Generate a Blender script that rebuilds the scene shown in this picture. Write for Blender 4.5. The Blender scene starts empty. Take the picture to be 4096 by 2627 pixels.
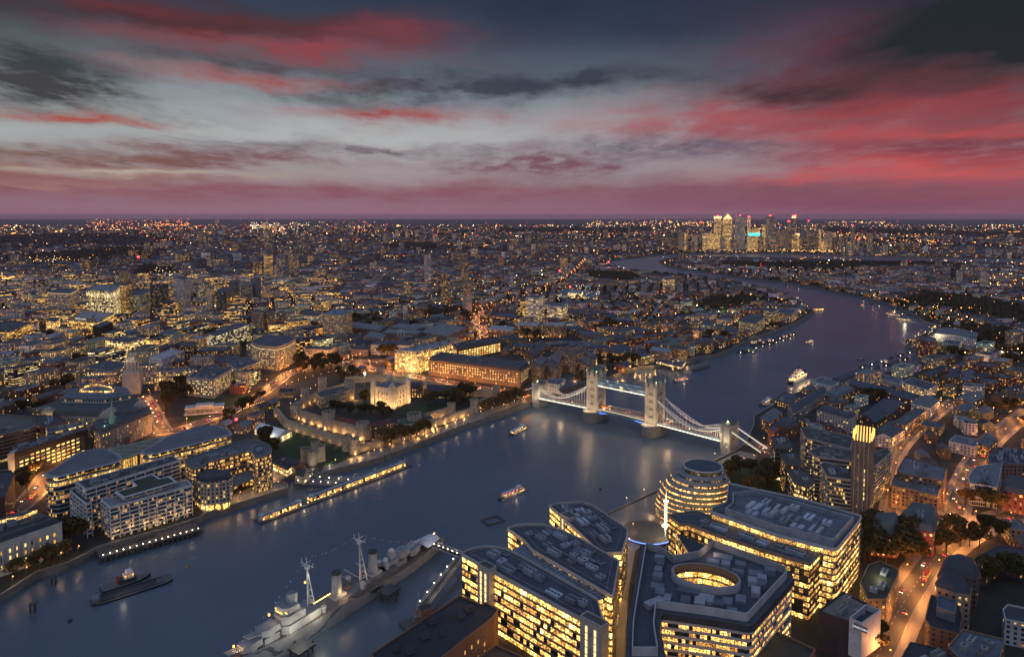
import bpy, bmesh, math, random
import numpy as np
from mathutils import Vector, geometry
from mathutils.noise import noise as pnoise
random.seed(7)
SC = bpy.context.scene
COL = SC.collection
rad = math.radians
# ------------------------------------------------------------ camera, sky, sun
PIT = rad(3.5); FPX = 2730.0; CH = 244.0
cam = bpy.data.cameras.new('camera'); camo = bpy.data.objects.new('camera', cam); COL.objects.link(camo)
camo.location = (0, 0, CH); camo.rotation_euler = (rad(90) - PIT, 0, 0)
cam.sensor_width = 36; cam.lens = 36 * FPX / 4096; cam.shift_y = -(1313.5 - 1032) / 4096
cam.clip_start = 1; cam.clip_end = 200000
SC.camera = camo
SC.view_settings.view_transform = 'Standard'; SC.view_settings.look = 'None'
SC.view_settings.exposure = 0.0; SC.view_settings.gamma = 1
SC.render.engine = 'CYCLES'
cy = SC.cycles
cy.use_denoising = True; cy.max_bounces = 5; cy.diffuse_bounces = 2; cy.glossy_bounces = 3; cy.transmission_bounces = 3
cy.transparent_max_bounces = 6; cy.volume_bounces = 0; cy.sample_clamp_indirect = 2.0; cy.caustics_reflective = False; cy.caustics_refractive = False
cy.use_light_tree = True
SC.render.threads_mode = 'AUTO'
class S:
 """a socket with arithmetic: small expression helper for node trees"""
 nt = None
 def __init__(s, sock): s.s = sock
 @staticmethod
 def m(op, *a, clamp=False):
  n = S.nt.nodes.new('ShaderNodeMath'); n.operation = op; n.use_clamp = clamp
  for i, v in enumerate(a):
   if isinstance(v, S): S.nt.links.new(v.s, n.inputs[i])
   else: n.inputs[i].default_value = v
  return S(n.outputs[0])
 def __add__(s, o): return S.m('ADD', s, o)
 __radd__ = __add__
 def __mul__(s, o): return S.m('MULTIPLY', s, o)
 __rmul__ = __mul__
 def __sub__(s, o): return S.m('SUBTRACT', s, o)
 def __rsub__(s, o): return S.m('SUBTRACT', o, s)
 def __truediv__(s, o): return S.m('DIVIDE', s, o)
 def gt(s, o): return S.m('GREATER_THAN', s, o)
 def lt(s, o): return S.m('LESS_THAN', s, o)
 def pw(s, o): return S.m('POWER', s, o)
 def clamp(s): return S.m('ADD', s, 0.0, clamp=True)
 def floor(s): return S.m('FLOOR', s)
 def fract(s): return S.m('FRACT', s)
def node(t, **k):
 n = S.nt.nodes.new(t)
 for a, b in k.items(): setattr(n, a, b)
 return n
def link(a, b): S.nt.links.new(a.s if isinstance(a, S) else a, b)
def xyz(x, y, z):
 n = node('ShaderNodeCombineXYZ')
 for i, v in enumerate((x, y, z)):
  if isinstance(v, S): link(v, n.inputs[i])
  else: n.inputs[i].default_value = v
 return n.outputs[0]
def mixc(f, a, b):
 n = node('ShaderNodeMix', data_type='RGBA')
 for i, v in ((0, f), (6, a), (7, b)):
  if isinstance(v, (int, float)): n.inputs[i].default_value = v
  elif isinstance(v, tuple): n.inputs[i].default_value = (*v, 1)[:4]
  else: link(v, n.inputs[i])
 return n.outputs[2]
def noise_(vec, scale, detail=3, rough=.55, dim='3D'):
 n = node('ShaderNodeTexNoise'); n.inputs['Scale'].default_value = scale; n.inputs['Detail'].default_value = detail
 n.inputs['Roughness'].default_value = rough
 if vec is not None: link(vec, n.inputs['Vector'])
 return S(n.outputs['Fac'])
def srgb(r, g, b):
 return tuple((c / 255 / 12.92 if c / 255 <= .04045 else ((c / 255 + .055) / 1.055) ** 2.4) for c in (r, g, b))
def U(x, y, z=0.0):
 """point at height z that the photograph shows at pixel x, y"""
 a = (x - 2048) / FPX; b = (y - 1032) / FPX
 dz = -math.sin(PIT) - b * math.cos(PIT); dy = math.cos(PIT) - b * math.sin(PIT); t = (z - CH) / dz
 return (a * t, dy * t)
def PX(X, Y, Z=0.0):
 d = Y * math.cos(PIT) - (Z - CH) * math.sin(PIT); u = -(Y * math.sin(PIT) + (Z - CH) * math.cos(PIT))
 return (2048 + FPX * X / d, 1032 + FPX * u / d)
def HT(bx, by, ty):
 X, Y = U(bx, by); lo, hi = 0, 243.9
 for _ in range(30):
  m = (lo + hi) / 2
  if PX(X, Y, m)[1] > ty: lo = m
  else: hi = m
 return m
def make_world():
 w = bpy.data.worlds.new('World'); SC.world = w; w.use_nodes = True
 nt = w.node_tree; nt.nodes.clear(); S.nt = nt
 g = node('ShaderNodeTexCoord').outputs['Generated']
 sep = node('ShaderNodeSeparateXYZ'); link(g, sep.inputs[0])
 dx, dy, dz = (S(o) for o in sep.outputs)
 az = S.m('ARCTAN2', dx, dy); el = S.m('ARCSINE', dz)
# cloud-layer coordinates: the direction met with a flat layer overhead
 k = S.m('MAXIMUM', dz, 0.0) + 0.09
 cvec = xyz(dx / k * 0.55, dy / k * 0.30, dz * 3.0)
 warp = node('ShaderNodeTexNoise'); warp.inputs['Scale'].default_value = 2.2; warp.inputs['Detail'].default_value = 5
 warp.inputs['Roughness'].default_value = .6
 link(cvec, warp.inputs['Vector'])
 ws = node('ShaderNodeSeparateColor'); link(warp.outputs['Color'], ws.inputs[0])
 wu = (S(ws.outputs[0]) - 0.5) * 0.34; wv = (S(ws.outputs[1]) - 0.5) * 0.10
 U_ = az + wu; V_ = el + wv * (el * 4.0 + 0.25)
 streak = noise_(xyz(az * 3.0 + wu * 3.0, el * 26.0 + wv * 40.0, 0.3), 1.0, 5, .62)
 fine = noise_(cvec, 6.0, 6, .62)
 streak = streak * .55 + noise_(xyz(az * 6.5 + wu * 5.0, el * 70.0 + wv * 90.0 + az * 1.5, 4.1), 1.0, 6, .66) * .45
# clear sky by height, stepped ramp; brightened above the view to light the city
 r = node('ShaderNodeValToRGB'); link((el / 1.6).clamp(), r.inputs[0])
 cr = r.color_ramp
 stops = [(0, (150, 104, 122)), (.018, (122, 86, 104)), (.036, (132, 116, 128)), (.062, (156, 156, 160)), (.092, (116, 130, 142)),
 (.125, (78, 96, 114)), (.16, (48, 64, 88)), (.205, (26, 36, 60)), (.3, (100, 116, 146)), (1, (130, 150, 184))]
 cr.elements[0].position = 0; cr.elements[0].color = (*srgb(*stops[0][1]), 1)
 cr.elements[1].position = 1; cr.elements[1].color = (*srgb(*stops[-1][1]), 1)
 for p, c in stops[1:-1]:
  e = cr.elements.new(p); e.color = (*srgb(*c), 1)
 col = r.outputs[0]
 def ang(x, y):
  a = math.atan((x - 2048) / FPX); return a, math.atan((865 - y) * math.cos(a) / FPX)
# x, y, half width, half height (photograph pixels), colour, amount, how much the streaks break it up
 blobs = [
 (2500, -80, 1500, 330, (22, 34, 60), 1.0, .15), (-100, 20, 800, 260, (24, 42, 56), .95, .15),
 (1150, 560, 1400, 210, (170, 172, 174), .85, .35), (300, 480, 800, 190, (150, 158, 160), .65, .3), (2500, 640, 620, 130, (148, 148, 156), .5, .7), (1500, 430, 700, 70, (120, 138, 150), .5, .6),
 (3250, 290, 420, 200, (112, 42, 64), .8, .5), (3550, 420, 620, 120, (150, 50, 66), .75, .5), (3750, 640, 800, 210, (152, 62, 76), .85, .5), (3250, 480, 900, 100, (150, 62, 78), .7, .8),
 (3650, 425, 640, 34, (178, 60, 72), .55, .8), (2950, 490, 560, 40, (160, 78, 88), .55, .9), (3180, 375, 420, 50, (60, 26, 46), .8, .6), (3950, 560, 460, 60, (96, 44, 66), .6, .9),
 (3500, 715, 520, 46, (208, 84, 82), .7, .9), (3100, 760, 620, 40, (100, 68, 90), .8, .6), (3800, 520, 600, 26, (200, 74, 80), .5, .9),
 (900, 100, 760, 90, (44, 28, 38), .85, .6), (1120, 205, 560, 40, (140, 56, 62), .6, .8), (450, 20, 600, 44, (96, 34, 44), .6, .7), (1050, 318, 420, 30, (172, 74, 72), .7, .9), (1500, 150, 300, 60, (110, 46, 58), .6, .8), (1000, 260, 420, 40, (58, 46, 54), .6, .8),
 (200, 350, 460, 100, (52, 52, 60), .9, .8), (300, 470, 360, 26, (158, 72, 66), .7, .9), (100, 240, 420, 60, (36, 48, 58), .7, .6),
 (1900, 350, 560, 76, (50, 54, 72), .85, .8), (2350, 330, 420, 46, (42, 48, 68), .8, .7), (1600, 470, 320, 34, (150, 66, 70), .6, .9), (1450, 380, 300, 44, (56, 54, 68), .7, .8),
 (2150, 665, 420, 46, (108, 72, 90), .85, .9), (900, 640, 560, 44, (112, 80, 94), .8, .9), (2700, 590, 420, 40, (84, 78, 102), .7, .8), (1500, 600, 500, 20, (104, 90, 104), .6, 1.0),
 (250, 700, 600, 60, (138, 96, 76), .7, .9), (330, 625, 500, 24, (108, 76, 68), .7, .9), (150, 745, 500, 18, (190, 160, 118), .8, .9), (600, 690, 500, 14, (182, 176, 160), .6, 1.0),
 (1300, 770, 2600, 52, (124, 78, 94), .8, .4), (3500, 820, 1500, 46, (108, 58, 80), .7, .3), (4150, 60, 1500, 330, (9, 14, 30), 1.35, .08),
 ]
 for (x, y, sx, sy, c, amt, br) in blobs:
  a0, e0 = ang(x, y); a1, _ = ang(x + sx, y); _, e1 = ang(x, y - sy)
  p = (U_ - a0) / abs(a1 - a0); q = (V_ - e0) / abs(e1 - e0)
  gss = S.m('EXPONENT', (p * p + q * q) * -0.9)
  tex = (streak * .75 + fine * .75 - .53) * 5.6 * br + (1 - br)
  col = mixc((gss * amt * tex).clamp(), col, srgb(*c))
# wisps over the middle band, where the light shows through broken cloud
 wis = ((streak - .52) * 4.0).clamp() * S.m('EXPONENT', ((el - .085) / .06).pw(2.0) * -1.0)
 col = mixc((wis * .55).clamp(), col, srgb(96, 84, 96))
# haze seen edge-on along the horizon
 hz = S.m('EXPONENT', S.m('MAXIMUM', el, 0.0) * -42.0)
 col = mixc((hz * .55).clamp(), col, srgb(142, 96, 114))
# the afterglow opposite the view, where the sun went down
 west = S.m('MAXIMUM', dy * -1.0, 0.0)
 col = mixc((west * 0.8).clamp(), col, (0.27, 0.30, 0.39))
# a dusk atmosphere under it all
 sk = node('ShaderNodeTexSky', sky_type='NISHITA', sun_disc=False)
 sk.sun_elevation = rad(1.0); sk.sun_rotation = rad(180); sk.air_density = 1.0
 b1 = node('ShaderNodeBackground'); link(sk.outputs[0], b1.inputs[0]); b1.inputs[1].default_value = 0.015
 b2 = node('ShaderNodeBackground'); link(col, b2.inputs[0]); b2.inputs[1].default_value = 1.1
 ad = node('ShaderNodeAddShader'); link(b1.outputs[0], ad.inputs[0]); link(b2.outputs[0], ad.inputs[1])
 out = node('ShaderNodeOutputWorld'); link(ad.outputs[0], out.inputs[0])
 w.cycles.sampling_method = 'MANUAL'; w.cycles.sample_map_resolution = 512
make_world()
sun = bpy.data.lights.new('sun', 'SUN'); sun.energy = 0.20; sun.angle = rad(25); sun.color = (.72, .80, 1.0)
suno = bpy.data.objects.new('sun', sun); COL.objects.link(suno); suno.rotation_euler = (rad(62), 0, rad(-28))
# ------------------------------------------------------------ materials
MATS = {}
def mat(name):
 m = bpy.data.materials.new(name); m.use_nodes = True; m.node_tree.nodes.clear(); S.nt = m.node_tree
 MATS[name] = m; return m
def bsdf(col=None, rough=.7, metal=0, emi=None, es=0, spec=.5, normal=None):
 b = node('ShaderNodeBsdfPrincipled'); o = node('ShaderNodeOutputMaterial'); link(b.outputs[0], o.inputs[0])
 def put(k, v):
  i = b.inputs[k]
  if isinstance(v, tuple): i.default_value = (*v, 1)[:4]
  elif isinstance(v, (int, float)): i.default_value = v
  elif v is not None: link(v, i)
 put('Base Color', col); put('Roughness', rough); put('Metallic', metal); put('Specular IOR Level', spec)
 if emi is not None: put('Emission Color', emi); put('Emission Strength', es)
 if normal is not None: put('Normal', normal)
 return b
def attr(n):
 a = node('ShaderNodeAttribute', attribute_name=n); return a
def sepc(sock):
 n = node('ShaderNodeSeparateColor'); link(sock, n.inputs[0]); return [S(o) for o in n.outputs[:3]]
def make_facade():
 m = mat('facade'); m.cycles.emission_sampling = 'NONE'
 uv = node('ShaderNodeUVMap', uv_map='uv').outputs[0]
 sp = node('ShaderNodeSeparateXYZ'); link(uv, sp.inputs[0]); u, v = S(sp.outputs[0]), S(sp.outputs[1])
 wa = attr('wall'); pa = attr('par'); st = attr('sty')
 cw, fh, lit = sepc(pa.outputs['Color']); seed = S(pa.outputs['Alpha'])
 mx, my, tint = sepc(st.outputs['Color']); bright = S(st.outputs['Alpha'])
 cu = u / cw; cv = v / fh; iu = cu.floor(); iv = cv.floor(); fu = cu.fract(); fv = cv.fract()
 win = fu.gt(mx) * (1 - fu).gt(mx) * fv.gt(my) * (1 - fv).gt(my * .45)
 n1 = node('ShaderNodeTexWhiteNoise', noise_dimensions='3D'); link(xyz(iu, iv, seed), n1.inputs['Vector'])
 n2 = node('ShaderNodeTexWhiteNoise', noise_dimensions='3D'); link(xyz(iv, seed, 3.3), n2.inputs['Vector'])
 r1 = S(n1.outputs['Value']); r2, r3, r4 = sepc(n1.outputs['Color']); rf = S(n2.outputs['Value'])
 litp = lit * (rf * 1.0 + .5) + iv.lt(.5) * .2 * lit.gt(.01)
 on = r1.lt(litp)
 inn = noise_(xyz(u * .75, v * 1.3, seed), 1.0, 2, .6)
 inn = (((inn - .44) * 7.0).clamp() * 1.5 + .16)
 dirt = noise_(xyz(u * .12, v * .05, seed), 1.0, 5, .7) * 1.3 + .35
 n5 = node('ShaderNodeTexWhiteNoise', noise_dimensions='3D'); link(xyz((cu / 3.0).floor(), iv, seed + 9.0), n5.inputs['Vector']); room = S(n5.outputs['Value'])
 ec = mixc((tint * .8 + r3 * .3 + room * .5 - .25).clamp(), (1.0, .36, .07), (1.0, .66, .17))
 ec = mixc(((tint + r4 * .5 - .85) * 2.0).clamp(), ec, (1.0, .86, .50))
 es = win * on * bright * (r2 * r2 * 1.6 + .36) * inn * (room * 1.1 + .4)
 wc = node('ShaderNodeMix', data_type='RGBA', blend_type='MULTIPLY'); wc.inputs[0].default_value = 1
 link(wa.outputs['Color'], wc.inputs[6]); link(xyz(dirt, dirt, dirt), wc.inputs[7])
 bc = mixc(win, wc.outputs[2], mixc(r4, (.012, .018, .026), (.05, .065, .08)))
 bsdf(bc, (1 - win) * .62 + .16, emi=ec, es=es)
make_facade()
def make_surface():
 m = mat('surface')
 wa = attr('wall'); g = node('ShaderNodeNewGeometry').outputs['Position']
 n = noise_(g, .10, 6, .72) * 1.5 + noise_(g, 1.1, 3) * .5 - .02
 wc = node('ShaderNodeMix', data_type='RGBA', blend_type='MULTIPLY'); wc.inputs[0].default_value = 1
 link(wa.outputs['Color'], wc.inputs[6]); link(xyz(n, n, n), wc.inputs[7])
 bsdf(wc.outputs[2], .62)
make_surface()
def simple(name, col, rough=.6, metal=0, var=.0, scale=1.0, spec=.5):
 m = mat(name)
 if var:
  g = node('ShaderNodeNewGeometry').outputs['Position']
  n = noise_(g, scale, 4, .6)
  c = mixc(n, tuple(x * (1 - var) for x in col), tuple(min(1, x * (1 + var)) for x in col))
 else: c = col
 bsdf(c, rough, metal, spec=spec); return m
def glow(name, col, st, sample=False):
 m = mat(name); e = node('ShaderNodeEmission'); e.inputs[0].default_value = (*col, 1); e.inputs[1].default_value = st
 o = node('ShaderNodeOutputMaterial'); link(e.outputs[0], o.inputs[0])
 m.cycles.emission_sampling = 'AUTO' if sample else 'NONE'; return m
simple('stone', (.36, .32, .26), .8, var=.35, scale=.35); simple('pale_stone', (.46, .42, .35), .8, var=.3, scale=.25)
simple('white_paint', (.72, .74, .74), .5); simple('grey_paint', (.30, .33, .35), .5, var=.2, scale=.1); simple('dark_metal', (.035, .04, .05), .45)
simple('blue_paint', (.16, .36, .48), .5); simple('slate', (.075, .09, .105), .6, var=.3, scale=.4); simple('copper', (.20, .42, .33), .6, var=.2, scale=.8)
simple('gold', (.9, .6, .2), .3, .9); simple('timber', (.10, .085, .07), .8, var=.4, scale=.5); simple('ship_light', (.36, .40, .44), .55, var=.12, scale=.15)
simple('ship_dark', (.09, .11, .135), .55, var=.15, scale=.15); simple('ship_deck', (.17, .12, .10), .8, var=.3, scale=.6); simple('canvas', (.62, .63, .68), .8)
simple('red_paint', (.35, .03, .03), .5); simple('car_white', (.7, .7, .7), .3); simple('car_dark', (.03, .03, .04), .3); simple('car_red', (.35, .02, .02), .3)
simple('bark', (.06, .045, .03), .9); simple('rubber', (.02, .02, .02), .9); simple('glass_dark', (.02, .03, .04), .08)
glow('lamp_sodium', (1, .34, .05), 9); glow('lamp_warm', (1, .58, .18), 11); glow('lamp_white', (1, .84, .55), 12); glow('lamp_red', (1, .03, .04), 14)
glow('lamp_blue', (.12, .25, 1), 4); glow('lamp_green', (.2, 1, .35), 6); glow('strip_white', (1, .84, .55), 2.6); glow('strip_dim', (1, .72, .32), 1.5)
glow('pane_bright', (1, .68, .20), 1.7); glow('pane_warm', (1, .45, .10), 1.0); glow('pane_dim', (.9, .6, .3), .35); glow('lamp_purple', (.7, .1, 1), 5)
glow('gold_glow', (1, .50, .12), 2.2); glow('pane_cyan', (.1, .8, .8), 1.6); glow('sign_white', (.9, .9, .9), .9)
def make_leaf(name, a, b, sc=.25):
 m = mat(name); g = node('ShaderNodeNewGeometry').outputs['Position']
 oi = node('ShaderNodeObjectInfo').outputs['Random']
 n = noise_(g, sc, 3, .6)
 c = mixc(((n - .5) * 3 + .5).clamp(), a, b)
 c = mixc(S(oi) * .4, c, (.12, .06, .02))
 bsdf(c, .9, spec=.1)
make_leaf('leaf_dark', (.032, .045, .018), (.10, .095, .035)); make_leaf('leaf_autumn', (.08, .07, .022), (.22, .14, .045))
make_leaf('leaf_far', (.018, .024, .016), (.045, .05, .03), .02)
def make_ground():
 m = mat('ground'); g = node('ShaderNodeNewGeometry').outputs['Position']
 n = noise_(g, .004, 6, .6); n2 = noise_(g, .05, 4, .6)
 c = mixc(((n - .45) * 6).clamp(), (.020, .024, .017), (.034, .033, .032)); c = mixc((n2 - .35).clamp(), c, (.055, .05, .045))
 bsdf(c, .85)
 m = mat('lawn'); n = noise_(node('ShaderNodeNewGeometry').outputs['Position'], .3, 4)
 bsdf(mixc(n, (.014, .032, .009), (.028, .055, .014)), .9)
 m = mat('asphalt'); g = node('ShaderNodeNewGeometry').outputs['Position']; n = noise_(g, .25, 5, .7)
 bsdf(mixc(n, (.035, .034, .034), (.085, .08, .076)), .6)
 m = mat('paving'); g = node('ShaderNodeNewGeometry').outputs['Position']; n = noise_(g, .12, 5, .7)
 bsdf(mixc(n, (.13, .12, .11), (.28, .25, .21)), .5)
 m = mat('water'); g = node('ShaderNodeNewGeometry').outputs['Position']
 mp = node('ShaderNodeMapping'); link(g, mp.inputs[0]); mp.inputs['Scale'].default_value = (1, .55, 1); mp.inputs['Rotation'].default_value = (0, 0, .5)
 n = noise_(mp.outputs[0], .09, 7, .62); big = noise_(g, .006, 4, .55)
 bp = node('ShaderNodeBump'); bp.inputs['Strength'].default_value = .22; bp.inputs['Distance'].default_value = 1.6; link(n, bp.inputs['Height'])
 c = mixc(((big - .4) * 4).clamp(), (.068, .100, .140), (.090, .126, .168))
 bsdf(c, big * .10 + .27, normal=bp.outputs[0], spec=.5)
make_ground()
M = MATS
# ------------------------------------------------------------ mesh helpers
NOWIN = ((4, 4, 0, 0), (.6, .6, 0, 0))
class MB:
 """collects faces with their wall colour and window pattern, then links them as ONE mesh object"""
 def __init__(s): s.v = []; s.f = []; s.c = []; s.p = []; s.s = []; s.u = []
 def face(s, pts, col=(.3, .3, .3), par=None, sty=None, uv=None):
  b = len(s.v); s.v += pts; s.f.append(tuple(range(b, b + len(pts)))); s.c.append((*col, 1))
  s.p.append(par or NOWIN[0]); s.s.append(sty or NOWIN[1]); s.u += uv or [(0, 0)] * len(pts)
 def ring(s, poly, z0, z1, col, par=None, sty=None, inv=False, ztop=None, polyt=None):
  n = len(poly); L = 0.0; pt = polyt or poly
  for i in range(n):
   a, b = poly[i], poly[(i + 1) % n]; at, bt = pt[i], pt[(i + 1) % n]; d = math.hypot(b[0] - a[0], b[1] - a[1])
   q = [(a[0], a[1], z0), (b[0], b[1], z0), (bt[0], bt[1], z1), (at[0], at[1], z1)]
   uv = [(L, z0), (L + d, z0), (L + d, z1), (L, z1)]
   if inv: q.reverse(); uv.reverse()
   s.face(q, col, par, sty, uv); L += d
   if par: L = math.ceil(L / par[0]) * par[0]
 def cap(s, poly, z, col, down=False):
  q = [(p[0], p[1], z) for p in poly]
  s.face(q[::-1] if down else q, col)
 def annulus(s, po, pi, z, col, down=False):
  n = len(po)
  for i in range(n):
   j = (i + 1) % n
   q = [(*po[i], z), (*po[j], z), (*pi[j], z), (*pi[i], z)]
   s.face(q[::-1] if down else q, col)
 def prism(s, poly, z0, z1, col, par=None, sty=None, top=True, bot=False):
  s.ring(poly, z0, z1, col, par, sty)
  if top: s.cap(poly, z1, col)
  if bot: s.cap(poly, z0, col, True)
 def box(s, x, y, z0, sx, sy, h, rot=0, col=(.3, .3, .3), par=None, sty=None, bot=False):
  s.prism(rect(x, y, sx, sy, rot), z0, z0 + h, col, par, sty, bot=bot)
 def bar(s, a, b, w, col=(.3, .3, .3), h=None):
  a = Vector(a); b = Vector(b); d = b - a
  if d.length < 1e-6: return
  d.normalize(); up = Vector((0, 0, 1)) if abs(d.z) < .9 else Vector((1, 0, 0))
  x = d.cross(up).normalized() * w / 2; y = x.cross(d).normalized() * (h or w) / 2
  A = [tuple(a + x + y), tuple(a - x + y), tuple(a - x - y), tuple(a + x - y)]; B = [tuple(b + x + y), tuple(b - x + y), tuple(b - x - y), tuple(b + x - y)]
  for i in range(4):
   j = (i + 1) % 4; s.face([A[i], B[i], B[j], A[j]][::-1], col)
  s.face(A[::-1], col); s.face(B, col)
 def cyl(s, x, y, z0, z1, r0, r1=None, n=12, col=(.3, .3, .3), par=None, sty=None, top=True, ph=0):
  r1 = r0 if r1 is None else r1
  p0 = [(x + r0 * math.cos(ph + 2 * math.pi * i / n), y + r0 * math.sin(ph + 2 * math.pi * i / n)) for i in range(n)]
  p1 = [(x + r1 * math.cos(ph + 2 * math.pi * i / n), y + r1 * math.sin(ph + 2 * math.pi * i / n)) for i in range(n)]
  s.ring(p0, z0, z1, col, par, sty, polyt=p1)
  if top and r1 > .01: s.cap(p1, z1, col)
 def dome(s, x, y, z, r, h, n=10, k=4, col=(.3, .3, .3)):
  for i in range(k):
   a0 = math.pi / 2 * i / k; a1 = math.pi / 2 * (i + 1) / k
   s.cyl(x, y, z + h * math.sin(a0), z + h * math.sin(a1), r * math.cos(a0), max(.001, r * math.cos(a1)), n, col, top=False)
 def mesh(s, name, mats, origin=(0, 0, 0)):
  me = bpy.data.meshes.new(name)
  o = origin
  me.from_pydata([(p[0] - o[0], p[1] - o[1], p[2] - o[2]) for p in s.v], [], s.f)
  if any(mm.name in ('facade', 'surface') for mm in mats):
   for nm, d in (('wall', s.c), ('par', s.p), ('sty', s.s)):
    a = me.attributes.new(nm, 'FLOAT_COLOR', 'FACE'); a.data.foreach_set('color', np.array(d, dtype='f').ravel())
   if mats[0].name == 'facade':
    l = me.uv_layers.new(name='uv'); l.data.foreach_set('uv', np.array(s.u, dtype='f').ravel())
  for m in mats: me.materials.append(m)
  return me
 def build(s, name, m, parent=None, origin=None):
  if not s.f: return None
  po = tuple(parent['o3']) if parent is not None and 'o3' in parent else (0, 0, 0)
  og = origin or po
  me = s.mesh(name, [m if not isinstance(m, str) else M[m]], og)
  o = bpy.data.objects.new(name, me); COL.objects.link(o)
  if parent is not None: o.parent = parent; o.location = tuple(og[i] - po[i] for i in range(3)); o['o3'] = list(og)
  else: o.location = og; o['o3'] = list(og)
  return o
def rect(x, y, sx, sy, rot=0):
 c, s_ = math.cos(rot), math.sin(rot)
 return [(x + a * c - b * s_, y + a * s_ + b * c) for a, b in ((-sx / 2, -sy / 2), (sx / 2, -sy / 2), (sx / 2, sy / 2), (-sx / 2, sy / 2))]
def area(p): return sum(p[i][0] * p[(i + 1) % len(p)][1] - p[(i + 1) % len(p)][0] * p[i][1] for i in range(len(p))) / 2
def ccw(p): p = [tuple(q[:2]) for q in p]; return p if area(p) > 0 else p[::-1]
def inset(p, d):
 n = len(p); out = []
 for i in range(n):
  a, b, c = p[i - 1], p[i], p[(i + 1) % n]
  e1 = Vector((b[0] - a[0], b[1] - a[1])).normalized(); e2 = Vector((c[0] - b[0], c[1] - b[1])).normalized()
  n1 = Vector((-e1.y, e1.x)); n2 = Vector((-e2.y, e2.x)); k = 1 + n1.dot(n2)
  o = (n1 + n2) / max(k, .3) * d
  out.append((b[0] + o.x, b[1] + o.y))
 return out
def cen(p): return (sum(q[0] for q in p) / len(p), sum(q[1] for q in p) / len(p))
def inside(p, x, y):
 r = False; n = len(p); j = n - 1
 for i in range(n):
  if (p[i][1] > y) != (p[j][1] > y) and x < (p[j][0] - p[i][0]) * (y - p[i][1]) / (p[j][1] - p[i][1]) + p[i][0]: r = not r
  j = i
 return r
def thing(name, label, cat, loc, group=None):
 o = bpy.data.objects.new(name, None); COL.objects.link(o); o.location = loc; o['o3'] = [float(v) for v in loc]
 tag(o, label, cat, group); return o
USED = {}
def tag(o, label, cat, group=None):
 o['label'] = label; o['category'] = cat
 if group: o['group'] = group
 USED.setdefault(label, []).append(o)
def struct(o, kind='structure'): o['kind'] = kind; return o
def lamp(x, y, z, e, col=(1, .55, .2), r=.6, parent=None):
 l = bpy.data.lights.new('light', 'POINT'); l.energy = e; l.color = col; l.shadow_soft_size = r
 o = bpy.data.objects.new('light', l); COL.objects.link(o); o.location = (x, y, z); return o
def spot(x, y, z, tx, ty, tz, e, col=(1, .66, .3), ang=100, r=.5):
 l = bpy.data.lights.new('flood_light', 'SPOT'); l.energy = e; l.color = col; l.spot_size = rad(ang); l.spot_blend = .6; l.shadow_soft_size = r
 o = bpy.data.objects.new('flood_light', l); COL.objects.link(o); o.location = (x, y, z)
 o.rotation_euler = Vector((tx - x, ty - y, tz - z)).to_track_quat('-Z', 'Y').to_euler(); return o
# ------------------------------------------------------------ land, river, roads
RIV = [U(*p) for p in [(-500, 2600), (-100, 2420), (0, 2380), (148, 2285), (273, 2249), (343, 2214), (374, 2195), (400, 2184), (662, 2113), (799, 2068), (817, 2053), (1148, 1952), (1144, 1936), (1113, 1929), (1140, 1905), (1160, 1894),
(1261, 1894), (1285, 1890), (1499, 1835), (1532, 1824), (1517, 1812), (1544, 1820), (1579, 1807), (1692, 1764), (1751, 1740), (1868, 1694), (1985, 1659), (2062, 1631), (2122, 1606), (2250, 1585),
(2400, 1520), (2455, 1500), (2490, 1486), (2557, 1465), (2615, 1463), (2650, 1452), (2751, 1436), (2802, 1424), (2850, 1420), (2925, 1397), (2942, 1380), (3016, 1351), (3187, 1289), (3215, 1272), (3255, 1243), (3232, 1220),
(3130, 1169), (3040, 1143), (2959, 1127), (2846, 1112), (2732, 1103), (2578, 1090), (2504, 1079), (2458, 1064), (2413, 1050), (2475, 1036), (2561, 1027), (2635, 1019), (2732, 1016), (2959, 1013), (3187, 1015), (3357, 1020),
(3527, 1026), (4040, 1034), (4500, 1040), (4500, 1058), (4096, 1052), (3527, 1042), (3130, 1031), (2846, 1026), (2732, 1027), (2651, 1036), (2637, 1045), (2663, 1062), (2732, 1076), (2846, 1090), (2959, 1107), (3050, 1121), (3152, 1130),
(3243, 1147), (3357, 1169), (3471, 1192), (3556, 1218), (3641, 1249), (3698, 1283), (3772, 1306), (3664, 1345), (3624, 1385), (3675, 1394), (3690, 1440), (3618, 1478), (3471, 1500), (3330, 1535), (3247, 1545), (3190, 1572), (3060, 1640),
(3018, 1665), (3018, 1700), (2985, 1770), (2952, 1797), (2862, 1842), (2740, 1905), (2617, 1969), (2500, 2025), (2435, 2053)]]
RIV += [U(2250, 2150), U(2050, 2275), U(1840, 2420)]
RIV += [(U(1838, 2382, 22)[0] - 10, U(1838, 2382, 22)[1] + 6), (U(1493, 2614, 22)[0] - 12, U(1493, 2614, 22)[1] + 2), (-60, 200), (-420, 200)]
def in_river(x, y, m=0): return inside(RIV, x, y)
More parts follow.
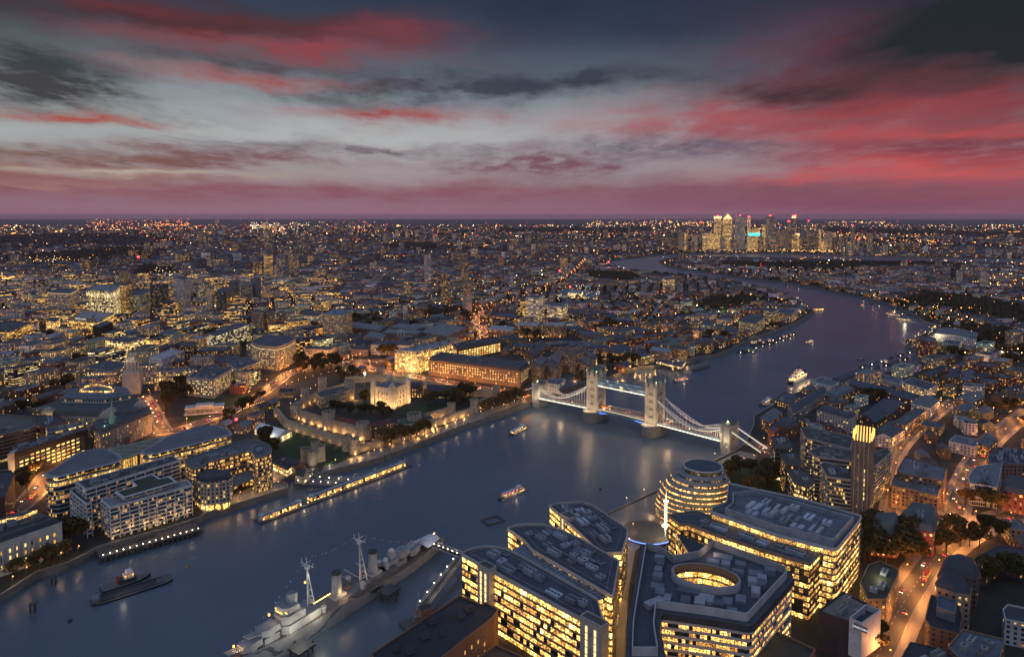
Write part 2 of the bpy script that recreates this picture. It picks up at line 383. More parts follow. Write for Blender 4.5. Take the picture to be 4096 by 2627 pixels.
def make_land():
 R = [Vector(p) for p in RIV]; n = len(R)
 out = [Vector(p) for p in ((-60000, -3000), (60000, -3000), (60000, 60000), (-60000, 60000))]
 vs = out + R; ed = [(0, 1), (1, 2), (2, 3), (3, 0)] + [(4 + i, 4 + (i + 1) % n) for i in range(n)]
 r = geometry.delaunay_2d_cdt(vs, ed, [], 1, 1e-4)
 mb = MB()
 for f in r[2]:
  c = sum((r[0][i] for i in f), Vector((0, 0))) / len(f)
  if inside(RIV, c.x, c.y): continue
  q = [(r[0][i].x, r[0][i].y, 0) for i in f]
  if area([a[:2] for a in q]) < 0: q.reverse()
  mb.face(q)
 struct(mb.build('ground', 'ground'))
 w = MB(); w.face([(-9000, -500, -5), (12000, -500, -5), (12000, 14000, -5), (-9000, 14000, -5)]); struct(w.build('water', 'water'))
# embankment: a real wall with a coping and parapet
 e = MB(); P = ccw(RIV); Pi = inset(P, 1.2)
 e.ring(Pi, -7, 1.0, (.20, .18, .15), inv=True); e.annulus(P, Pi, 1.0, (.26, .25, .22)); e.ring(P, -.2, 1.0, (.22, .2, .17))
 struct(e.build('embankment_wall', 'surface'))
make_land()
def strip(pts, w, z, m, name, zs=None):
 mb = MB(); n = len(pts); L = []; Rr = []
 for i in range(n):
  a = pts[max(0, i - 1)]; b = pts[min(n - 1, i + 1)]; t = Vector((b[0] - a[0], b[1] - a[1])).normalized(); ww = w[i] if isinstance(w, list) else w
  L.append((pts[i][0] - t.y * ww / 2, pts[i][1] + t.x * ww / 2)); Rr.append((pts[i][0] + t.y * ww / 2, pts[i][1] - t.x * ww / 2))
 for i in range(n - 1):
  za, zb = (zs[i], zs[i + 1]) if zs else (z, z)
  mb.face([(*Rr[i], za), (*Rr[i + 1], zb), (*L[i + 1], zb), (*L[i], za)])
 o = mb.build(name, m); struct(o); return o, L, Rr
def smooth(pts, k=4):
 out = []
 for i in range(len(pts) - 1):
  p0 = pts[max(0, i - 1)]; p1 = pts[i]; p2 = pts[i + 1]; p3 = pts[min(len(pts) - 1, i + 2)]
  for j in range(k):
   t = j / k
   out.append(tuple(.5 * (2 * p1[a] + (p2[a] - p0[a]) * t + (2 * p0[a] - 5 * p1[a] + 4 * p2[a] - p3[a]) * t * t + (3 * p1[a] - p0[a] - 3 * p2[a] + p3[a]) * t ** 3) for a in range(2)))
 return out + [tuple(pts[-1][:2])]
ROADS = []   # (points, width, lane lamps)
def road(pp, w, pav=4, lamps=0, le=900, side=1, gap=32):
 pts = smooth([U(*p) for p in pp]); k = len(ROADS)
 strip(pts, w + 2 * pav, .02 + .012 * k, 'paving', 'pavement'); o, L, R_ = strip(pts, w, .13 + .004 * k, 'asphalt', 'road')
 mb = MB(); mk = MB()
 for (E, sg) in ((L, 1), (R_, -1)):     # kerbs
  for i in range(len(E) - 1): mb.bar((*E[i], .12), (*E[i + 1], .12), .3, (.25, .24, .22), .2)
 d = 0
 for i in range(len(pts) - 1):
  a, b = Vector(pts[i]), Vector(pts[i + 1]); l = (b - a).length; t = (b - a) / max(l, .01); q = 0
  while q < l:
   if int((d + q) / 4) % 2 == 0:
    c = a + t * q; e = a + t * min(l, q + 3.0); nrm = Vector((-t.y, t.x)) * .12
    mk.face([(c.x - nrm.x, c.y - nrm.y, .15 + .004 * k), (c.x + nrm.x, c.y + nrm.y, .15 + .004 * k), (e.x + nrm.x, e.y + nrm.y, .15 + .004 * k), (e.x - nrm.x, e.y - nrm.y, .15 + .004 * k)][::-1], (.6, .6, .58))
   q += 4
  d += l
 struct(mb.build('kerb', 'surface')); struct(mk.build('road_markings', 'surface'))
 ROADS.append((pts, w, pav, lamps, le, gap)); return pts
R_THAMES = road([(-260, 2200), (-60, 2095), (60, 2040), (120, 1990), (165, 1940), (205, 1885), (290, 1830), (400, 1780), (560, 1738), (700, 1722), (800, 1690), (900, 1645), (985, 1610), (1050, 1570), (1105, 1530), (1150, 1495)], 15, 3, 1, 6500)
R_HILL = road([(1150, 1495), (1230, 1468), (1330, 1452), (1400, 1452), (1500, 1478), (1600, 1495), (1760, 1522), (1900, 1548), (2030, 1572), (2110, 1588)], 15, 4, 1, 4600, gap=26)
R_BYWARD = road([(660, 1722), (640, 1690), (622, 1655), (602, 1620), (575, 1585)], 11, 3, 1, 2600)
R_SMITH = road([(1400, 1445), (1560, 1440), (1720, 1432), (1800, 1400), (1880, 1385), (1935, 1345), (1925, 1310), (1905, 1285), (1912, 1262), (1945, 1240)], 13, 4, 1, 3200)
R_HIGHWAY = road([(1945, 1240), (2060, 1215), (2150, 1180), (2220, 1150), (2290, 1110), (2340, 1060)], 14, 4, 1, 1200, gap=60)
R_TBR = road([(2990, 1768), (3080, 1800), (3180, 1850), (3330, 1890), (3560, 1960), (3740, 2010), (3820, 2065)], 12, 3, 1, 1200)
R_TOOLEY = road([(3440, 2760), (3520, 2600), (3590, 2450), (3660, 2340), (3740, 2230), (3830, 2150), (3920, 2105), (4020, 2070), (4200, 2010)], 14, 7, 1, 4300, gap=22)
R_QUEEN = road([(3830, 2150), (3815, 2080), (3830, 2000), (3860, 1930), (3900, 1850), (3990, 1740), (4120, 1640)], 13, 5, 1, 1900, gap=28)
R_ALLEY = road([(3530, 2110), (3560, 2050), (3575, 1960), (3560, 1900), (3600, 1790), (3700, 1690), (3820, 1600)], 8, 5, 1, 1300, gap=26)
R_SCOOP = road([(2440, 2627), (2450, 2400), (2480, 2240), (2500, 2150)], 7, 6, 0)
def flat(name, pp, z, m):
 mb = MB(); mb.cap(ccw([U(*p) for p in pp]), z, (.3, .3, .3)); return struct(mb.build(name, m))
flat('pavement', [(2440, 2056), (2620, 1975), (2870, 1848), (2960, 1802), (3030, 1820), (2990, 1880), (2880, 1960), (2700, 2080), (2560, 2190), (2500, 2230), (2470, 2150)], .24, 'paving')
flat('pavement', [(1000, 1990), (1145, 1955), (1140, 1934), (1110, 1930), (1160, 1892), (1240, 1885), (1200, 1840), (1130, 1830), (1080, 1890), (1060, 1940)], .06, 'paving')
flat('pavement', [(820, 2050), (1000, 1998), (1085, 1935), (1060, 1925), (900, 1990), (800, 2035)], .065, 'paving')
flat('wharf_pavement', [(1285, 1886), (1500, 1832), (1700, 1758), (1900, 1682), (2110, 1606), (2095, 1592), (1900, 1655), (1690, 1735), (1500, 1800), (1300, 1862)], .07, 'paving')
flat('lawn', [(1060, 1700), (1140, 1690), (1260, 1745), (1380, 1800), (1440, 1815), (1330, 1862), (1230, 1850), (1130, 1820), (1090, 1760)], .08, 'lawn')
flat('lawn', [(1600, 1640), (1680, 1606), (1790, 1625), (1700, 1660), (1640, 1670)], .09, 'lawn')
flat('lawn', [(720, 1650), (830, 1590), (980, 1570), (1000, 1600), (890, 1650), (760, 1690)], .085, 'lawn')
flat('lawn', [(2900, 1890), (2990, 1830), (3110, 1880), (3150, 1990), (3050, 2030), (2900, 2010)], .25, 'lawn')
flat('lawn', [(2900, 1375), (2985, 1345), (2960, 1335), (2905, 1355)], .1, 'lawn')
sp = flat('sports_pitch', [(2778, 1250), (2880, 1262), (2965, 1250), (2950, 1240), (2800, 1236)], .11, 'lawn')
flat('path', [(2120, 1410), (2260, 1375), (2330, 1362), (2440, 1370), (2400, 1390), (2240, 1400)], .12, 'paving')
# ------------------------------------------------------------ building builder
CAT = {}
FOOT = []          # footprints of everything placed by hand, so that the filler keeps clear
BR = (.17, .095, .06); YB = (.26, .20, .14); RB = (.20, .06, .04); CO = (.30, .29, .27); WH = (.62, .62, .62); DG = (.035, .04, .05); GR = (.17, .18, .19); CR = (.42, .37, .29); TA = (.30, .22, .15)
RG = (.058, .072, .10); RD = (.038, .046, .062); RL = (.25, .29, .35); RBL = (.13, .19, .24); RGN = (.05, .07, .035)
def sty(k, seed=None, lit=None, br=None):
 """window pattern of a kind of facade: bay, storey, share lit, seed / margin, spandrel, tint, brightness"""
 d = {'office': (3.0, 3.7, .72, .10, .26, .45, 1.5), 'glass': (1.6, 3.8, .45, .07, .16, .55, 1.1), 'dim': (1.6, 3.6, .16, .08, .2, .5, .8), 'flat': (3.4, 3.0, .30, .26, .30, .2, 1.2),
 'punch': (3.6, 3.4, .45, .30, .32, .3, 1.5), 'house': (3.8, 3.0, .34, .33, .34, .15, 1.3), 'band': (6.0, 3.6, .8, .03, .36, .45, 1.6), 'bright': (2.4, 3.7, .93, .08, .2, .5, 2.2),
 'hall': (2.0, 3.6, .12, .25, .35, .3, .8), 'tower': (3.2, 2.9, .34, .22, .32, .3, 1.6), 'blank': (4, 4, 0, .6, .6, 0, 0)}[k]
 return (d[0], d[1], d[2] if lit is None else lit, random.random() * 50 if seed is None else seed), (d[3], d[4], d[5], d[6] if br is None else br)
def plant(root, poly, z, n, big=1.0, col=(.22, .24, .26), name='rooftop_unit'):
 xs = [p[0] for p in poly]; ys = [p[1] for p in poly]; k = 0; t = 0
 jj = max(range(len(poly)), key=lambda i: math.dist(poly[i], poly[i - 1])); rot = math.atan2(poly[jj][1] - poly[jj - 1][1], poly[jj][0] - poly[jj - 1][0]); ins = inset(poly, 2.5); done = []
 while k < n and t < n * 30:
  t += 1; x = random.uniform(min(xs), max(xs)); y = random.uniform(min(ys), max(ys))
  sx = random.uniform(3, 9) * big; sy = random.uniform(2.5, 5) * big; h = random.uniform(1.2, 3.2)
  if not all(inside(ins, *q) for q in rect(x, y, sx, sy, rot)): continue
  if any(abs(x - a) + abs(y - b) < (sx + c) * .75 for a, b, c in done): continue
  done.append((x, y, sx)); mb = MB(); s = random.uniform(.6, 1.5); c = tuple(v * s for v in col)
  mb.box(x, y, z, sx, sy, h, rot, c)
  if random.random() < .6:      # fan grilles on top
   m = max(1, int(sx / 2.2))
   for i in range(m):
    o = (i + .5) / m * sx - sx / 2; mb.cyl(x + o * math.cos(rot), y + o * math.sin(rot), z + h, z + h + .25, .75, n=7, col=(.04, .045, .05))
  else: mb.box(x, y, z + h, sx * .9, sy * .3, .4, rot, (.08, .09, .1))
  mb.build(name, 'surface', root); k += 1
 if n >= 8:      # ducts, a walkway and a guard rail
  dt = MB(); t2 = Vector((math.cos(rot), math.sin(rot)))
  for (a, b, c) in done[::2]:
   L_ = random.uniform(6, 20); q = Vector((a, b)) + Vector((-t2.y, t2.x)) * random.uniform(3, 5)
   e_ = q + t2 * L_
   if inside(ins, *q) and inside(ins, *e_): dt.bar((*q, z + .9), (*e_, z + .9), .7, (.20, .23, .27), .6); f_ = e_ + Vector((-t2.y, t2.x)) * 4; dt.bar((*e_, z + .9), (*f_, z + .9), .7, (.2, .23, .27), .6)
  dt.build('duct', 'surface', root); rl = MB(); i3 = inset(poly, 1.2)
  for i in range(len(i3)): rl.bar((*i3[i], z + 1.2), (*i3[(i + 1) % len(i3)], z + 1.2), .16, (.3, .33, .36))
  rl.build('guard_rail', 'surface', root)
def facing(a, b):
 mx, my = (a[0] + b[0]) / 2, (a[1] + b[1]) / 2; nx, ny = b[1] - a[1], -(b[0] - a[0])
 return nx * -mx + ny * -my > 0
WINM = {}
def winmesh(w, h, kind):
 k = (round(w, 1), round(h, 1), kind)
 if k in WINM: return WINM[k]
 v = []; f = []; mi = []
 def q(p, m): b = len(v); v.extend(p); f.append(tuple(range(b, b + len(p)))); mi.append(m)
 fw = .14; d = .12
 o = [(-w / 2, -h / 2), (w / 2, -h / 2), (w / 2, h / 2), (-w / 2, h / 2)]; i = [(-w / 2 + fw, -h / 2 + fw), (w / 2 - fw, -h / 2 + fw), (w / 2 - fw, h / 2 - fw), (-w / 2 + fw, h / 2 - fw)]
 for a in range(4):
  b = (a + 1) % 4
  q([(o[a][0], -d, o[a][1]), (o[b][0], -d, o[b][1]), (i[b][0], -d, i[b][1]), (i[a][0], -d, i[a][1])], 0)
  q([(o[a][0], 0, o[a][1]), (o[b][0], 0, o[b][1]), (o[b][0], -d, o[b][1]), (o[a][0], -d, o[a][1])], 0)
  q([(i[a][0], -d, i[a][1]), (i[b][0], -d, i[b][1]), (i[b][0], -.02, i[b][1]), (i[a][0], -.02, i[a][1])], 0)
 q([(i[0][0], -.02, i[0][1]), (i[1][0], -.02, i[1][1]), (i[2][0], -.02, i[2][1]), (i[3][0], -.02, i[3][1])], 1)
 q([(-.05, -.06, i[0][1]), (.05, -.06, i[0][1]), (.05, -.06, i[2][1]), (-.05, -.06, i[2][1])], 0)
 me = bpy.data.meshes.new('window'); me.from_pydata(v, [], f); me.polygons.foreach_set('material_index', mi)
 me.materials.append(M['grey_paint']); me.materials.append(M[kind]); me.update(); WINM[k] = me; return me
def windows(root, spots, w, h, lit=.5, kinds=('pane_bright', 'pane_warm'), cap=100):
 """spots: x, y, z, rotation. The nearest become parts of their own, any past the cap one part together"""
 spots = sorted(spots, key=lambda p: p[0] ** 2 + p[1] ** 2); o3 = root['o3']; rest = {}
 for n, (x, y, z, r) in enumerate(spots):
  kd = (kinds[0] if random.random() < .65 else kinds[1]) if random.random() < lit else ('glass_dark' if random.random() < .7 else 'pane_dim')
  me = winmesh(w, h, kd)
  if n < cap:
   o = bpy.data.objects.new('window', me); COL.objects.link(o); o.parent = root
   o.location = (x - o3[0], y - o3[1], z - o3[2]); o.rotation_euler = (0, 0, r)
  else: rest.setdefault(me, []).append((x, y, z, r))
 if rest:
  v = []; f = []; mi = []; mats = [M['grey_paint']]
  for me, L in rest.items():
   mats.append(me.materials[1]); k = len(mats) - 1
   vs = [q.co for q in me.vertices]; fs = [(tuple(p.vertices), p.material_index) for p in me.polygons]
   for (x, y, z, r) in L:
    b = len(v); c, s = math.cos(r), math.sin(r)
    v += [(x - o3[0] + q.x * c - q.y * s, y - o3[1] + q.x * s + q.y * c, z - o3[2] + q.z) for q in vs]
    for g, m_ in fs: f.append(tuple(b + i for i in g)); mi.append(k if m_ else 0)
  me = bpy.data.meshes.new('window'); me.from_pydata(v, [], f); me.polygons.foreach_set('material_index', mi)
  for m_ in mats: me.materials.append(m_)
  o = bpy.data.objects.new('window', me); COL.objects.link(o); o.parent = root; o['kind'] = 'stuff'
def winspots(poly, z0, z1, bay, fh, edge=1.5, off=.0, sel=None):
 out = []; n = len(poly)
 for i in range(n):
  a, b = poly[i], poly[(i + 1) % n]
  if not facing(a, b): continue
  if sel and not sel(a, b): continue
  L = math.hypot(b[0] - a[0], b[1] - a[1]); m = int((L - 2 * edge) / bay)
  if m < 1: continue
  t = ((b[0] - a[0]) / L, (b[1] - a[1]) / L); r = math.atan2(t[1], t[0]); st = (L - m * bay) / 2
  k = 0
  while z0 + (k + 1) * fh <= z1 + .01:
   for j in range(m):
    s = st + (j + .5) * bay; x = a[0] + t[0] * s + t[1] * off; y = a[1] + t[1] * s - t[0] * off
    px, py = PX(x, y, z0)
    if -60 < px < 4160 and py < 2900: out.append((x, y, z0 + (k + .5) * fh, r))
   k += 1
 return out
def building(name, label, cat, poly, h, wall=BR, roof=RG, st='punch', z0=0, lit=None, br=None, mode='tex', rooftype='flat', rise=5, units=0, group=None, fh=None, pier=6, win=None, base=None, seed=None, par=1.0, foot=True, unit_col=(.22, .24, .26), ov=0, crownlight=None, ubig=1.0):
 """poly: outline in metres. mode tex: pattern in the wall's material; band: real storeys of glazing; win: every window a part"""
 poly = ccw(poly); c = cen(poly); root = thing(name, label, cat, (c[0], c[1], 0), group)
 if foot: FOOT.append(inset(poly, -5))
 p_, s_ = sty(st, seed, lit, br); s_ = (s_[0], s_[1], s_[2] + random.uniform(-.25, .5), s_[3] * random.uniform(.7, 1.2))
 if fh: p_ = (p_[0], fh, p_[2], p_[3])
 w = MB()
 if mode == 'tex':
  w.ring(poly, z0, h, wall, p_, s_)
 elif mode == 'win':
  w.ring(poly, z0, h, wall); bay, wfh, ww, wh, zs = win
  windows(root, winspots(poly, zs, h - .8, bay, wfh), ww, wh, lit if lit is not None else .5)
  n = len(poly)
  for k in range(int((h - zs) / wfh) + 1):      # string courses
   if k % 2 == 0: w.ring(inset(poly, -.18), zs + k * wfh - .25, zs + k * wfh, tuple(v * 1.2 for v in wall)); w.annulus(inset(poly, -.18), poly, zs + k * wfh, wall)
 else:                                             # real storeys
  fh_ = p_[1]; core = inset(poly, .55); nk = max(1, int(round((h - z0) / fh_))); fh_ = (h - z0) / nk
  for k in range(nk):
   a = z0 + k * fh_; g = MB(); g.ring(core, a, a + fh_, (.06, .07, .08), (p_[0], fh_, p_[2], p_[3]), (s_[0], .02, s_[2], s_[3])); g.build('window_band', 'facade', root)
   t = fh_ * (.17 if mode == 'band' else .26)
   w.ring(poly, a + fh_ - t, a + fh_ + t * .3, wall); w.annulus(poly, core, a + fh_ + t * .3, wall); w.annulus(poly, core, a + fh_ - t, wall, True)
  n = len(poly)
  if pier:
   for i in range(n):
    a, b = poly[i], poly[(i + 1) % n]; L = math.hypot(b[0] - a[0], b[1] - a[1]); m = max(1, int(round(L / pier)))
    for j in range(m):
     s = j / m; w.box(a[0] + (b[0] - a[0]) * s, a[1] + (b[1] - a[1]) * s, z0, .55, .55, h - z0, math.atan2(b[1] - a[1], b[0] - a[0]), wall)
 rf = MB(); dk = tuple(v * .8 for v in wall)
 if rooftype == 'flat':
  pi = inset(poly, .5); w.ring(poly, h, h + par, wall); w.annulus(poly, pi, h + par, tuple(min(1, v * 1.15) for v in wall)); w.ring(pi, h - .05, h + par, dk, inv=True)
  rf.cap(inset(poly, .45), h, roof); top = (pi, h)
 elif rooftype == 'eave':      # oversailing thin slab
  po = inset(poly, -ov); rf.ring(po, h, h + .7, RL); rf.cap(po, h + .7, roof); rf.cap(po, h, RL, True); rf.ring(inset(po, 1.6), h + .7, h + 1.0, RL); rf.cap(inset(po, 1.9), h + 1.0, roof); top = (inset(po, 3), h + 1.0)
 elif rooftype == 'gable':
  q = poly if len(poly) == 4 else rect(*c, 10, 10)
  if math.dist(q[0], q[1]) < math.dist(q[1], q[2]): q = q[1:] + q[:1]
  a, b, c2, d = q; r0 = ((a[0] + d[0]) / 2, (a[1] + d[1]) / 2, h + rise); r1 = ((b[0] + c2[0]) / 2, (b[1] + c2[1]) / 2, h + rise)
  rf.face([(*a, h), (*b, h), r1, r0], roof); rf.face([(*c2, h), (*d, h), r0, r1], roof)
  w.face([(*d, h), (*a, h), r0], wall); w.face([(*b, h), (*c2, h), r1], wall); top = None
 else:                          # hipped or mansard
  dd = {'hip': 6, 'mansard': 2.2}.get(rooftype, 4); ds = min(math.dist(poly[i], poly[i - 1]) for i in range(len(poly)))
  dd = min(dd, ds * .42); pt = inset(poly, dd); rf.ring(poly, h, h + rise, roof, polyt=pt); rf.cap(pt, h + rise, roof)
  w.ring(inset(poly, -.3), h - .5, h + .05, wall); w.annulus(inset(poly, -.3), poly, h + .05, wall); top = (pt, h + rise)
 if crownlight:
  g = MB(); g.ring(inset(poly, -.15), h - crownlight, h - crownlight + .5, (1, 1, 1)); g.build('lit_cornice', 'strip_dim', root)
 w.build('wall', 'facade', root); rf.build('roof', 'surface', root)
 if units and top: plant(root, top[0], top[1], units, ubig, unit_col)
 return root
def quad(L, F, R, h):
 L, F, R = U(*L, h), U(*F, h), U(*R, h); return [L, F, R, (L[0] + R[0] - F[0], L[1] + R[1] - F[1])]
def block(name, label, cat, L, F, R, yb, **k):
 """roof corners far left, near and far right as the photograph shows them; yb: where the near corner meets the ground"""
 lo, hi = 2.0, 235.0
 for _ in range(30):
  m = (lo + hi) / 2; X, Y = U(*F, m)
  if PX(X, Y, 0)[1] < yb: lo = m
  else: hi = m
 return building(name, label, cat, quad(L, F, R, lo), lo, **k)
# ------------------------------------------------------------ near north bank, west of the fortress
def UU(pp, h): return [U(x, y, h) for x, y in pp]
building('customs_house', 'white classical riverside building with tall lit windows, columns and a dark roof', 'building',
UU([(247, 2084), (134, 2047), (-230, 2141), (-130, 2212)], 24), 23.5, wall=(.56, .55, .52), roof=(.03, .035, .045), mode='win', win=(4.6, 5.0, 1.7, 2.9, 3.5), rooftype='mansard', rise=2.5, units=10, lit=.62)
def customs_extra():
 poly = UU([(150, 2062), (60, 2082), (-10, 2108), (90, 2090)], 24); c = cen(poly); o = [q for q in bpy.data.objects if q.name == 'customs_house'][0]
 m = MB(); m.ring(ccw(poly), 25, 29, (.5, .5, .48), *sty('bright', lit=.8)); m.build('lantern_court', 'facade', o)
 r = MB(); r.cap(ccw(poly), 29, RG); r.build('court_roof', 'surface', o)
 a, b = U(247, 2084, 24), U(-130, 2212, 24)
 for k in range(14):
  t = .22 + k * .055; x, y = a[0] + (b[0] - a[0]) * t, a[1] + (b[1] - a[1]) * t
  if PX(x, y, 10)[0] < -40: break
  d = Vector((b[0] - a[0], b[1] - a[1])).normalized(); n = Vector((d.y, -d.x))
  if n.dot(Vector((x, y))) > 0: n = -n
  s = MB(); s.cyl(x + n.x * .9, y + n.y * .9, 6, 19.5, .6, .5, 8, (.6, .58, .55)); s.build('column', 'surface', o)
customs_extra()
building('brick_block', 'dark red brick block between the white classical house and the sweeping road', 'building', UU([(-160, 1925), (-30, 1890), (44, 1884), (58, 1900), (20, 1990), (-120, 2020)], 24), 24, wall=(.10, .04, .035), roof=RD, st='punch', lit=.12, units=4)
# black glazed office with a white stair tower
q = UU([(57, 1813), (351, 1717), (342, 1700), (40, 1788)], 26)
building('black_office', 'black glazed office slab with rows of square yellow windows and a pale stair end', 'office block', q, 25.5, wall=(.015, .017, .018), roof=RG, mode='win', win=(5.2, 3.6, 3.6, 1.9, 3.5), lit=.72, kinds=None, units=12) if False else None
bo = building('black_office', 'black glazed office slab with rows of square yellow windows and a pale stair end', 'office block', q, 25.5, wall=(.015, .017, .018), roof=RG, mode='win', win=(5.2, 3.6, 3.5, 1.9, 3.5), lit=.78, units=12)
m = MB(); e0, e1 = U(30, 1822, 26), U(57, 1813, 26); m.prism(ccw([e0, e1, (e1[0] - 4, e1[1] + 10), (e0[0] - 4, e0[1] + 10)]), 0, 27, (.36, .36, .34)); m.build('stair_tower', 'surface', bo)
building('stepped_brick_office', 'brown brick offices stepping up in terraces behind the black glazed slab', 'office block', UU([(-130, 1778), (150, 1708), (150, 1672), (-160, 1640), (-300, 1720)], 27), 27, wall=(.26, .16, .10), roof=(.10, .09, .09), st='band', lit=.18, units=9)
building('red_brick_block', 'red brick block with a dark flat roof behind the black glazed slab', 'building', UU([(170, 1712), (265, 1690), (240, 1665), (120, 1660), (150, 1695)], 28), 28, wall=(.2, .07, .045), roof=RD, st='punch', lit=.25, units=3)
building('low_roof_office', 'low grey office with round fans on its roof beside the black glazed slab', 'office block', UU([(182, 1712), (330, 1690), (335, 1700), (190, 1735)], 28), 28, wall=(.4, .38, .33), roof=RG, st='bright', lit=.6, units=4)
# the two glass blocks under blade-shaped roofs
def glassblock(label, pts, h, kb):
 P = ccw(UU(pts, h)); body = inset(P, 5.5); low = inset(P, 1.5)
 root = thing('glass_office_building', label, 'office block', (*cen(P), 0)); FOOT.append(inset(P, -3))
 w = MB(); n = 8; fh = (h - 4.2) / n; p_, s_ = sty('glass')
 for k in range(n):
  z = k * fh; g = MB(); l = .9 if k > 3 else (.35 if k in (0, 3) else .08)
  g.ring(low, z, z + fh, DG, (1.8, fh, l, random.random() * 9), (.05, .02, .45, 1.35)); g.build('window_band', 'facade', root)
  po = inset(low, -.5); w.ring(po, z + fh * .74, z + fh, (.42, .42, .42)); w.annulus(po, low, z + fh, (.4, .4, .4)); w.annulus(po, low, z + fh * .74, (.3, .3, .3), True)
 g = MB(); g.ring(body, h - 4.2, h, DG, (2.4, 4.2, .85, 3), (.07, .02, .6, 1.5)); g.build('window_band', 'facade', root)
 w.cap(low, h - 4.1, (.16, .15, .15)); w.build('wall', 'facade', root)
 rf = MB(); rf.ring(P, h, h + .5, (.5, .52, .56)); rf.cap(P, h + .5, (.24, .26, .30)); rf.cap(P, h, (.4, .4, .4), True); i2 = inset(P, 2.6); rf.ring(i2, h + .5, h + .95, (.4, .42, .46)); rf.cap(i2, h + .95, (.115, .125, .15)); rf.build('roof', 'surface', root)
 return root, P
T1 = [(175, 1903), (182, 1893), (195, 1887), (242, 1856), (304, 1813), (350, 1800), (397, 1794), (433, 1797), (479, 1821), (488, 1836), (471, 1850), (419, 1864), (320, 1887), (234, 1910), (195, 1911)]
T2 = [(561, 1813), (570, 1803), (608, 1782), (662, 1751), (720, 1728), (778, 1708), (820, 1701), (844, 1701), (879, 1705), (918, 1719), (930, 1734), (925, 1741), (903, 1747), (856, 1757), (778, 1779), (701, 1797), (623, 1816), (577, 1820)]
glassblock('curved glass office under a blade shaped grey roof, its rounded end beside the sweeping road', T1, 33, 4)
glassblock('long curved glass office under a blade shaped grey roof, beside the white marquee', T2, 33, 4)
def atrium():
 P = UU([(433, 1797), (662, 1745), (600, 1790), (561, 1813), (490, 1836), (479, 1821)], 31); c = cen(P)
 root = thing('glass_atrium', 'greenish glass canopy lit from within joining the two blade roofed offices', 'atrium', (*c, 0)); P = ccw(P)
 g = MB(); g.cap(P, 31, (.14, .16, .10)); g.build('glass_roof', 'surface', root)
 w = MB(); w.ring(inset(P, .5), 0, 30.8, (.1, .1, .08), (2.2, 30, .95, 2), (.1, .02, .4, .9)); w.build('window_band', 'facade', root)
 f = MB()
 for k in range(9):
  t = k / 8; a = Vector(P[0]).lerp(Vector(P[-1]), t);
  xs = [p for p in P]; y0 = c[1] - 45 + 90 * t
  hit = []
  for i in range(len(P)):
   p, r = P[i], P[(i + 1) % len(P)]
   if (p[1] - y0) * (r[1] - y0) < 0: s = (y0 - p[1]) / (r[1] - p[1]); hit.append((p[0] + (r[0] - p[0]) * s, y0, 31.2))
  if len(hit) > 1: f.bar(hit[0], hit[1], .5, (.4, .42, .38))
 for i in range(len(P)): f.bar((*P[i], 31.2), (*P[(i + 1) % len(P)], 31.2), .7, (.42, .45, .42))
 f.build('frame', 'surface', root)
 for k in range(4): p = UU([(500 + 30 * k, 1850 - 8 * k)], 8)[0]; lamp(p[0], p[1], 9, 900, (1, .85, .5), 1)
atrium()
# white framed apartments by the timber jetty
wf = (.58, .58, .60)
building('white_framed_apartments', 'tall white framed apartment slab with solar panels, behind the green roofed one', 'apartment block', UU([(304, 1930), (690, 1825), (721, 1842), (343, 1960)], 33), 33, wall=wf, roof=RD, st='dim', mode='grid', lit=.16, fh=3.3, pier=7.5, units=14, br=1.5)
building('white_framed_apartments', 'low end block of white framed apartments with a planted roof terrace', 'apartment block', UU([(279, 1965), (306, 1948), (360, 1990), (366, 2010), (345, 2018)], 26), 26, wall=wf, roof=(.04, .055, .03), st='dim', mode='grid', lit=.12, fh=3.2, pier=7)
sq = building('white_framed_apartments', 'white framed riverside apartments with a green roofed penthouse, above the timber jetty', 'apartment block', UU([(403, 2000), (440, 2033), (768, 1943), (752, 1922)], 24.5), 24.5, wall=wf, roof=(.2, .21, .23), st='dim', mode='grid', lit=.22, fh=3.05, pier=7, br=1.6)
m = MB(); pp = ccw(UU([(458, 1969), (493, 1992), (709, 1928), (678, 1907), (640, 1915), (616, 1899), (522, 1926), (540, 1945)], 28.2)); m.ring(inset(pp, 2.2), 24.6, 28, wf, *sty('dim', lit=.3)); m.build('penthouse', 'facade', sq)
m = MB(); m.ring(pp, 28, 28.7, wf); m.cap(pp, 28.7, wf); m.cap(pp, 28, wf, True); m.build('roof', 'surface', sq)
m = MB(); m.cap(inset(pp, 1.6), 28.78, (.035, .05, .025)); m.build('green_roof', 'surface', sq)
# curved stone and glass apartments
tq = building('curved_apartments', 'curved stone and dark glass apartments with glowing rooms beside the lit quay', 'apartment block', UU([(737, 1843), (760, 1828), (850, 1800), (981, 1761), (1040, 1765), (1075, 1779), (1088, 1796), (1086, 1812), (1070, 1822), (1022, 1834), (1016, 1822), (1008, 1808), (990, 1806), (900, 1832), (829, 1850), (817, 1868), (774, 1876), (745, 1862)], 31), 31, wall=(.22, .20, .18), roof=(.09, .10, .115), st='glass', mode='grid', lit=.42, fh=3.4, pier=0, units=9, br=2.0)
m = MB(); pp = ccw(UU([(774, 1909), (790, 1895), (856, 1886), (918, 1893), (930, 1907), (920, 1920), (887, 1928), (825, 1934), (790, 1928)], 24)); m.ring(pp, 5.5, 25, (.42, .37, .30), (3.2, 3.3, .3, 4), (.25, .25, .5, 2.0)); m.ring(inset(pp, 2), 0, 5.5, (.5, .45, .3), (5, 5.5, .95, 4), (.12, .05, .5, 2.6)); m.build('wall', 'facade', tq)
m = MB(); m.cap(pp, 25, RD); m.ring(inset(pp, 2.5), 25, 28, RG); m.cap(inset(pp, 2.5), 28, RD); m.build('roof', 'surface', tq)
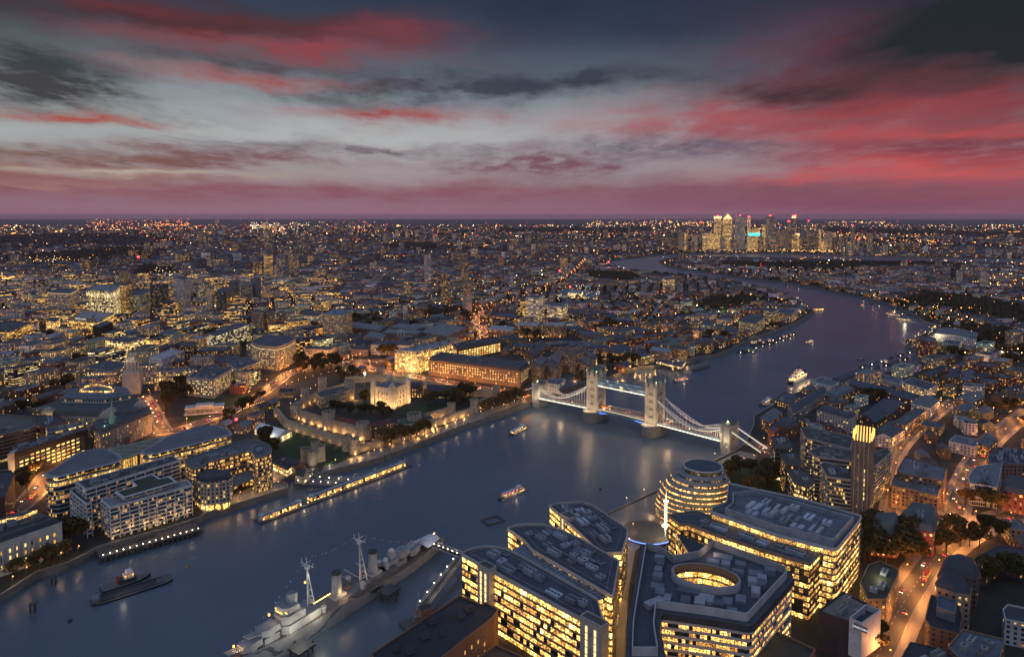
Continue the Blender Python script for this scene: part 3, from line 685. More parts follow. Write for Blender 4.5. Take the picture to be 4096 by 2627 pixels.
m = MB(); pp = [(*U(930, 1965, 4), 9), (*U(1020, 1935, 4), 9), (*U(1000, 1918, 4), 14), (*U(935, 1925, 4), 14)]; m.face(pp, (.10, .17, .24)); m.face(pp[::-1], (.1, .17, .24)); m.build('glass_canopy', 'surface', tq)
for x, y in ((840, 2025), (880, 2015), (915, 2002), (960, 1985), (1010, 1965), (1060, 1945)): p = U(x, y); lamp(p[0], p[1], 5, 700, (1, .55, .2), .4)
# old office with grand lit pavilions
tr = building('grand_stone_hotel', 'large pale stone hotel around a court, with a grey hipped roof and lit corner pavilions', 'hotel', UU([(188, 1640), (245, 1600), (425, 1600), (530, 1590), (575, 1625), (560, 1660), (448, 1672), (420, 1668), (215, 1663)], 24), 24, wall=(.40, .36, .30), roof=(.06, .065, .075), mode='win', win=(4.2, 4.2, 1.5, 2.2, 2), rooftype='mansard', rise=5, lit=.2)
m = MB(); pp = ccw(UU([(245, 1600), (300, 1562), (420, 1545), (500, 1560), (522, 1588), (425, 1603)], 32)); m.ring(pp, 24, 34, (.34, .42, .40), (3.2, 4.2, .5, 3), (.2, .3, .3, 1.3)); m.build('upper_storey', 'facade', tr)
m = MB(); m.ring(inset(pp, -1.5), 34, 34.6, RG); pt = inset(pp, 12); m.ring(inset(pp, -1.5), 34.6, 38, (.10, .12, .15), polyt=pt); m.cap(pt, 37.2, (.10, .12, .15)); m.build('roof', 'surface', tr)
m = MB(); pc = inset(pp, 15); m.ring(pc, 37.3, 39.5, (.45, .44, .4), *sty('bright', lit=.8)); m.build('court_wall', 'facade', tr)
for x, y in ((195, 1655), (425, 1668), (445, 1655), (560, 1630)):
 p = U(x, y, 26); m = MB(); m.box(p[0], p[1], 18, 11, 9, 12, .2, (.42, .38, .31)); m.box(p[0], p[1], 30, 7, 6, 2.5, .2, (.42, .38, .31)); m.cyl(p[0], p[1], 32.5, 34, 1.6, .6, 8, (.42, .38, .31)); m.build('pavilion', 'surface', tr)
 d = Vector((p[0], p[1])).normalized(); spot(p[0] - d.x * 9, p[1] - d.y * 9, 22, p[0], p[1], 28, 2600, (1, .6, .22), 120)
# stepped white tower of the port authority
def tiered_tower():
 x, y = U(530, 1570); root = thing('tiered_stone_tower', 'pale tiered stone tower with columns and small lit niches above the grand hotel', 'tower', (x, y, 0)); FOOT.append(rect(x, y, 30, 30))
 m = MB(); c = (.42, .41, .38); r = .4
 m.box(x, y, 0, 22, 22, 30, r, c); m.box(x, y, 30, 18, 18, 2, r, (.5, .48, .45)); m.box(x, y, 32, 12, 12, 12, r, c); m.box(x, y, 44, 15, 15, 1.5, r, (.5, .48, .45)); m.box(x, y, 45.5, 11, 11, 6, r, c); m.box(x, y, 51.5, 8, 8, 3, r, c); m.box(x, y, 54.5, 5, 5, 1.5, r, c); m.build('wall', 'surface', root)
 for i in range(12):
  a = rect(x, y, 15.5, 15.5, r); k, t = divmod(i, 3); p, q_ = a[k], a[(k + 1) % 4]; s = MB(); t = (t + .5) / 3; s.cyl(p[0] + (q_[0] - p[0]) * t, p[1] + (q_[1] - p[1]) * t, 32, 44, .8, .7, 8, (.5, .48, .45)); s.build('column', 'surface', root)
 for dx in (-5, 0, 5): lamp(x + dx, y - 10, 47, 350, (1, .75, .4), .4)
tiered_tower()
building('ornate_stone_block', 'dark grey ornate stone block with dormers, behind the green copper steeple', 'building', UU([(362, 1715), (380, 1693), (520, 1645), (590, 1630), (606, 1640), (604, 1655), (450, 1718), (400, 1735)], 22), 22, wall=(.27, .25, .23), roof=(.06, .07, .085), mode='win', win=(3.6, 3.9, 1.3, 2.2, 1.5), rooftype='mansard', rise=4, lit=.12, units=4)
def steeple():
 x, y = U(453, 1788); root = thing('church_tower', 'brown brick church tower with a pale green copper spire, by the glass canopy', 'church tower', (x, y, 0)); FOOT.append(rect(x, y, 26, 26))
 m = MB(); m.box(x, y, 0, 9, 9, 22, .3, (.19, .11, .07)); m.box(x, y, 22, 9.8, 9.8, .8, .3, (.3, .3, .26)); m.build('tower_wall', 'surface', root)
 s = MB(); s.cyl(x, y, 22.8, 25, 4.4, 3.6, 8); s.cyl(x, y, 25, 31, 3.1, 2.9, 8); s.cyl(x, y, 31, 32, 3.5, 3.5, 8); s.cyl(x, y, 32, 36, 2.2, 2.0, 8); s.dome(x, y, 36, 2.2, 2, 8, 3); s.cyl(x, y, 37.5, 52, 1.5, .1, 8); s.build('spire', 'copper', root)
 for i in range(4):
  a = .3 + math.pi / 4 + i * math.pi / 2; w = MB(); w.box(x + 5.2 * math.cos(a), y + 5.2 * math.sin(a), 22.8, 1, 1, 3.5, .3, (.2, .4, .32)); w.build('pinnacle', 'copper', root)
 n = MB(); p = rect(x + 4, y + 16, 14, 22, .3); n.ring(p, 0, 9, (.17, .1, .07)); n.build('nave_wall', 'surface', root); n = MB(); n.cap(p, 9, (.1, .22, .17)); n.build('nave_roof', 'surface', root)
 lamp(x - 3, y - 9, 26, 900, (.7, 1, .7), .5)
steeple()
# hotel of square windows and its neighbours by the main road
hb = block('grid_hotel', 'black and white chequered hotel full of small lit rooms, above the memorial garden', 'hotel', (745, 1510), (853, 1520), (925, 1478), 1594, wall=(.36, .35, .33), roof=RG, mode='win', win=(2.8, 3.3, 1.7, 2.0, 3.5), lit=.55, units=10)
block('grid_hotel', 'white block with bright roof lamps beside the chequered hotel', 'hotel', (908, 1455), (950, 1480), (1036, 1450), 1530, wall=(.42, .42, .42), roof=RG, st='dim', lit=.3, units=6)
block('long_brick_block', 'low terracotta block behind the chequered hotel', 'building', (826, 1430), (880, 1452), (1000, 1440), 1480, wall=(.28, .13, .08), roof=RG, st='punch', lit=.2, units=4)
def memorial():
 x, y = U(820, 1650); root = thing('memorial_pavilion', 'white stone memorial pavilion on the dark lawn beside the main road', 'memorial', (x, y, 0)); m = MB(); m.box(x, y, 0, 46, 15, 2, .35, (.5, .5, .5)); m.box(x, y, 6.5, 44, 14, 2.8, .35, (.5, .5, .5)); m.box(x, y, 9.3, 20, 12, 2, .35, (.5, .5, .5)); m.box(x, y + 2, 2, 40, 6, 4.5, .35, (.42, .42, .42)); m.build('stone_hall', 'surface', root)
 for i in range(9):
  t = -20 + i * 5; s = MB(); s.cyl(x + t * math.cos(.35) + 5 * math.sin(.35), y + t * math.sin(.35) - 5 * math.cos(.35), 2, 6.5, .6, n=8, col=(.55, .55, .55)); s.build('column', 'surface', root)
memorial()
def marquee():
 P = UU([(1018, 1712), (1063, 1692), (1168, 1722), (1112, 1748)], 7); P = ccw(P); root = thing('marquee', 'large white marquee glowing from inside beside the paved moat', 'marquee', (*cen(P), 0)); FOOT.append(P)
 q_ = P
 if math.dist(q_[0], q_[1]) < math.dist(q_[1], q_[2]): q_ = q_[1:] + q_[:1]
 a, b, c2, d = q_; r0 = ((a[0] + d[0]) / 2, (a[1] + d[1]) / 2, 11); r1 = ((b[0] + c2[0]) / 2, (b[1] + c2[1]) / 2, 11)
 m = MB(); m.face([(*a, 6), (*b, 6), r1, r0]); m.face([(*c2, 6), (*d, 6), r0, r1]); m.build('roof', 'canvas', root)
 m = MB(); m.ring(P, 0, 6, (.6, .6, .6), (5, 6, 1, 1), (.04, .03, .9, 1.3)); m.face([(*d, 6), (*a, 6), r0], (.6, .6, .6)); m.face([(*b, 6), (*c2, 6), r1], (.6, .6, .6)); m.build('side_wall', 'facade', root)
 c = cen(P); lamp(c[0] - 16, c[1] - 24, 5, 3500, (1, .95, .75), 1); lamp(c[0] + 5, c[1] - 20, 9, 1600, (1, .95, .75), 1)
marquee()
def ticket_hall():
 P = UU([(1092, 1860), (1118, 1842), (1172, 1868), (1150, 1888)], 5); building('ticket_hall', 'low flat roofed pavilion with a glowing orange front on the quay', 'pavilion', P, 6, wall=(.3, .2, .12), roof=RD, st='bright', lit=1, br=3.2)
 for x, y in ((1130, 1895), (1160, 1880), (1100, 1905)): p = U(x, y); lamp(p[0], p[1], 4.5, 1500, (1, .5, .18), .5)
ticket_hall()
building('pier_cottages', 'small dark roofed cottages with warm windows at the foot of the pier', 'cottage', UU([(1130, 1840), (1180, 1830), (1222, 1850), (1180, 1866)], 8), 7, wall=BR, roof=RD, st='house', lit=.7, rooftype='gable', rise=4)
building('gabled_inn', 'half timbered gabled inn standing over the pier steps', 'inn', UU([(1180, 1895), (1200, 1878), (1235, 1888), (1215, 1903)], 8), 7, wall=(.4, .36, .3), roof=RD, st='house', lit=.6, rooftype='gable', rise=5)
# ------------------------------------------------------------ the fortress
ST = (.40, .34, .26)
def crenel(m, poly, z, col=ST, closed=True, step=2.6):
 n = len(poly)
 for i in range(n if closed else n - 1):
  a, b = poly[i], poly[(i + 1) % n]; L = math.hypot(b[0] - a[0], b[1] - a[1]); k = max(1, int(L / step)); r = math.atan2(b[1] - a[1], b[0] - a[0])
  for j in range(k): t = (j + .5) / k; m.box(a[0] + (b[0] - a[0]) * t, a[1] + (b[1] - a[1]) * t, z, L / k * .55, .7, 1.1, r, col)
def wallrun(name, label, pts, h, w=2.2, cat='fortress wall', li=1500):
 P = [U(x, y, h) for x, y in pts]; c = cen(P); root = thing(name, label, cat, (*c, 0)); m = MB(); L = []; R = []
 n = len(P)
 for i in range(n):
  a = P[max(0, i - 1)]; b = P[min(n - 1, i + 1)]; t = Vector((b[0] - a[0], b[1] - a[1])).normalized(); L.append((P[i][0] - t.y * w / 2, P[i][1] + t.x * w / 2)); R.append((P[i][0] + t.y * w / 2, P[i][1] - t.x * w / 2))
 poly = R + L[::-1]; m.ring(poly, 0, h, ST)
 for i in range(n - 1): m.face([(*R[i], h), (*R[i + 1], h), (*L[i + 1], h), (*L[i], h)], ST)
 m.build('wall', 'surface', root); m = MB(); crenel(m, R, h, closed=False); crenel(m, L, h, closed=False); m.build('battlement', 'surface', root)
 d = 0
 for i in range(n - 1):
  a, b = Vector(P[i]), Vector(P[i + 1]); l = (b - a).length
  while li and d < l:
   v = a.lerp(b, d / l); q = v - v.normalized() * (w / 2 + 4.5); lamp(q.x, q.y, 1.6, li, (1, .50, .16), .6); d += 15
  d -= l
 return P
def rtower(label, x, y, r, h, zr=None, cat='tower', roofc=(.12, .12, .11), n=14):
 X, Y = U(x, y); root = thing('stone_tower', label, cat, (X, Y, 0)); FOOT.append(rect(X, Y, 2 * r, 2 * r)); m = MB()
 m.cyl(X, Y, 0, h, r * 1.05, r, n, ST, top=False); m.cyl(X, Y, h, h + 1.2, r + .3, n=n, col=ST, top=False); m.build('wall', 'surface', root)
 m = MB(); m.cyl(X, Y, h + .2, h + .3, r - .2, n=n, col=roofc); m.build('roof', 'surface', root)
 m = MB(); pol = [(X + r * math.cos(a * math.tau / 10), Y + r * math.sin(a * math.tau / 10)) for a in range(10)]; crenel(m, pol, h + 1.2, step=3.4); m.build('battlement', 'surface', root)
 for k in range(5):
  a = -math.pi / 2 + (k - 2) * .5 - .2; w = MB(); w.box(X + r * 1.02 * math.cos(a), Y + r * 1.02 * math.sin(a), h * (.35 if k % 2 else .62), .5, .7, 1.8, a, (.02, .02, .02)); w.build('arrow_slit', 'surface', root)
 return X, Y
wallrun('fortress_wall', 'outer stone wall curving along the paved moat beside the marquee', [(1099, 1632), (1112, 1640), (1128, 1662), (1146, 1680), (1200, 1698), (1255, 1714), (1310, 1732), (1376, 1750)], 9.5, 3, li=260)
wallrun('fortress_wall', 'inner stone wall glowing amber between the round towers on the city side', [(1180, 1622), (1205, 1644), (1260, 1660), (1300, 1674), (1345, 1686), (1400, 1700), (1445, 1713)], 12, 2.6)
wallrun('fortress_wall', 'lit riverside wall below the half timbered lodgings', [(1452, 1722), (1500, 1712), (1575, 1694), (1590, 1700)], 11, 2.6)
wallrun('fortress_wall', 'bright amber inner wall with an arch above the gate tower lawn', [(1694, 1657), (1720, 1652), (1760, 1641), (1803, 1628)], 10, 2.4)
wallrun('fortress_wall', 'long amber outer wall standing along the riverside path', [(1672, 1718), (1700, 1706), (1733, 1692), (1740, 1677), (1776, 1668), (1830, 1650), (1890, 1632)], 8, 2.8)
wallrun('fortress_wall', 'outer wall behind the riverside trees west of the water gate', [(1420, 1785), (1500, 1767), (1580, 1745), (1670, 1718)], 7, 2.4, li=500)
wallrun('fortress_wall', 'eastern stone wall running back from the riverside under the trees', [(1905, 1612), (1945, 1590), (1985, 1572)], 9, 2.4, li=700)
wallrun('fortress_wall', 'northern stone wall below the busy lit road', [(1990, 1560), (1900, 1560), (1790, 1545), (1650, 1518), (1500, 1500), (1380, 1510)], 9, 2.4, li=300)
wallrun('fortress_wall', 'inner northern wall behind the red lodgings', [(1170, 1620), (1230, 1590), (1290, 1560), (1380, 1535)], 10, 2.4, li=600)
rtower('round gate tower at the water side end of the moat, floodlit', 1388, 1800, 5.2, 14); rtower('second round gate tower, paler and nearer the river, on a lit lawn', 1418, 1812, 5.2, 14)
rtower('big semicircular tower in the middle of the amber inner wall', 1315, 1712, 7.5, 18); rtower('corner tower at the head of the amber inner wall', 1182, 1668, 6, 14)
rtower('white topped bell tower at the corner by the half timbered lodgings', 1452, 1752, 7, 16); rtower('squat round tower with a dark roof above the water gate', 1657, 1700, 8.5, 12, roofc=(.05, .08, .07))
rtower('slim tower at the east end of the long amber wall', 1897, 1650, 5, 15); rtower('small tower where the inner east wall turns', 1806, 1660, 5, 13); rtower('tall bright tower beside the eastern trees', 1985, 1596, 5, 15)
rtower('round turret of the north wall behind the white keep', 1525, 1510, 5, 15); rtower('north west bastion tower beside the car queue', 1290, 1560, 6, 16); rtower('tall twin turreted tower left of the star bright lamp', 1400, 1590, 7, 22); rtower('devereux corner turret by the inner ward', 1220, 1600, 5, 15)
def gatehouse():
 x, y = U(1255, 1848); root = thing('stone_gatehouse', 'small pale gatehouse of clustered round towers on the dark moat lawn', 'gatehouse', (x, y, 0)); FOOT.append(rect(x, y, 30, 30))
 for dx, dy, r, h in ((-9, 2, 4.6, 13), (0, -6, 4.6, 13), (6, 4, 4.6, 15), (-1, 9, 4.3, 17)):
  m = MB(); m.cyl(x + dx, y + dy, 0, h, r, n=14, col=ST, top=False); m.cyl(x + dx, y + dy, h - 1, h - .9, r - .3, n=14, col=(.08, .08, .07)); crenel(m, [(x + dx + r * math.cos(a * math.tau / 9), y + dy + r * math.sin(a * math.tau / 9)) for a in range(9)], h, step=3); m.build('turret', 'surface', root)
 m = MB(); m.box(x - 1, y + 1, 0, 13, 11, 11, .5, ST); m.build('wall', 'surface', root)
 for a, b in ((-16, -14), (4, -17), (17, -6)): lamp(x + a, y + b, 2.5, 900, (1, .82, .5), .4)
gatehouse()
# the keep
def keep():
 A = U(1494, 1623); B = U(1570, 1639); C_ = U(1632, 1612); D = (A[0] + C_[0] - B[0], A[1] + C_[1] - B[1]); P = ccw([A, B, C_, D]); c = cen(P)
 root = thing('white_keep', 'great pale square keep with four corner turrets, floodlit amber in the middle of the fortress', 'castle keep', (*c, 0)); FOOT.append(P)
 kc = (.50, .45, .36); m = MB(); m.ring(P, 0, 26, kc); m.ring(inset(P, 1), 24, 26, kc, inv=True); m.annulus(P, inset(P, 1), 26, kc)
 n = 4
 for i in range(n):
  a, b = P[i], P[(i + 1) % n]; L = math.dist(a, b); t = ((b[0] - a[0]) / L, (b[1] - a[1]) / L); r = math.atan2(t[1], t[0])
  for k in range(6): s = L * (k + .5) / 6; m.box(a[0] + t[0] * s + t[1] * .3, a[1] + t[1] * s - t[0] * .3, 0, 1.3, .8, 24.5, r, kc)
 for z in (8, 14.5, 21): m.ring(inset(P, -.25), z, z + .4, kc); m.annulus(inset(P, -.25), P, z + .4, kc)
 m.build('wall', 'surface', root)
 m = MB(); crenel(m, inset(P, .4), 26, kc); m.build('battlement', 'surface', root)
 m = MB(); m.cap(inset(P, 1), 24.6, (.13, .14, .15)); q_ = inset(P, 4); m.ring(q_, 24.6, 26.4, (.12, .13, .14), polyt=inset(P, 9)); m.cap(inset(P, 9), 26.4, (.12, .13, .14)); m.build('roof', 'surface', root)
 for i, p in enumerate(P):
  m = MB(); q_ = inset(P, .6)[i]
  if i == 2: m.cyl(q_[0], q_[1], 0, 31, 4.2, n=14, col=kc)
  else: m.box(q_[0], q_[1], 0, 6, 6, 31, math.atan2(P[1][1] - P[0][1], P[1][0] - P[0][0]), kc)
  o = m.build('turret', 'surface', root); m = MB(); m.cyl(q_[0], q_[1], 31, 32, 3.1, n=10, col=(.5, .5, .48)); m.dome(q_[0], q_[1], 32, 2.8, 2.6, 10, 4, (.5, .52, .5)); m.cyl(q_[0], q_[1], 34.6, 36.5, .15, n=5, col=(.8, .6, .2)); cp = m.build('cupola', 'surface'); cp.parent = o; cp.location = tuple(-v for v in o['o3'])
 sp_ = winspots(P, 3, 22, 6.6, 6.3, 5, .35); windows(root, sp_, 1.7, 3.2, 0.0)
 m = MB(); m.cyl(c[0] - 6, c[1], 26, 46, .22, .12, 6, (.7, .7, .7)); m.build('flag_pole', 'surface', root)
 for i in range(4):
  a, b = P[i], P[(i + 1) % 4]
  if not facing(a, b): continue
  L = math.dist(a, b); t = ((b[0] - a[0]) / L, (b[1] - a[1]) / L)
  for s in (.15, .5, .85): spot(a[0] + t[0] * L * s + t[1] * 13, a[1] + t[1] * L * s - t[0] * 13, 1, a[0] + t[0] * L * s, a[1] + t[1] * L * s, 15, 21000, (1, .56, .22), 110, 1)
keep()
def lodg(label, pp, h, **k): return building('stone_lodgings', label, 'building', UU(pp, h), h, foot=True, **k)
lodg('long castellated barracks with stone walls, left of the star bright lamp', [(1262, 1576), (1285, 1592), (1415, 1556), (1405, 1540), (1300, 1560)], 14, wall=ST, roof=(.06, .065, .07), st='house', lit=.4, units=3)
lodg('half timbered lodgings with white gables over the lit river wall', [(1478, 1700), (1485, 1712), (1572, 1690), (1560, 1680)], 15, wall=(.17, .1, .07), roof=(.10, .035, .025), st='house', lit=.55, rooftype='gable', rise=4)
lodg('row of red tiled lodgings inside the amber inner wall', [(1345, 1672), (1352, 1682), (1450, 1706), (1455, 1692)], 12, wall=(.18, .11, .08), roof=(.16, .035, .02), st='house', lit=.3, rooftype='gable', rise=4)
lodg('brick lodgings with rows of warm windows right of the white keep', [(1632, 1535), (1634, 1545), (1690, 1548), (1695, 1532)], 15, wall=(.15, .09, .07), roof=RD, st='house', lit=.75, rooftype='mansard', rise=3)
lodg('long dark roofed museum hall right of the white keep under the lit road', [(1705, 1548), (1712, 1562), (1830, 1570), (1845, 1548)], 10, wall=(.18, .13, .09), roof=(.045, .045, .05), st='house', lit=.2, rooftype='gable', rise=6)
lodg('low stone range around the water gate, roofed in dark green', [(1590, 1680), (1600, 1705), (1690, 1690), (1735, 1676), (1725, 1664), (1650, 1672)], 7, wall=ST, roof=(.06, .09, .07), st='house', lit=.2)
for x, y, e in ((1405, 1835, 1600), (1440, 1830, 2200), (1310, 1600, 2400), (1370, 1590, 2400), (1480, 1560, 2500), (1740, 1690, 2500), (1700, 1720, 2000), (1420, 1600, 2500)):
 X, Y = U(x, y); lamp(X, Y, 2.2, e, (1, .5, .16), .8)
# ------------------------------------------------------------ the bascule bridge
def tower_bridge():
 NT = Vector(U(2377, 1675, -5)); STW = Vector(U(2627, 1736, -5)); ax = (STW - NT).normalized(); mid = (NT + STW) / 2; NT = mid - ax * 41; STW = mid + ax * 41
 pr = Vector((-ax.y, ax.x)); rot = math.atan2(ax.y, ax.x)
 def W(a, b): v = mid + ax * a + pr * b; return (v.x, v.y)
 root = thing('suspension_bridge', 'floodlit stone bridge with two spired towers, high walkways and white chains across the river', 'bridge', (mid.x, mid.y, 0))
 for k in range(-150, 151, 30): FOOT.append([W(k - 16, -14), W(k + 16, -14), W(k + 16, 14), W(k - 16, 14)])
 def R4(a, b, sa, sb): return ccw([W(a - sa / 2, b - sb / 2), W(a + sa / 2, b - sb / 2), W(a + sa / 2, b + sb / 2), W(a - sa / 2, b + sb / 2)])
 sc = (.38, .35, .31); DK = 11.5
 for sg in (-1, 1):
  c = 41 * sg; m = MB(); pts = []
  for k in range(24):
   t = k / 24 * math.tau; pts.append(W(c + 10.5 * math.cos(t), 17 * (abs(math.sin(t)) ** .75) * (1 if math.sin(t) > 0 else -1) * 1.25))
  P = ccw(pts); m.ring(P, -9, 7.4, (.24, .22, .19)); m.ring(inset(P, -.4), 7.4, 8.6, sc); m.cap(inset(P, -.4), 8.6, sc); m.build('pier', 'surface', root)
  for b in (-19, -16.5, 16.5): p = W(c + (5 if b == -16.5 else -3), b); q_ = MB(); q_.box(p[0], p[1], 6.4, .7, .7, .7, 0); q_.build('pier_lamp', 'lamp_blue', root)
  m = MB(); body = R4(c, 0, 13, 17)
  m.ring(R4(c, -7.0, 13, 3.4), 8.6, 50, sc); m.ring(R4(c, 7.0, 13, 3.4), 8.6, 50, sc); m.ring(R4(c, 0, 13, 10.8), 21.5, 50, sc); m.cap(R4(c, 0, 13, 10.8), 21.5, sc, True); m.cap(body, 50, sc)
  for z in (22, 30.5, 38.5, 46.5, 49.6): m.ring(R4(c, 0, 13.8, 17.8), z, z + .8, (.45, .42, .38)); m.cap(R4(c, 0, 13.8, 17.8), z + .8, sc); m.cap(R4(c, 0, 13.8, 17.8), z, sc, True)
  tw = m.build('tower', 'surface', root); to = tw['o3']
  def sub(mb, nm, mt): o = mb.build(nm, mt); o.parent = tw; o.location = tuple(o['o3'][i] - to[i] for i in range(3)); return o
  for u in (-1, 1):
   for v in (-1, 1):
    p = W(c + u * 6.4, v * 8.4); m = MB(); m.cyl(*p, 8.6, 54, 2.0, 1.9, 8, sc); m.cyl(*p, 54, 55, 2.4, 2.4, 8, (.45, .42, .38)); sub(m, 'turret', 'surface')
    m = MB(); m.cyl(*p, 55, 64, 2.1, .08, 8, (.13, .15, .15)); m.cyl(*p, 63.5, 66.5, .18, n=5, col=(.6, .5, .3)); m.box(*p, 65, 1.6, .25, .3, rot, (.7, .6, .3)); sub(m, 'spire', 'surface')
  m = MB(); a = R4(c, 0, 11, 15); m.ring(a, 50.4, 63, (.12, .15, .16), polyt=R4(c, 0, 2.6, 4.5)); m.cap(R4(c, 0, 2.6, 4.5), 63, (.12, .15, .16)); sub(m, 'roof', 'surface')
  m = MB(); p = W(c, 0); m.cyl(*p, 63, 66, .8, .2, 6); m.cyl(*p, 66, 69.5, .16, n=5); sub(m, 'finial', 'gold_glow')
  for u, v, r in ((1, 0, 0), (-1, 0, 0), (0, 1, 1), (0, -1, 1)):      # gabled dormers, floodlit
   p = W(c + u * 5.6, v * 7.6); m = MB(); m.box(*p, 50.4, 4 if not r else 5, 5 if not r else 3.4, 4.6, rot, (.5, .47, .36)); m.cyl(*p, 55, 58.5, 2.9, .05, 4, (.4, .4, .3), ph=rot + math.pi / 4); sub(m, 'gable', 'surface')
  sp_ = []
  for fi, (b0, b1) in enumerate((((c - 6.5, -8.75), (c + 6.5, -8.75)), ((c + 6.55, -8.7), (c + 6.55, 8.7)))):
   a_, b_ = W(*b0), W(*b1); L = math.dist(a_, b_); t = ((b_[0] - a_[0]) / L, (b_[1] - a_[1]) / L); r = math.atan2(t[1], t[0])
   for z in (25.5, 34, 42.5) + ((16.5,) if fi == 0 else ()):
    for s in ((-1.7, 0, 1.7) if fi == 0 else (-2.6, 0, 2.6)): sp_.append((a_[0] + t[0] * (L / 2 + s) + t[1] * .12, a_[1] + t[1] * (L / 2 + s) - t[0] * .12, z, r))
  for (x, y, z, r) in sp_:
   o = bpy.data.objects.new('window', winmesh(1.3, 3.4, 'glass_dark')); COL.objects.link(o); o.parent = tw; o.location = (x - to[0], y - to[1], z - to[2]); o.rotation_euler = (0, 0, r)
  m = MB()
  for d in (6.9, -6.9):
   for k in range(9):
    t0, t1 = math.pi * k / 9, math.pi * (k + 1) / 9; m.bar((*W(c + d, 5.2 * math.cos(t0)), 16 + 5.2 * math.sin(t0)), (*W(c + d, 5.2 * math.cos(t1)), 16 + 5.2 * math.sin(t1)), .8, (.5, .48, .44), 1)
  sub(m, 'arch', 'surface')
  for z, e, u, v in ((12, 4200, -4, -15), (12, 4200, 6, -15), (13, 3500, 15, -5), (13, 3500, 15, 6), (57, 1200, 7, -10), (57, 1200, -7, -10), (57, 1200, 9, 9), (30, 2600, 3, -22)):
   p = W(c + u, v); lamp(*p, z, e * .4, (1, .72, .42) if z < 50 else (.95, .9, .35), .5)
# abutment towers
 for sg in (-1, 1):
  c = 131 * sg; m = MB(); hb = 24
  m.ring(R4(c, -7.5, 10, 4), -6, hb, sc); m.ring(R4(c, 7.5, 10, 4), -6, hb, sc); m.ring(R4(c, 0, 10, 11), 18.5, hb, sc); m.cap(R4(c, 0, 10, 11), 18.5, sc, True); m.cap(R4(c, 0, 10, 19), hb, sc); m.ring(R4(c, 0, 10, 12), -6, DK - 2, sc)
  crenel(m, R4(c, 0, 10.5, 19.5), hb, sc, step=2); tw = m.build('abutment_tower', 'surface', root); to = tw['o3']
  m = MB(); m.ring(R4(c, 0, 7, 14), hb, hb + 6.5, (.12, .15, .16), polyt=R4(c, 0, .6, 9)); m.cap(R4(c, 0, .6, 9), hb + 6.5, RD); o = m.build('roof', 'surface'); o.parent = tw; o.location = tuple(-v for v in to)
  for u in (-1, 1):
   for v in (-1, 1): p = W(c + u * 4.6, v * 9.2); m = MB(); m.cyl(*p, 0, hb + 2.5, 1.5, n=8, col=sc); m.cyl(*p, hb + 2.5, hb + 6, 1.6, .05, 8, (.15, .17, .17)); o = m.build('turret', 'surface'); o.parent = tw; o.location = tuple(-v for v in to)
  for b, z in ((-13, 13), (13, 13)): p = W(c - 9 * sg, b); lamp(*p, z, 2600, (1, .85, .6), .5)
  p = W(c, -14); lamp(*p, 10, 1600, (1, .8, .5), .5); p = W(c, -6); lamp(*p, 29, 900, (.95, .9, .4), .4)
# decks
 def deck(a0, a1, n, zf, name):
  m = MB(); rd = MB()
  for k in range(n):
   s0, s1 = a0 + (a1 - a0) * k / n, a0 + (a1 - a0) * (k + 1) / n; z0, z1 = zf(s0), zf(s1)
   for b in (-8.4, 8.4): m.bar((*W(s0, b), z0 - .6), (*W(s1, b), z1 - .6), .5, (.3, .42, .5), 2.0); m.bar((*W(s0, b), z0 + 1.2), (*W(s1, b), z1 + 1.2), .2, (.5, .55, .6), .3)
   P0 = [W(s0, -8.4), W(s1, -8.4), W(s1, 8.4), W(s0, 8.4)]; rd.face([(*P0[0], z0), (*P0[1], z1), (*P0[2], z1), (*P0[3], z0)], (.16, .13, .11)); m.face([(*P0[3], z0 - 1.4), (*P0[2], z1 - 1.4), (*P0[1], z1 - 1.4), (*P0[0], z0 - 1.4)], (.2, .25, .3))
  o = m.build(name, 'surface', root); r = rd.build('roadway', 'surface'); r.parent = o; r.location = tuple(-v for v in o['o3'])
 deck(-126, -48, 8, lambda s: DK - 2.5 + 2.5 * (1 + (s + 41) / 90), 'side_deck'); deck(48, 126, 8, lambda s: DK - 2.5 + 2.5 * (1 - (s - 41) / 90), 'side_deck')
 for lo, hi in ((-34.5, 0), (0, 34.5)):
  deck(lo, hi, 5, lambda s: DK + 1.0 * (1 - (s / 35) ** 2), 'bascule_leaf')
 m = MB()
 for b in (-8.0, 8.0):
  for sg in (-1, 1):
   pz = None
   for k in range(9):
    s = sg * (34.5 - k * 4.2); z = DK - 2 - 5.2 * (1 - k / 8) ** 1.6; q_ = (*W(s, b), z)
    if pz: m.bar(pz, q_, .5); m.bar(pz, (*W(s, b), DK - .6), .25); m.bar(q_, (*W(s, b), DK - .6), .25)
    pz = q_
 m.build('bascule_truss', 'blue_paint', root)
 for b in (-7.2,):
  for sg in (-1, 1):
   g = MB()
   for k in range(6): s = sg * (32 - k * 2.2); g.bar((*W(s, -8.5), DK - 3.6 - 2.4 * (1 - k / 6)), (*W(s - sg * 1.2, -8.5), DK - 3.2), .35)
   g.build('truss_light', 'lamp_blue', root)
 for a0, a1 in ((-126, -49), (49, 126)):
  g = MB(); z = lambda s: DK - 2.5 + 2.5 * (1 - (abs(s) - 41) / 90) - 1.9
  for k in range(10): s0 = a0 + (a1 - a0) * k / 10; s1 = a0 + (a1 - a0) * (k + 1) / 10; g.bar((*W(s0, -8.8), z(s0)), (*W(s1, -8.8), z(s1)), .65)
  g.build('deck_light_strip', 'strip_white', root)
 g = MB()
 for k in range(8): s0, s1 = -33 + k * 8.25, -33 + (k + 1) * 8.25; g.bar((*W(s0, -8.8), DK - 1 + 1.0 * (1 - (s0 / 35) ** 2)), (*W(s1, -8.8), DK - 1 + 1.0 * (1 - (s1 / 35) ** 2)), .38)
 g.build('deck_light_strip', 'strip_dim', root)
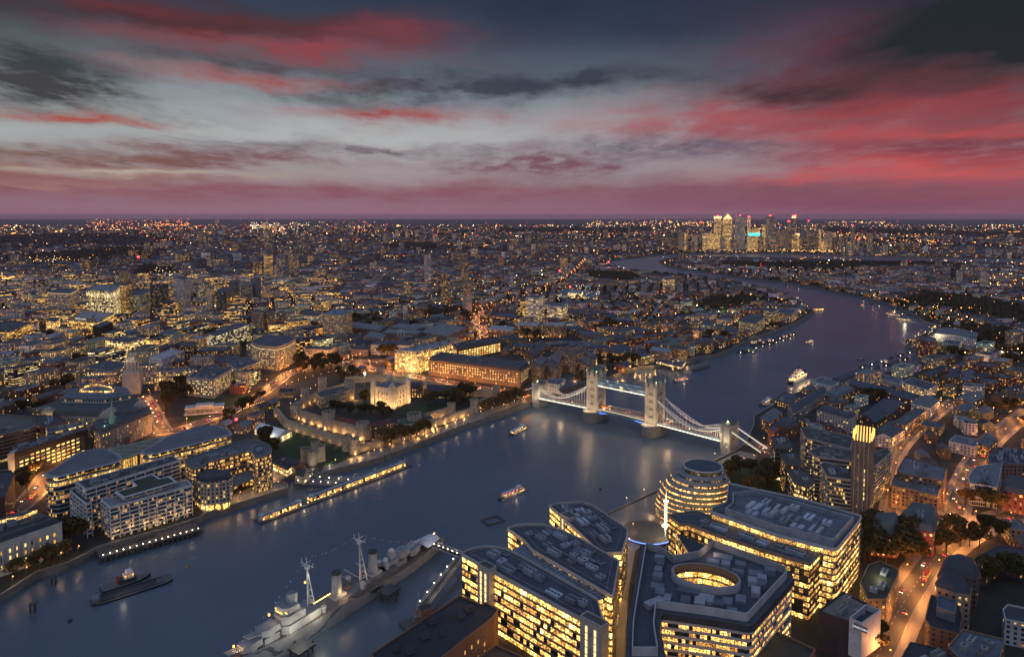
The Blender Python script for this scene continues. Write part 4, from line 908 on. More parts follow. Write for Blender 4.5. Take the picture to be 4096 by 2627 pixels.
# chains
 def chain(a_lo, a_hi, zlo, zhi, b, side):
  mb = MB(); g = MB(); rods = MB(); n = 13; up = []; dn = []
  for k in range(n + 1):
   t = k / n; s = a_lo + (a_hi - a_lo) * t; z = zlo + (zhi - zlo) * t ** 1.7; d = 3.6 * math.sin(math.pi * min(1, t * 1.02)) * .8 + .3; up.append((*W(s, b), z + d * .8)); dn.append((*W(s, b), z - d * .25))
  for k in range(n):
   mb.bar(up[k], up[k + 1], .75); mb.bar(dn[k], dn[k + 1], .75); mb.bar(up[k], dn[k + 1], .3); mb.bar(dn[k], up[k + 1], .3)
   if b < 0 or k % 2: g.bar(tuple(Vector(dn[k]) + Vector((0, 0, -.45))), tuple(Vector(dn[k + 1]) + Vector((0, 0, -.45))), .3)
   s = a_lo + (a_hi - a_lo) * (k + .5) / n; zz = (dn[k][2] + dn[k + 1][2]) / 2; rods.bar((*W(s, b), zz), (*W(s, b), DK), .28)
  mb.build('chain', 'white_paint', root); g.build('chain_light_strip', 'strip_white', root); rods.build('hanger_rods', 'white_paint', root)
 for b in (-8.2, 8.2):
  for sg in (-1, 1):
   chain(sg * 98, sg * 47, DK + 2.5, 38, b, sg); chain(sg * 98, sg * 127, DK + 2.5, 21, b, sg)
   mb = MB(); mb.bar((*W(sg * 135, b), 21), (*W(sg * 168, b), 6), .9); mb.build('land_tie', 'white_paint', root); mb = MB(); mb.bar((*W(sg * 135, b), 20.2), (*W(sg * 168, b), 5.2), .4)
   if sg > 0: mb.build('chain_light_strip', 'strip_white', root)
# high walkways
 for b in (-6.2, 6.2):
  m = MB(); n = 16
  for k in range(n):
   s0, s1 = -35 + 70 * k / n, -35 + 70 * (k + 1) / n
   for bb in (b - 1.7, b + 1.7):
    m.bar((*W(s0, bb), 40.5), (*W(s1, bb), 44.2), .22, (.5, .62, .68)); m.bar((*W(s0, bb), 44.2), (*W(s1, bb), 40.5), .22, (.5, .62, .68))
  for bb in (b - 1.7, b + 1.7):
   m.bar((*W(-35, bb), 40.3), (*W(35, bb), 40.3), .5, (.5, .6, .66), .6); m.bar((*W(-35, bb), 44.4), (*W(35, bb), 44.4), .5, (.5, .6, .66), .5)
  P = R4(0, b, 70, 3.2); m.ring(inset(P, .3), 40.3, 44, (.14, .2, .24)); m.build('walkway', 'surface', root); m = MB(); m.cap(R4(0, b, 70, 3.9), 44.8, (.16, .22, .27)); m.ring(R4(0, b, 70, 3.9), 44.5, 44.8, (.3, .4, .45)); m.build('walkway_roof', 'surface', root)
  g = MB(); g.bar((*W(-34, b - 2.0), 39.6), (*W(34, b - 2.0), 39.6), .55 if b < 0 else .2); g.build('walkway_light_strip', 'strip_white', root)
  for k in range(5): p = W(-28 + 14 * k, b - 4); lamp(*p, 41.5, 300, (.85, .9, 1), .4)
 m = MB(); p = W(0, -8.3); m.box(*p, 40, 4, .5, 5, rot, (.65, .6, .3)); m.build('crest', 'surface', root); lamp(*W(0, -11), 42, 260, (1, .9, .5), .3)
 for k in range(-12, 13):
  if abs(abs(k * 10.4) - 41) < 9: continue
  p = W(k * 10.4, -3); lamp(*p, 16, 700, (1, .5, .18), .3)
 for s, z, e in ((-80, 8, 3500), (70, 8, 3500), (-41, 40, 5200), (41, 40, 5200), (-41, 24, 2600), (41, 24, 2600), (-105, 12, 2500), (110, 12, 2500)): p = W(s, -21); lamp(*p, z, e, (1, .66, .34), 3)  # added lamps hung off the bridge, for warm reflections in the river
 return W
BW = tower_bridge()
# ------------------------------------------------------------ south bank offices
def roofpoly(label, pp, h, fh, name='glass_office_building', band=(2.6, .97), units=14, wall=(.42, .40, .37), tint=.42, br=3.8, fr=.05, spand=.2, roofc=(.055, .068, .092), cat='office block', lit=.97, pier=0):
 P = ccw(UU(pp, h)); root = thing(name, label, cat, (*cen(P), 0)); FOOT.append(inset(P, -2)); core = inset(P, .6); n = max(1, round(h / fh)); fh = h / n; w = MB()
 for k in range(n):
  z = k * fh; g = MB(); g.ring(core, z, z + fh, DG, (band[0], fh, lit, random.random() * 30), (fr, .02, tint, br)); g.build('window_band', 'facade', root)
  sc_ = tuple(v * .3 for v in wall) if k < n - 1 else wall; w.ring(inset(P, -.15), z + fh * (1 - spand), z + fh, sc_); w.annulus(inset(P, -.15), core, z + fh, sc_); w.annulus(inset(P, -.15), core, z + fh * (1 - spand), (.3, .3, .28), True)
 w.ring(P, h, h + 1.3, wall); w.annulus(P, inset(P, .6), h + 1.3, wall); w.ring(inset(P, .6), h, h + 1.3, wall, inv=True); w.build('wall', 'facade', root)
 r = MB(); r.cap(inset(P, .55), h, roofc); r.build('roof', 'surface', root);
 if units: plant(root, inset(P, 3), h, units, 1.35, (.27, .31, .37))
 return root, P
A, PA = roofpoly('nearest yellow lit glass office with pale service shafts and crowded dark roof, by the footbridge', [(1843, 2218), (1868, 2203), (1900, 2193), (1945, 2187), (1985, 2190), (2030, 2200), (2100, 2235), (2390, 2400), (2419, 2505), (2400, 2520), (1916, 2258)], 36, 3.8, units=34)
Bb, PB = roofpoly('middle yellow lit glass office with a curved riverside end behind the nearest one', [(2028, 2116), (2060, 2104), (2110, 2099), (2170, 2099), (2240, 2120), (2330, 2160), (2478, 2246), (2453, 2385), (2440, 2385), (2130, 2205), (2095, 2165)], 36, 3.8, units=30)
Cc, PC = roofpoly('furthest yellow lit glass office of the three by the river, with a flat service roof', [(2195, 2024), (2240, 2014), (2325, 2010), (2370, 2022), (2512, 2118), (2508, 2150), (2488, 2214), (2404, 2217), (2247, 2070)], 32, 3.8, units=26)
def shaft(root, x0, x1, h, dx=6):
 a, b = U(*x0, h), U(*x1, h); d = Vector((b[0] - a[0], b[1] - a[1])); n = Vector((-d.y, d.x)).normalized()
 if n.dot(Vector(a)) < 0: n = -n
 a = (a[0] - n.x * 1.2, a[1] - n.y * 1.2); b = (b[0] - n.x * 1.2, b[1] - n.y * 1.2)
 P = ccw([a, b, (b[0] + n.x * dx, b[1] + n.y * dx), (a[0] + n.x * dx, a[1] + n.y * dx)]); m = MB(); m.ring(P, 0, h, (.40, .36, .33)); m.ring(inset(P, .4), h - 1, h, (.3, .3, .3), inv=True); m.annulus(P, inset(P, .4), h, (.45, .45, .45)); m.cap(inset(P, .4), h - .9, (.09, .08, .08)); s = m.build('service_shaft', 'surface', root)
 for t in (.3, .7):
  for k in range(9):
   z = 2 + k * 3.8
   if z > h - 4: break
   q = MB(); c = (a[0] + (b[0] - a[0]) * t - n.x * .1, a[1] + (b[1] - a[1]) * t - n.y * .1); q.box(*c, z, 1.3, .3, 3.2, math.atan2(d.y, d.x)); q.build('slot_window', 'strip_dim', root)
shaft(A, (1916, 2248), (1962, 2274), 39.5); shaft(A, (2326, 2455), (2413, 2500), 39.5); shaft(Cc, (2245, 2050), (2282, 2070), 35, 8)
def gl(label, pp, h):
 P = ccw(UU(pp, h)); P = P if math.dist(P[0], P[1]) > math.dist(P[1], P[2]) else P[1:] + P[:1]; o = thing('atrium_roof', label, 'glass roof', (*cen(P), 0)); m = MB(); m.cap(P, h, (.16, .21, .28)); m.build('glass_roof', 'surface', o); m = MB()
 a, b, c, d = P[:4];
 for k in range(26):
  t = k / 25; m.bar((a[0] + (b[0] - a[0]) * t, a[1] + (b[1] - a[1]) * t, h + .2), (d[0] + (c[0] - d[0]) * t, d[1] + (c[1] - d[1]) * t, h + .2), .14, (.05, .06, .07))
 for t in (0, .33, .66, 1): m.bar((a[0] + (d[0] - a[0]) * t, a[1] + (d[1] - a[1]) * t, h + .2), (b[0] + (c[0] - b[0]) * t, b[1] + (c[1] - b[1]) * t, h + .2), .14, (.05, .06, .07))
 m.build('glazing_bars', 'surface', o)
gl('long glazed atrium roof running between the two nearest yellow lit offices', [(2048, 2200), (2110, 2165), (2448, 2382), (2388, 2402)], 34.5)
m = MB(); pp = ccw(UU([(2388, 2410), (2446, 2390), (2440, 2398), (2400, 2420)], 33));
m = MB(); a, b = U(2386, 2402, 33), U(2446, 2384, 33); m.face([(*a, 0), (*b, 0), (*b, 33), (*a, 33)], DG, (2.6, 3.8, .95, 4), (.06, .1, .35, 1.9), [(0, 0), (24, 0), (24, 33), (0, 33)]); m.build('atrium_glazing', 'facade', A)
# office round an oval court
def oval_office():
 h = 38; O = UU([(2565, 2182), (2600, 2190), (2640, 2200), (2690, 2228), (2700, 2236), (2777, 2222), (2842, 2172), (3000, 2228), (3164, 2290), (3170, 2318), (3013, 2495), (2990, 2500), (2850, 2476), (2647, 2448), (2640, 2520), (2660, 2640), (2500, 2640), (2507, 2511), (2521, 2425)], h); O = ccw(O)
 c = U(2822, 2326, h); root = thing('oval_court_office', 'office built round a glowing oval court, with white banded fronts and a service filled roof', 'office block', (*c, 0)); FOOT.append(inset(O, -2))
 a1 = Vector(U(2960, 2345, h)) - Vector(U(2700, 2300, h)); th = math.atan2(a1.y, a1.x); ra = a1.length / 2; rb = ra * .66; n = 40
 el = [(c[0] + ra * math.cos(t) * math.cos(th) - rb * math.sin(t) * math.sin(th), c[1] + ra * math.cos(t) * math.sin(th) + rb * math.sin(t) * math.cos(th)) for t in (k / n * math.tau for k in range(n))]
 fh = 3.8; nf = 10; w = MB(); core = inset(O, .5)
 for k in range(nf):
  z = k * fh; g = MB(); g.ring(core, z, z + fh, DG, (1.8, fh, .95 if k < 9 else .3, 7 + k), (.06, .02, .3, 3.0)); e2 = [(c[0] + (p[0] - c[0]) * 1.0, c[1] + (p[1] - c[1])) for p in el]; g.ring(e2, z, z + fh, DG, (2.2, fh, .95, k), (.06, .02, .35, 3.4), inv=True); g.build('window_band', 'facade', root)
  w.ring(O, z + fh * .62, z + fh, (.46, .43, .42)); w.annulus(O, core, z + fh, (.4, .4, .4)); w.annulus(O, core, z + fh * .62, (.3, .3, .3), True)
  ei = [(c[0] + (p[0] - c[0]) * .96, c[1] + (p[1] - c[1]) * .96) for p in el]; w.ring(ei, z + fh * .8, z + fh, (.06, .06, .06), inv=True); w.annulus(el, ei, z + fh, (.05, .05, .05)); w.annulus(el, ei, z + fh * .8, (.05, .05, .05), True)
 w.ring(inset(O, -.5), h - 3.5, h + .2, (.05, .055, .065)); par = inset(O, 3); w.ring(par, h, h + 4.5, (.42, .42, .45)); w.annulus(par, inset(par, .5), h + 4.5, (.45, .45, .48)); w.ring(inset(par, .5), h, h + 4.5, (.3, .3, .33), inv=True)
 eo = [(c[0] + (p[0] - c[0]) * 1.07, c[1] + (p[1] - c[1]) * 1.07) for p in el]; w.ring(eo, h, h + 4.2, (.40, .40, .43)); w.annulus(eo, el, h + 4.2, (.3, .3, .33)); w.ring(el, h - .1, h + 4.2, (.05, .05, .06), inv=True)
 w.build('wall', 'facade', root)
 vs = [Vector(p) for p in O] + [Vector(p) for p in el]; no = len(O); ed = [(i, (i + 1) % no) for i in range(no)] + [(no + i, no + (i + 1) % n) for i in range(n)]
 r = geometry.delaunay_2d_cdt(vs, ed, [], 1, 1e-4); rf = MB()
 for f in r[2]:
  q = [tuple(r[0][i]) for i in f]; cc = cen(q)
  if inside(O, *cc) and not inside(el, *cc): q = ccw(q); rf.face([(*p, h + .05) for p in q], (.055, .068, .092))
 rf.build('roof', 'surface', root); k = 0; t = 0
 rot = math.atan2(O[1][1] - O[0][1], O[1][0] - O[0][0]); done = []
 ip = inset(O, 6)
 while k < 40 and t < 1500:
  t += 1; p = U(random.uniform(2520, 3150), random.uniform(2200, 2600), h + 2); sx = random.uniform(4, 13); sy = random.uniform(3, 8); rr = th + .9 if p[0] < c[0] - 30 else th
  q = rect(*p, sx, sy, rr)
  if not all(inside(ip, *v) for v in q) or any(inside([(c[0] + (e[0] - c[0]) * 1.2, c[1] + (e[1] - c[1]) * 1.2) for e in el], *v) for v in q) or any(math.dist(p, d[:2]) < (d[2] + sx) * .48 for d in done): continue
  done.append((*p, sx)); m = MB(); cc = random.choice([(.26, .30, .36), (.16, .19, .24), (.10, .12, .15), (.30, .33, .37)]); m.box(*p, h, sx, sy, random.uniform(1.5, 4), rr, cc);
  m.build('rooftop_unit', 'surface', root); k += 1
 m = MB(); m.cap(ccw(el), .35, (.3, .24, .15)); m.build('court_floor', 'surface', root)
 for t in range(5): a = t / 5 * math.tau; lamp(c[0] + 16 * math.cos(a), c[1] + 12 * math.sin(a), 12, 1800, (1, .75, .4), 1)
 p = U(2852, 2200, h + 4); lamp(*p, h + 5, 900, (1, .6, .35), .4)
oval_office()
def wedge():
 P = UU([(2703, 2136), (2835, 2190), (2777, 2222), (2768, 2238)], 36); root = thing('glass_wedge', 'dark triangular glass prow between the oval court office and the long roofed one', 'building', (*cen(P), 0)); P = ccw(P); m = MB(); m.ring(P, 0, 37, DG, (2, 3.8, .7, 5), (.08, .1, .4, 1.5)); m.build('wall', 'facade', root); m = MB(); m.cap(P, 37, (.03, .035, .045)); m.build('roof', 'surface', root)
wedge()
roofpoly('long dark roofed office between the oval court office and the big pale roofed one', [(2671, 2062), (2784, 2047), (2850, 2070), (3060, 2140), (3287, 2208), (3240, 2258), (3040, 2200), (2843, 2134), (2753, 2097), (2720, 2100)], 35, 3.9, units=30, wall=(.16, .15, .14), roofc=(.06, .07, .09), lit=.8, br=2.0, name='long_office')
F_, PF = roofpoly('big office with a pale service roof and a deep lit storey under its eaves', [(2913, 1934), (2979, 1949), (3200, 1995), (3446, 2066), (3440, 2085), (3352, 2195), (3335, 2200), (3100, 2140), (2844, 2050), (2850, 2030), (2905, 2010)], 39, 3.8, units=0, wall=(.46, .46, .47), roofc=(.07, .085, .11), name='glass_office_building', br=2.6)
m = MB(); P = ccw(UU([(2930, 1975), (3010, 1968), (3200, 2015), (3415, 2075), (3335, 2165), (3110, 2110), (2900, 2040), (2930, 2015)], 43)); m.ring(P, 39, 44.5, (.26, .30, .35)); m.annulus(P, inset(P, .8), 44.5, (.34, .38, .44)); m.ring(inset(P, .8), 41.4, 44.5, (.2, .23, .27), inv=True); m.build('parapet_screen', 'surface', F_); m = MB(); m.cap(inset(P, .8), 41.5, (.11, .135, .17)); m.build('upper_roof', 'surface', F_); plant(F_, inset(P, 2), 41.5, 26, 1.7, (.34, .38, .44))
for k in range(8): p = U(2870 + k * 62, 2062 + k * 18.5, 34); lamp(p[0] - 1, p[1] - 4, 36.2, 260, (1, .66, .28), .3)
# brown and dark slab by the gangway, brick front to the right
dk = building('flat_roofed_brick_block', 'brown brick block with a huge black flat roof at the bottom edge beside the footbridge', 'building', UU([(1480, 2622), (1838, 2384), (1925, 2420), (1942, 2412), (1993, 2440), (1975, 2470), (1760, 2640), (1620, 2760)], 24), 24, wall=(.24, .12, .07), roof=(.018, .022, .032), st='blank', units=0)
windows(dk, winspots(ccw(UU([(1480, 2622), (1838, 2384), (1925, 2420), (1942, 2412), (1993, 2440), (1975, 2470), (1760, 2640), (1620, 2760)], 24)), 3, 23, 5.5, 4.2, 3), 1.4, 2.4, .5, ('pane_warm', 'pane_bright'))
for x, y, s in ((1875, 2432, 1), (1845, 2460, .7), (1730, 2480, .9), (1700, 2540, .9), (1590, 2590, .6), (1640, 2600, .8), (1770, 2530, .5)):
 p = U(x, y, 25); m = MB(); m.box(*p, 24, 5 * s, 4 * s, 1.8, .6, (.10, .10, .10)); m.box(*p, 25.8, 5.4 * s, 4.4 * s, .25, .6, (.03, .03, .035)); m.build('skylight', 'surface', dk)
m = MB(); p = U(1700, 2440, 26); m.box(*p, 24, 7, 5, 4, .6, (.2, .11, .07)); m.box(*p, 28, 6, 4, .2, .6, (.03, .03, .03)); m.build('lift_house', 'surface', dk); m = MB(); m.cyl(p[0] - 4, p[1] + 3, 24, 36, .15, n=5, col=(.5, .5, .5)); m.build('mast', 'surface', dk)
building('green_roofed_block', 'low block with a dark planted triangular roof at the bottom edge', 'building', UU([(2995, 2627), (3090, 2520), (3262, 2600), (3200, 2700), (3000, 2720)], 18), 18, wall=(.2, .12, .08), roof=(.03, .038, .03), st='house', lit=.4)
building('dark_roofed_block', 'dark roofed slope at the very bottom edge below the nearest yellow lit office', 'building', UU([(1900, 2640), (1985, 2582), (2090, 2630), (2060, 2700)], 12), 12, wall=(.2, .12, .08), roof=(.05, .045, .045), st='house', lit=.4)
# city hall: stacked tilting glass discs
def bulb():
 B = Vector(U(2752, 2050)); T = Vector(U(2816, 1866, 43)); root = thing('leaning_glass_hall', 'leaning egg shaped glass hall with ribbon storeys, under a flat oval roof by the river', 'town hall', (B.x, B.y, 0)); FOOT.append(rect(B.x + 5, B.y, 56, 56)); n = 10; N = 48
 def ring(z):
  t = z / 43; r = 29.5 * (max(0, 1 - ((t - .30) / .76) ** 2)) ** .5; r = max(r, 16) if t > .85 else r; c = B + (T - B) * t ** 1.05; return [(c.x + r * 1.0 * math.cos(k / N * math.tau), c.y + r * .95 * math.sin(k / N * math.tau)) for k in range(N)]
 sl = MB(); fh = 4.0
 for k in range(n):
  z = k * fh; g = MB(); a, b = ring(z), ring(z + fh); l = .97 if k < 8 else .55
  g.ring(inset(a, .5), z, z + fh, (.08, .09, .1), (1.5, fh, l if k else 1, 11 + k), (.08, .02, .25, 3.0 if k < 9 else 1.2), polyt=inset(b, .5)); g.build('window_band', 'facade', root)
  f = .6; m0 = [((p[0] * f + q[0] * (1 - f)), (p[1] * f + q[1] * (1 - f))) for p, q in zip(a, b)]
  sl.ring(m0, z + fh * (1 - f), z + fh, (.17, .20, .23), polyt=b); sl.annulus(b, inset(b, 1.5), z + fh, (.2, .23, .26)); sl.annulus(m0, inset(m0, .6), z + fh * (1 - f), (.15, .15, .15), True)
  sl.ring(a, z, z + fh * .16, (.17, .20, .23), polyt=[((p[0] * .84 + q[0] * .16), (p[1] * .84 + q[1] * .16)) for p, q in zip(a, b)])
 top = ring(40); sl.build('storey_ring', 'surface', root)
 g = MB(); i1 = inset(top, 1.0); g.ring(i1, 40, 43.0, (.1, .12, .14), (1.8, 4.2, .35, 3), (.07, .06, .7, .7)); g.build('window_band', 'facade', root)
 r = MB(); i0 = inset(top, .2); i0 = inset(i0, .5); r.ring(i0, 43.0, 43.8, (.40, .44, .49)); r.annulus(i0, inset(i0, 1.2), 43.8, (.4, .44, .49)); r.cap(inset(i0, 1.2), 43.7, (.05, .075, .11)); r.cap(i0, 43.0, (.3, .3, .3), True); r.build('roof', 'surface', root)
 for k in range(7): a = -math.pi * (k + .5) / 7; lamp(B.x + 33 * math.cos(a), B.y + 33 * math.sin(a), 3, 900, (1, .6, .3), .5)
bulb()
# sunken amphitheatre and the lit beacon pole
def scoop():
 x, y = U(2590, 2135); root = thing('amphitheatre', 'round sunken amphitheatre of stone steps with a blue lit rim', 'amphitheatre', (x, y, 0)); N = 40
 for k in range(6):
  m = MB(); r = 20 - k * 2.3; m.cyl(x, y, .25, 1.9 - k * .28, r, n=N, col=(.16, .15, .14) if k % 2 else (.09, .085, .08)); m.build('step_ring', 'surface', root)
 g = MB(); pr = None
 for k in range(30):
  a = math.pi * .9 + k / 29 * math.pi * 1.25; p = (x + 21.5 * math.cos(a), y + 21.5 * math.sin(a), 2.6)
  if pr: g.bar(pr, p, .35)
  pr = p
 g.build('rim_light_strip', 'lamp_blue', root)
 for k in range(5): a = math.pi * .75 + k * .3; lamp(x + 24 * math.cos(a), y + 24 * math.sin(a), 4, 500, (1, .7, .4), .4)
 X, Y = U(2662, 2155, 0); b = thing('beacon_pole', 'tall glowing white beacon pole with flared collars beside the amphitheatre', 'light pole', (X, Y, 0)); m = MB(); m.cyl(X, Y, 0, 10, .8, n=10, col=(.6, .6, .55)); m.cyl(X, Y, 30, 44, .5, .08, 8, (.6, .6, .6)); m.build('pole', 'surface', b)
 m = MB(); m.cyl(X, Y, 10, 30, 1.0, .9, 10); m.build('light_tube', 'strip_white', b)
 for z in (10, 29): m = MB(); m.cyl(X, Y, z, z + .8, 3 if z < 20 else 2, n=14); m.build('light_collar', 'strip_white', b)
 for z in (8, 22, 33): lamp(X - 2, Y - 3, z, 2600, (1, .78, .45), .6)
scoop()
def tri(label, pp, h, **k): return building('striped_apartments', label, 'apartment block', UU(pp, h), h, wall=(.34, .32, .31), roof=(.06, .065, .06), st='dim', mode='grid', fh=3.2, pier=0, lit=.16, br=2.2, **k)
tri('nearest block of dark striped apartments with a planted roof, below the tall brick tower', [(3308, 1908), (3452, 1929), (3478, 1906), (3470, 1890), (3379, 1874), (3300, 1850), (3278, 1858)], 38, units=6)
tri('second block of dark striped apartments with roof gardens, behind the nearest one', [(3232, 1806), (3262, 1827), (3420, 1848), (3425, 1810), (3390, 1800), (3290, 1782)], 38, units=6)
tri('furthest block of dark striped apartments, left of the tall brick tower', [(3201, 1715), (3220, 1752), (3402, 1798), (3412, 1750), (3300, 1722), (3212, 1708)], 36, units=6)
tri('striped apartments stepping down to the glowing alley right of the tall brick tower', [(3480, 1860), (3500, 1868), (3565, 1812), (3545, 1795), (3490, 1812)], 34, units=3)
for i, (lab, pp) in enumerate((('dark raked block with roof terrace, furthest down the park edge', [(3082, 1748), (3100, 1790), (3155, 1800), (3172, 1782), (3145, 1742)]), ('middle dark raked block along the park edge', [(3120, 1815), (3140, 1855), (3200, 1868), (3205, 1840), (3172, 1806)]), ('nearest dark raked block along the park edge, with two bright rooms', [(3150, 1882), (3175, 1930), (3232, 1950), (3262, 1925), (3250, 1905), (3208, 1872)]))):
 building('raked_block', lab, 'apartment block', UU(pp, 30 - i * 2), 30 - i * 2, wall=(.10, .09, .085), roof=(.07, .075, .08), st='dim', mode='grid', lit=.3, fh=3.6, pier=0, br=3, units=2)
def campanile():
 h = 72; A_, B_, C_ = U(3412, 1752, h), U(3485, 1765, h), U(3498, 1738, h); D = (A_[0] + C_[0] - B_[0], A_[1] + C_[1] - B_[1]); P = ccw([A_, B_, C_, D]); root = thing('brick_tower', 'tall slender brown tower with a crown of glowing gold fins', 'tower', (*cen(P), 0)); FOOT.append(P)
 w = MB(); w.ring(P, 0, h, (.17, .13, .11)); w.cap(P, h, RD)
 L = math.dist(P[0], P[1]); n = 4
 for i in range(4):
  a, b = P[i], P[(i + 1) % 4]; r = math.atan2(b[1] - a[1], b[0] - a[0])
  for k in range(9): t = k / 8; w.box(a[0] + (b[0] - a[0]) * t, a[1] + (b[1] - a[1]) * t, 0, .9, .7, h, r, (.32, .27, .24) if k % 2 else (.2, .14, .11))
 w.build('wall', 'surface', root); windows(root, winspots(P, 3, h - 1, 4.4, 3.6, 1.2, .12), 1.7, 2.7, .35, ('pane_bright', 'pane_dim'))
 for i in range(4):
  a, b = P[i], P[(i + 1) % 4]; m_ = 6 if math.dist(a, b) > 12 else 4
  for k in range(m_): t = (k + .5) / m_; m = MB(); m.box(a[0] + (b[0] - a[0]) * t, a[1] + (b[1] - a[1]) * t, h - 1, .75, .75, 6.5, math.atan2(b[1] - a[1], b[0] - a[0])); m.build('lit_fin', 'gold_glow', root)
campanile()
# the theatre of a dark box and a white box
def theatre():
 h = 22; P = UU([(3273, 2446), (3371, 2370), (3463, 2415), (3524, 2444), (3448, 2497), (3397, 2490)], h); root = building('dark_theatre_box', 'dark brick theatre box with a grey roof, joined to the white stair box', 'theatre', P, h, wall=(.055, .035, .045), roof=(.16, .15, .15), st='blank', units=4)
 Q = ccw(UU([(3397, 2476), (3463, 2421), (3524, 2444), (3448, 2497)], 25)); m = MB(); m.ring(Q, 5, 26, (.55, .56, .6)); m.annulus(Q, inset(Q, .5), 26, (.6, .6, .64)); m.ring(inset(Q, .5), 22.5, 26, (.35, .36, .4), inv=True); m.cap(inset(Q, .5), 22.6, RD); m.build('white_box', 'surface', root)
 a, b = Q[0], Q[1]
 cand = sorted([(Q[i], Q[(i + 1) % 4]) for i in range(4)], key=lambda e: -((e[1][1] - e[0][1]) * -(e[0][0] + e[1][0]) + (e[1][0] - e[0][0]) * (e[0][1] + e[1][1])) / math.dist(*e)); a, b = cand[0]; t = ((b[0] - a[0]) / math.dist(a, b), (b[1] - a[1]) / math.dist(a, b)); r = math.atan2(t[1], t[0])
 m = MB(); m.box(a[0] + t[0] * 6 + t[1] * .2, a[1] + t[1] * 6 - t[0] * .2, 21.3, 7, .3, 3.2, r, (.16, .17, .2)); o = m.build('sign_board', 'surface', root)
 cu = bpy.data.curves.new('sign_lettering', 'FONT'); cu.body = 'UNICORN'; cu.size = 1.7; cu.extrude = .05; cu.align_x = 'CENTER'; tmp = bpy.data.objects.new('tmp', cu); COL.objects.link(tmp); bpy.context.view_layer.update(); me = bpy.data.meshes.new_from_object(tmp); bpy.data.objects.remove(tmp); me.materials.clear(); me.materials.append(M['sign_white']); x = bpy.data.objects.new('sign_lettering', me); COL.objects.link(x); x.parent = root; o3 = root['o3']; x.location = (a[0] + t[0] * 6 + t[1] * .45 - o3[0], a[1] + t[1] * 6 - t[0] * .45 - o3[1], 22.2); x.rotation_euler = (rad(90), 0, r)
 m = MB(); m.ring(inset(ccw(P), 1), 0, 5, (.2, .15, .1), (3, 5, .9, 2), (.06, .06, .3, 2.2)); m.build('foyer_glazing', 'facade', root)
theatre()
rb = lambda n, l, pp, h, **k: building(n, l, 'building', UU(pp, h), h, **k)
rb('green_roofed_block', 'narrow block with planted roof and glaring top room, left of the orange street', [(3440, 2330), (3472, 2262), (3520, 2245), (3596, 2280), (3590, 2310), (3545, 2400), (3470, 2400)], 18, wall=(.16, .12, .09), roof=(.03, .038, .025), st='house', lit=.4, units=3)
lamp(*U(3520, 2290, 21), 22, 1500, (1, .85, .5), .5)
rb('red_school', 'red brick gabled school with arched white windows behind the dark trees', [(3470, 2110), (3490, 2075), (3600, 2075), (3608, 2110), (3590, 2140), (3482, 2130)], 17, wall=(.26, .055, .04), roof=(.085, .105, .11), st='punch', lit=.6, rooftype='hip', rise=7)
rb('red_school', 'long red brick wing with pink and purple lights along its foot', [(3600, 2060), (3640, 2020), (3745, 2035), (3755, 2070), (3735, 2130), (3620, 2110)], 18, wall=(.26, .06, .045), roof=(.085, .105, .11), st='punch', lit=.5, rooftype='mansard', rise=4, units=4)
for x, y, c in ((3640, 2155, (1, .3, .5)), (3670, 2160, (.8, .2, 1)), (3710, 2170, (.5, .1, 1))): lamp(*U(x, y), 4, 700, c, .4)
rb('tan_apartments', 'large tan brick block with a glazed top storey, beside the glowing alley', [(3590, 1880), (3620, 1825), (3790, 1875), (3780, 1900), (3775, 1925), (3600, 1895)], 24, wall=(.24, .15, .09), roof=(.14, .15, .17), st='flat', lit=.15, units=6)
rb('tan_apartments', 'lower tan brick wing in front of the large tan block', [(3570, 1920), (3580, 1900), (3700, 1925), (3765, 1950), (3750, 1985), (3620, 1955), (3568, 1945)], 18, wall=(.25, .16, .10), roof=(.16, .17, .19), st='flat', lit=.18, units=5)
rb('mansion_block', 'tall cream and brown mansion block with bay windows, right of the orange street', [(3740, 2330), (3770, 2290), (3830, 2300), (3885, 2350), (3880, 2378), (3825, 2370), (3745, 2345)], 22, wall=(.30, .22, .16), roof=(.035, .04, .055), st='punch', lit=.15, rooftype='mansard', rise=3)
rb('mansion_block', 'dark gabled mansion block with white framed windows, above the tall cream one', [(3750, 2300), (3775, 2240), (3830, 2228), (3900, 2255), (3920, 2290), (3905, 2318), (3830, 2300)], 20, wall=(.13, .08, .065), roof=(.04, .045, .06), st='punch', lit=.06, rooftype='mansard', rise=4)
def crescent():
 pts = [(3905, 2270), (3960, 2240), (4010, 2215), (4060, 2225), (4130, 2225)]; h = 15; A_ = [U(x, y, h) for x, y in pts]; B_ = [U(x - 12, y - 34, h) for x, y in pts]; building('curved_terrace', 'curved brick terrace with white balconies, at the far right by a dark car park', 'apartment block', A_ + B_[::-1], h, wall=(.2, .10, .07), roof=(.05, .055, .07), st='flat', lit=.12, mode='band', pier=5)
crescent()
rb('black_roofed_hall', 'broad black roofed hall with a blue grey roof box, right of the orange street', [(3700, 2480), (3722, 2382), (3830, 2400), (3850, 2470), (3840, 2540), (3720, 2510)], 14, wall=(.12, .08, .06), roof=(.022, .025, .035), st='house', lit=.1)
m = MB();
rb('blue_roof_box', 'blue grey roofed stage box on the black roofed hall', [(3745, 2430), (3752, 2384), (3828, 2408), (3820, 2456)], 19, wall=(.12, .14, .17), roof=(.07, .10, .15), st='blank', foot=False)
rb('low_dark_block', 'low dark roofed block in the bottom right corner of the street', [(3600, 2640), (3640, 2570), (3780, 2600), (3850, 2660), (3700, 2740)], 12, wall=(.12, .08, .06), roof=(.03, .035, .05), st='house', lit=.3, units=3)
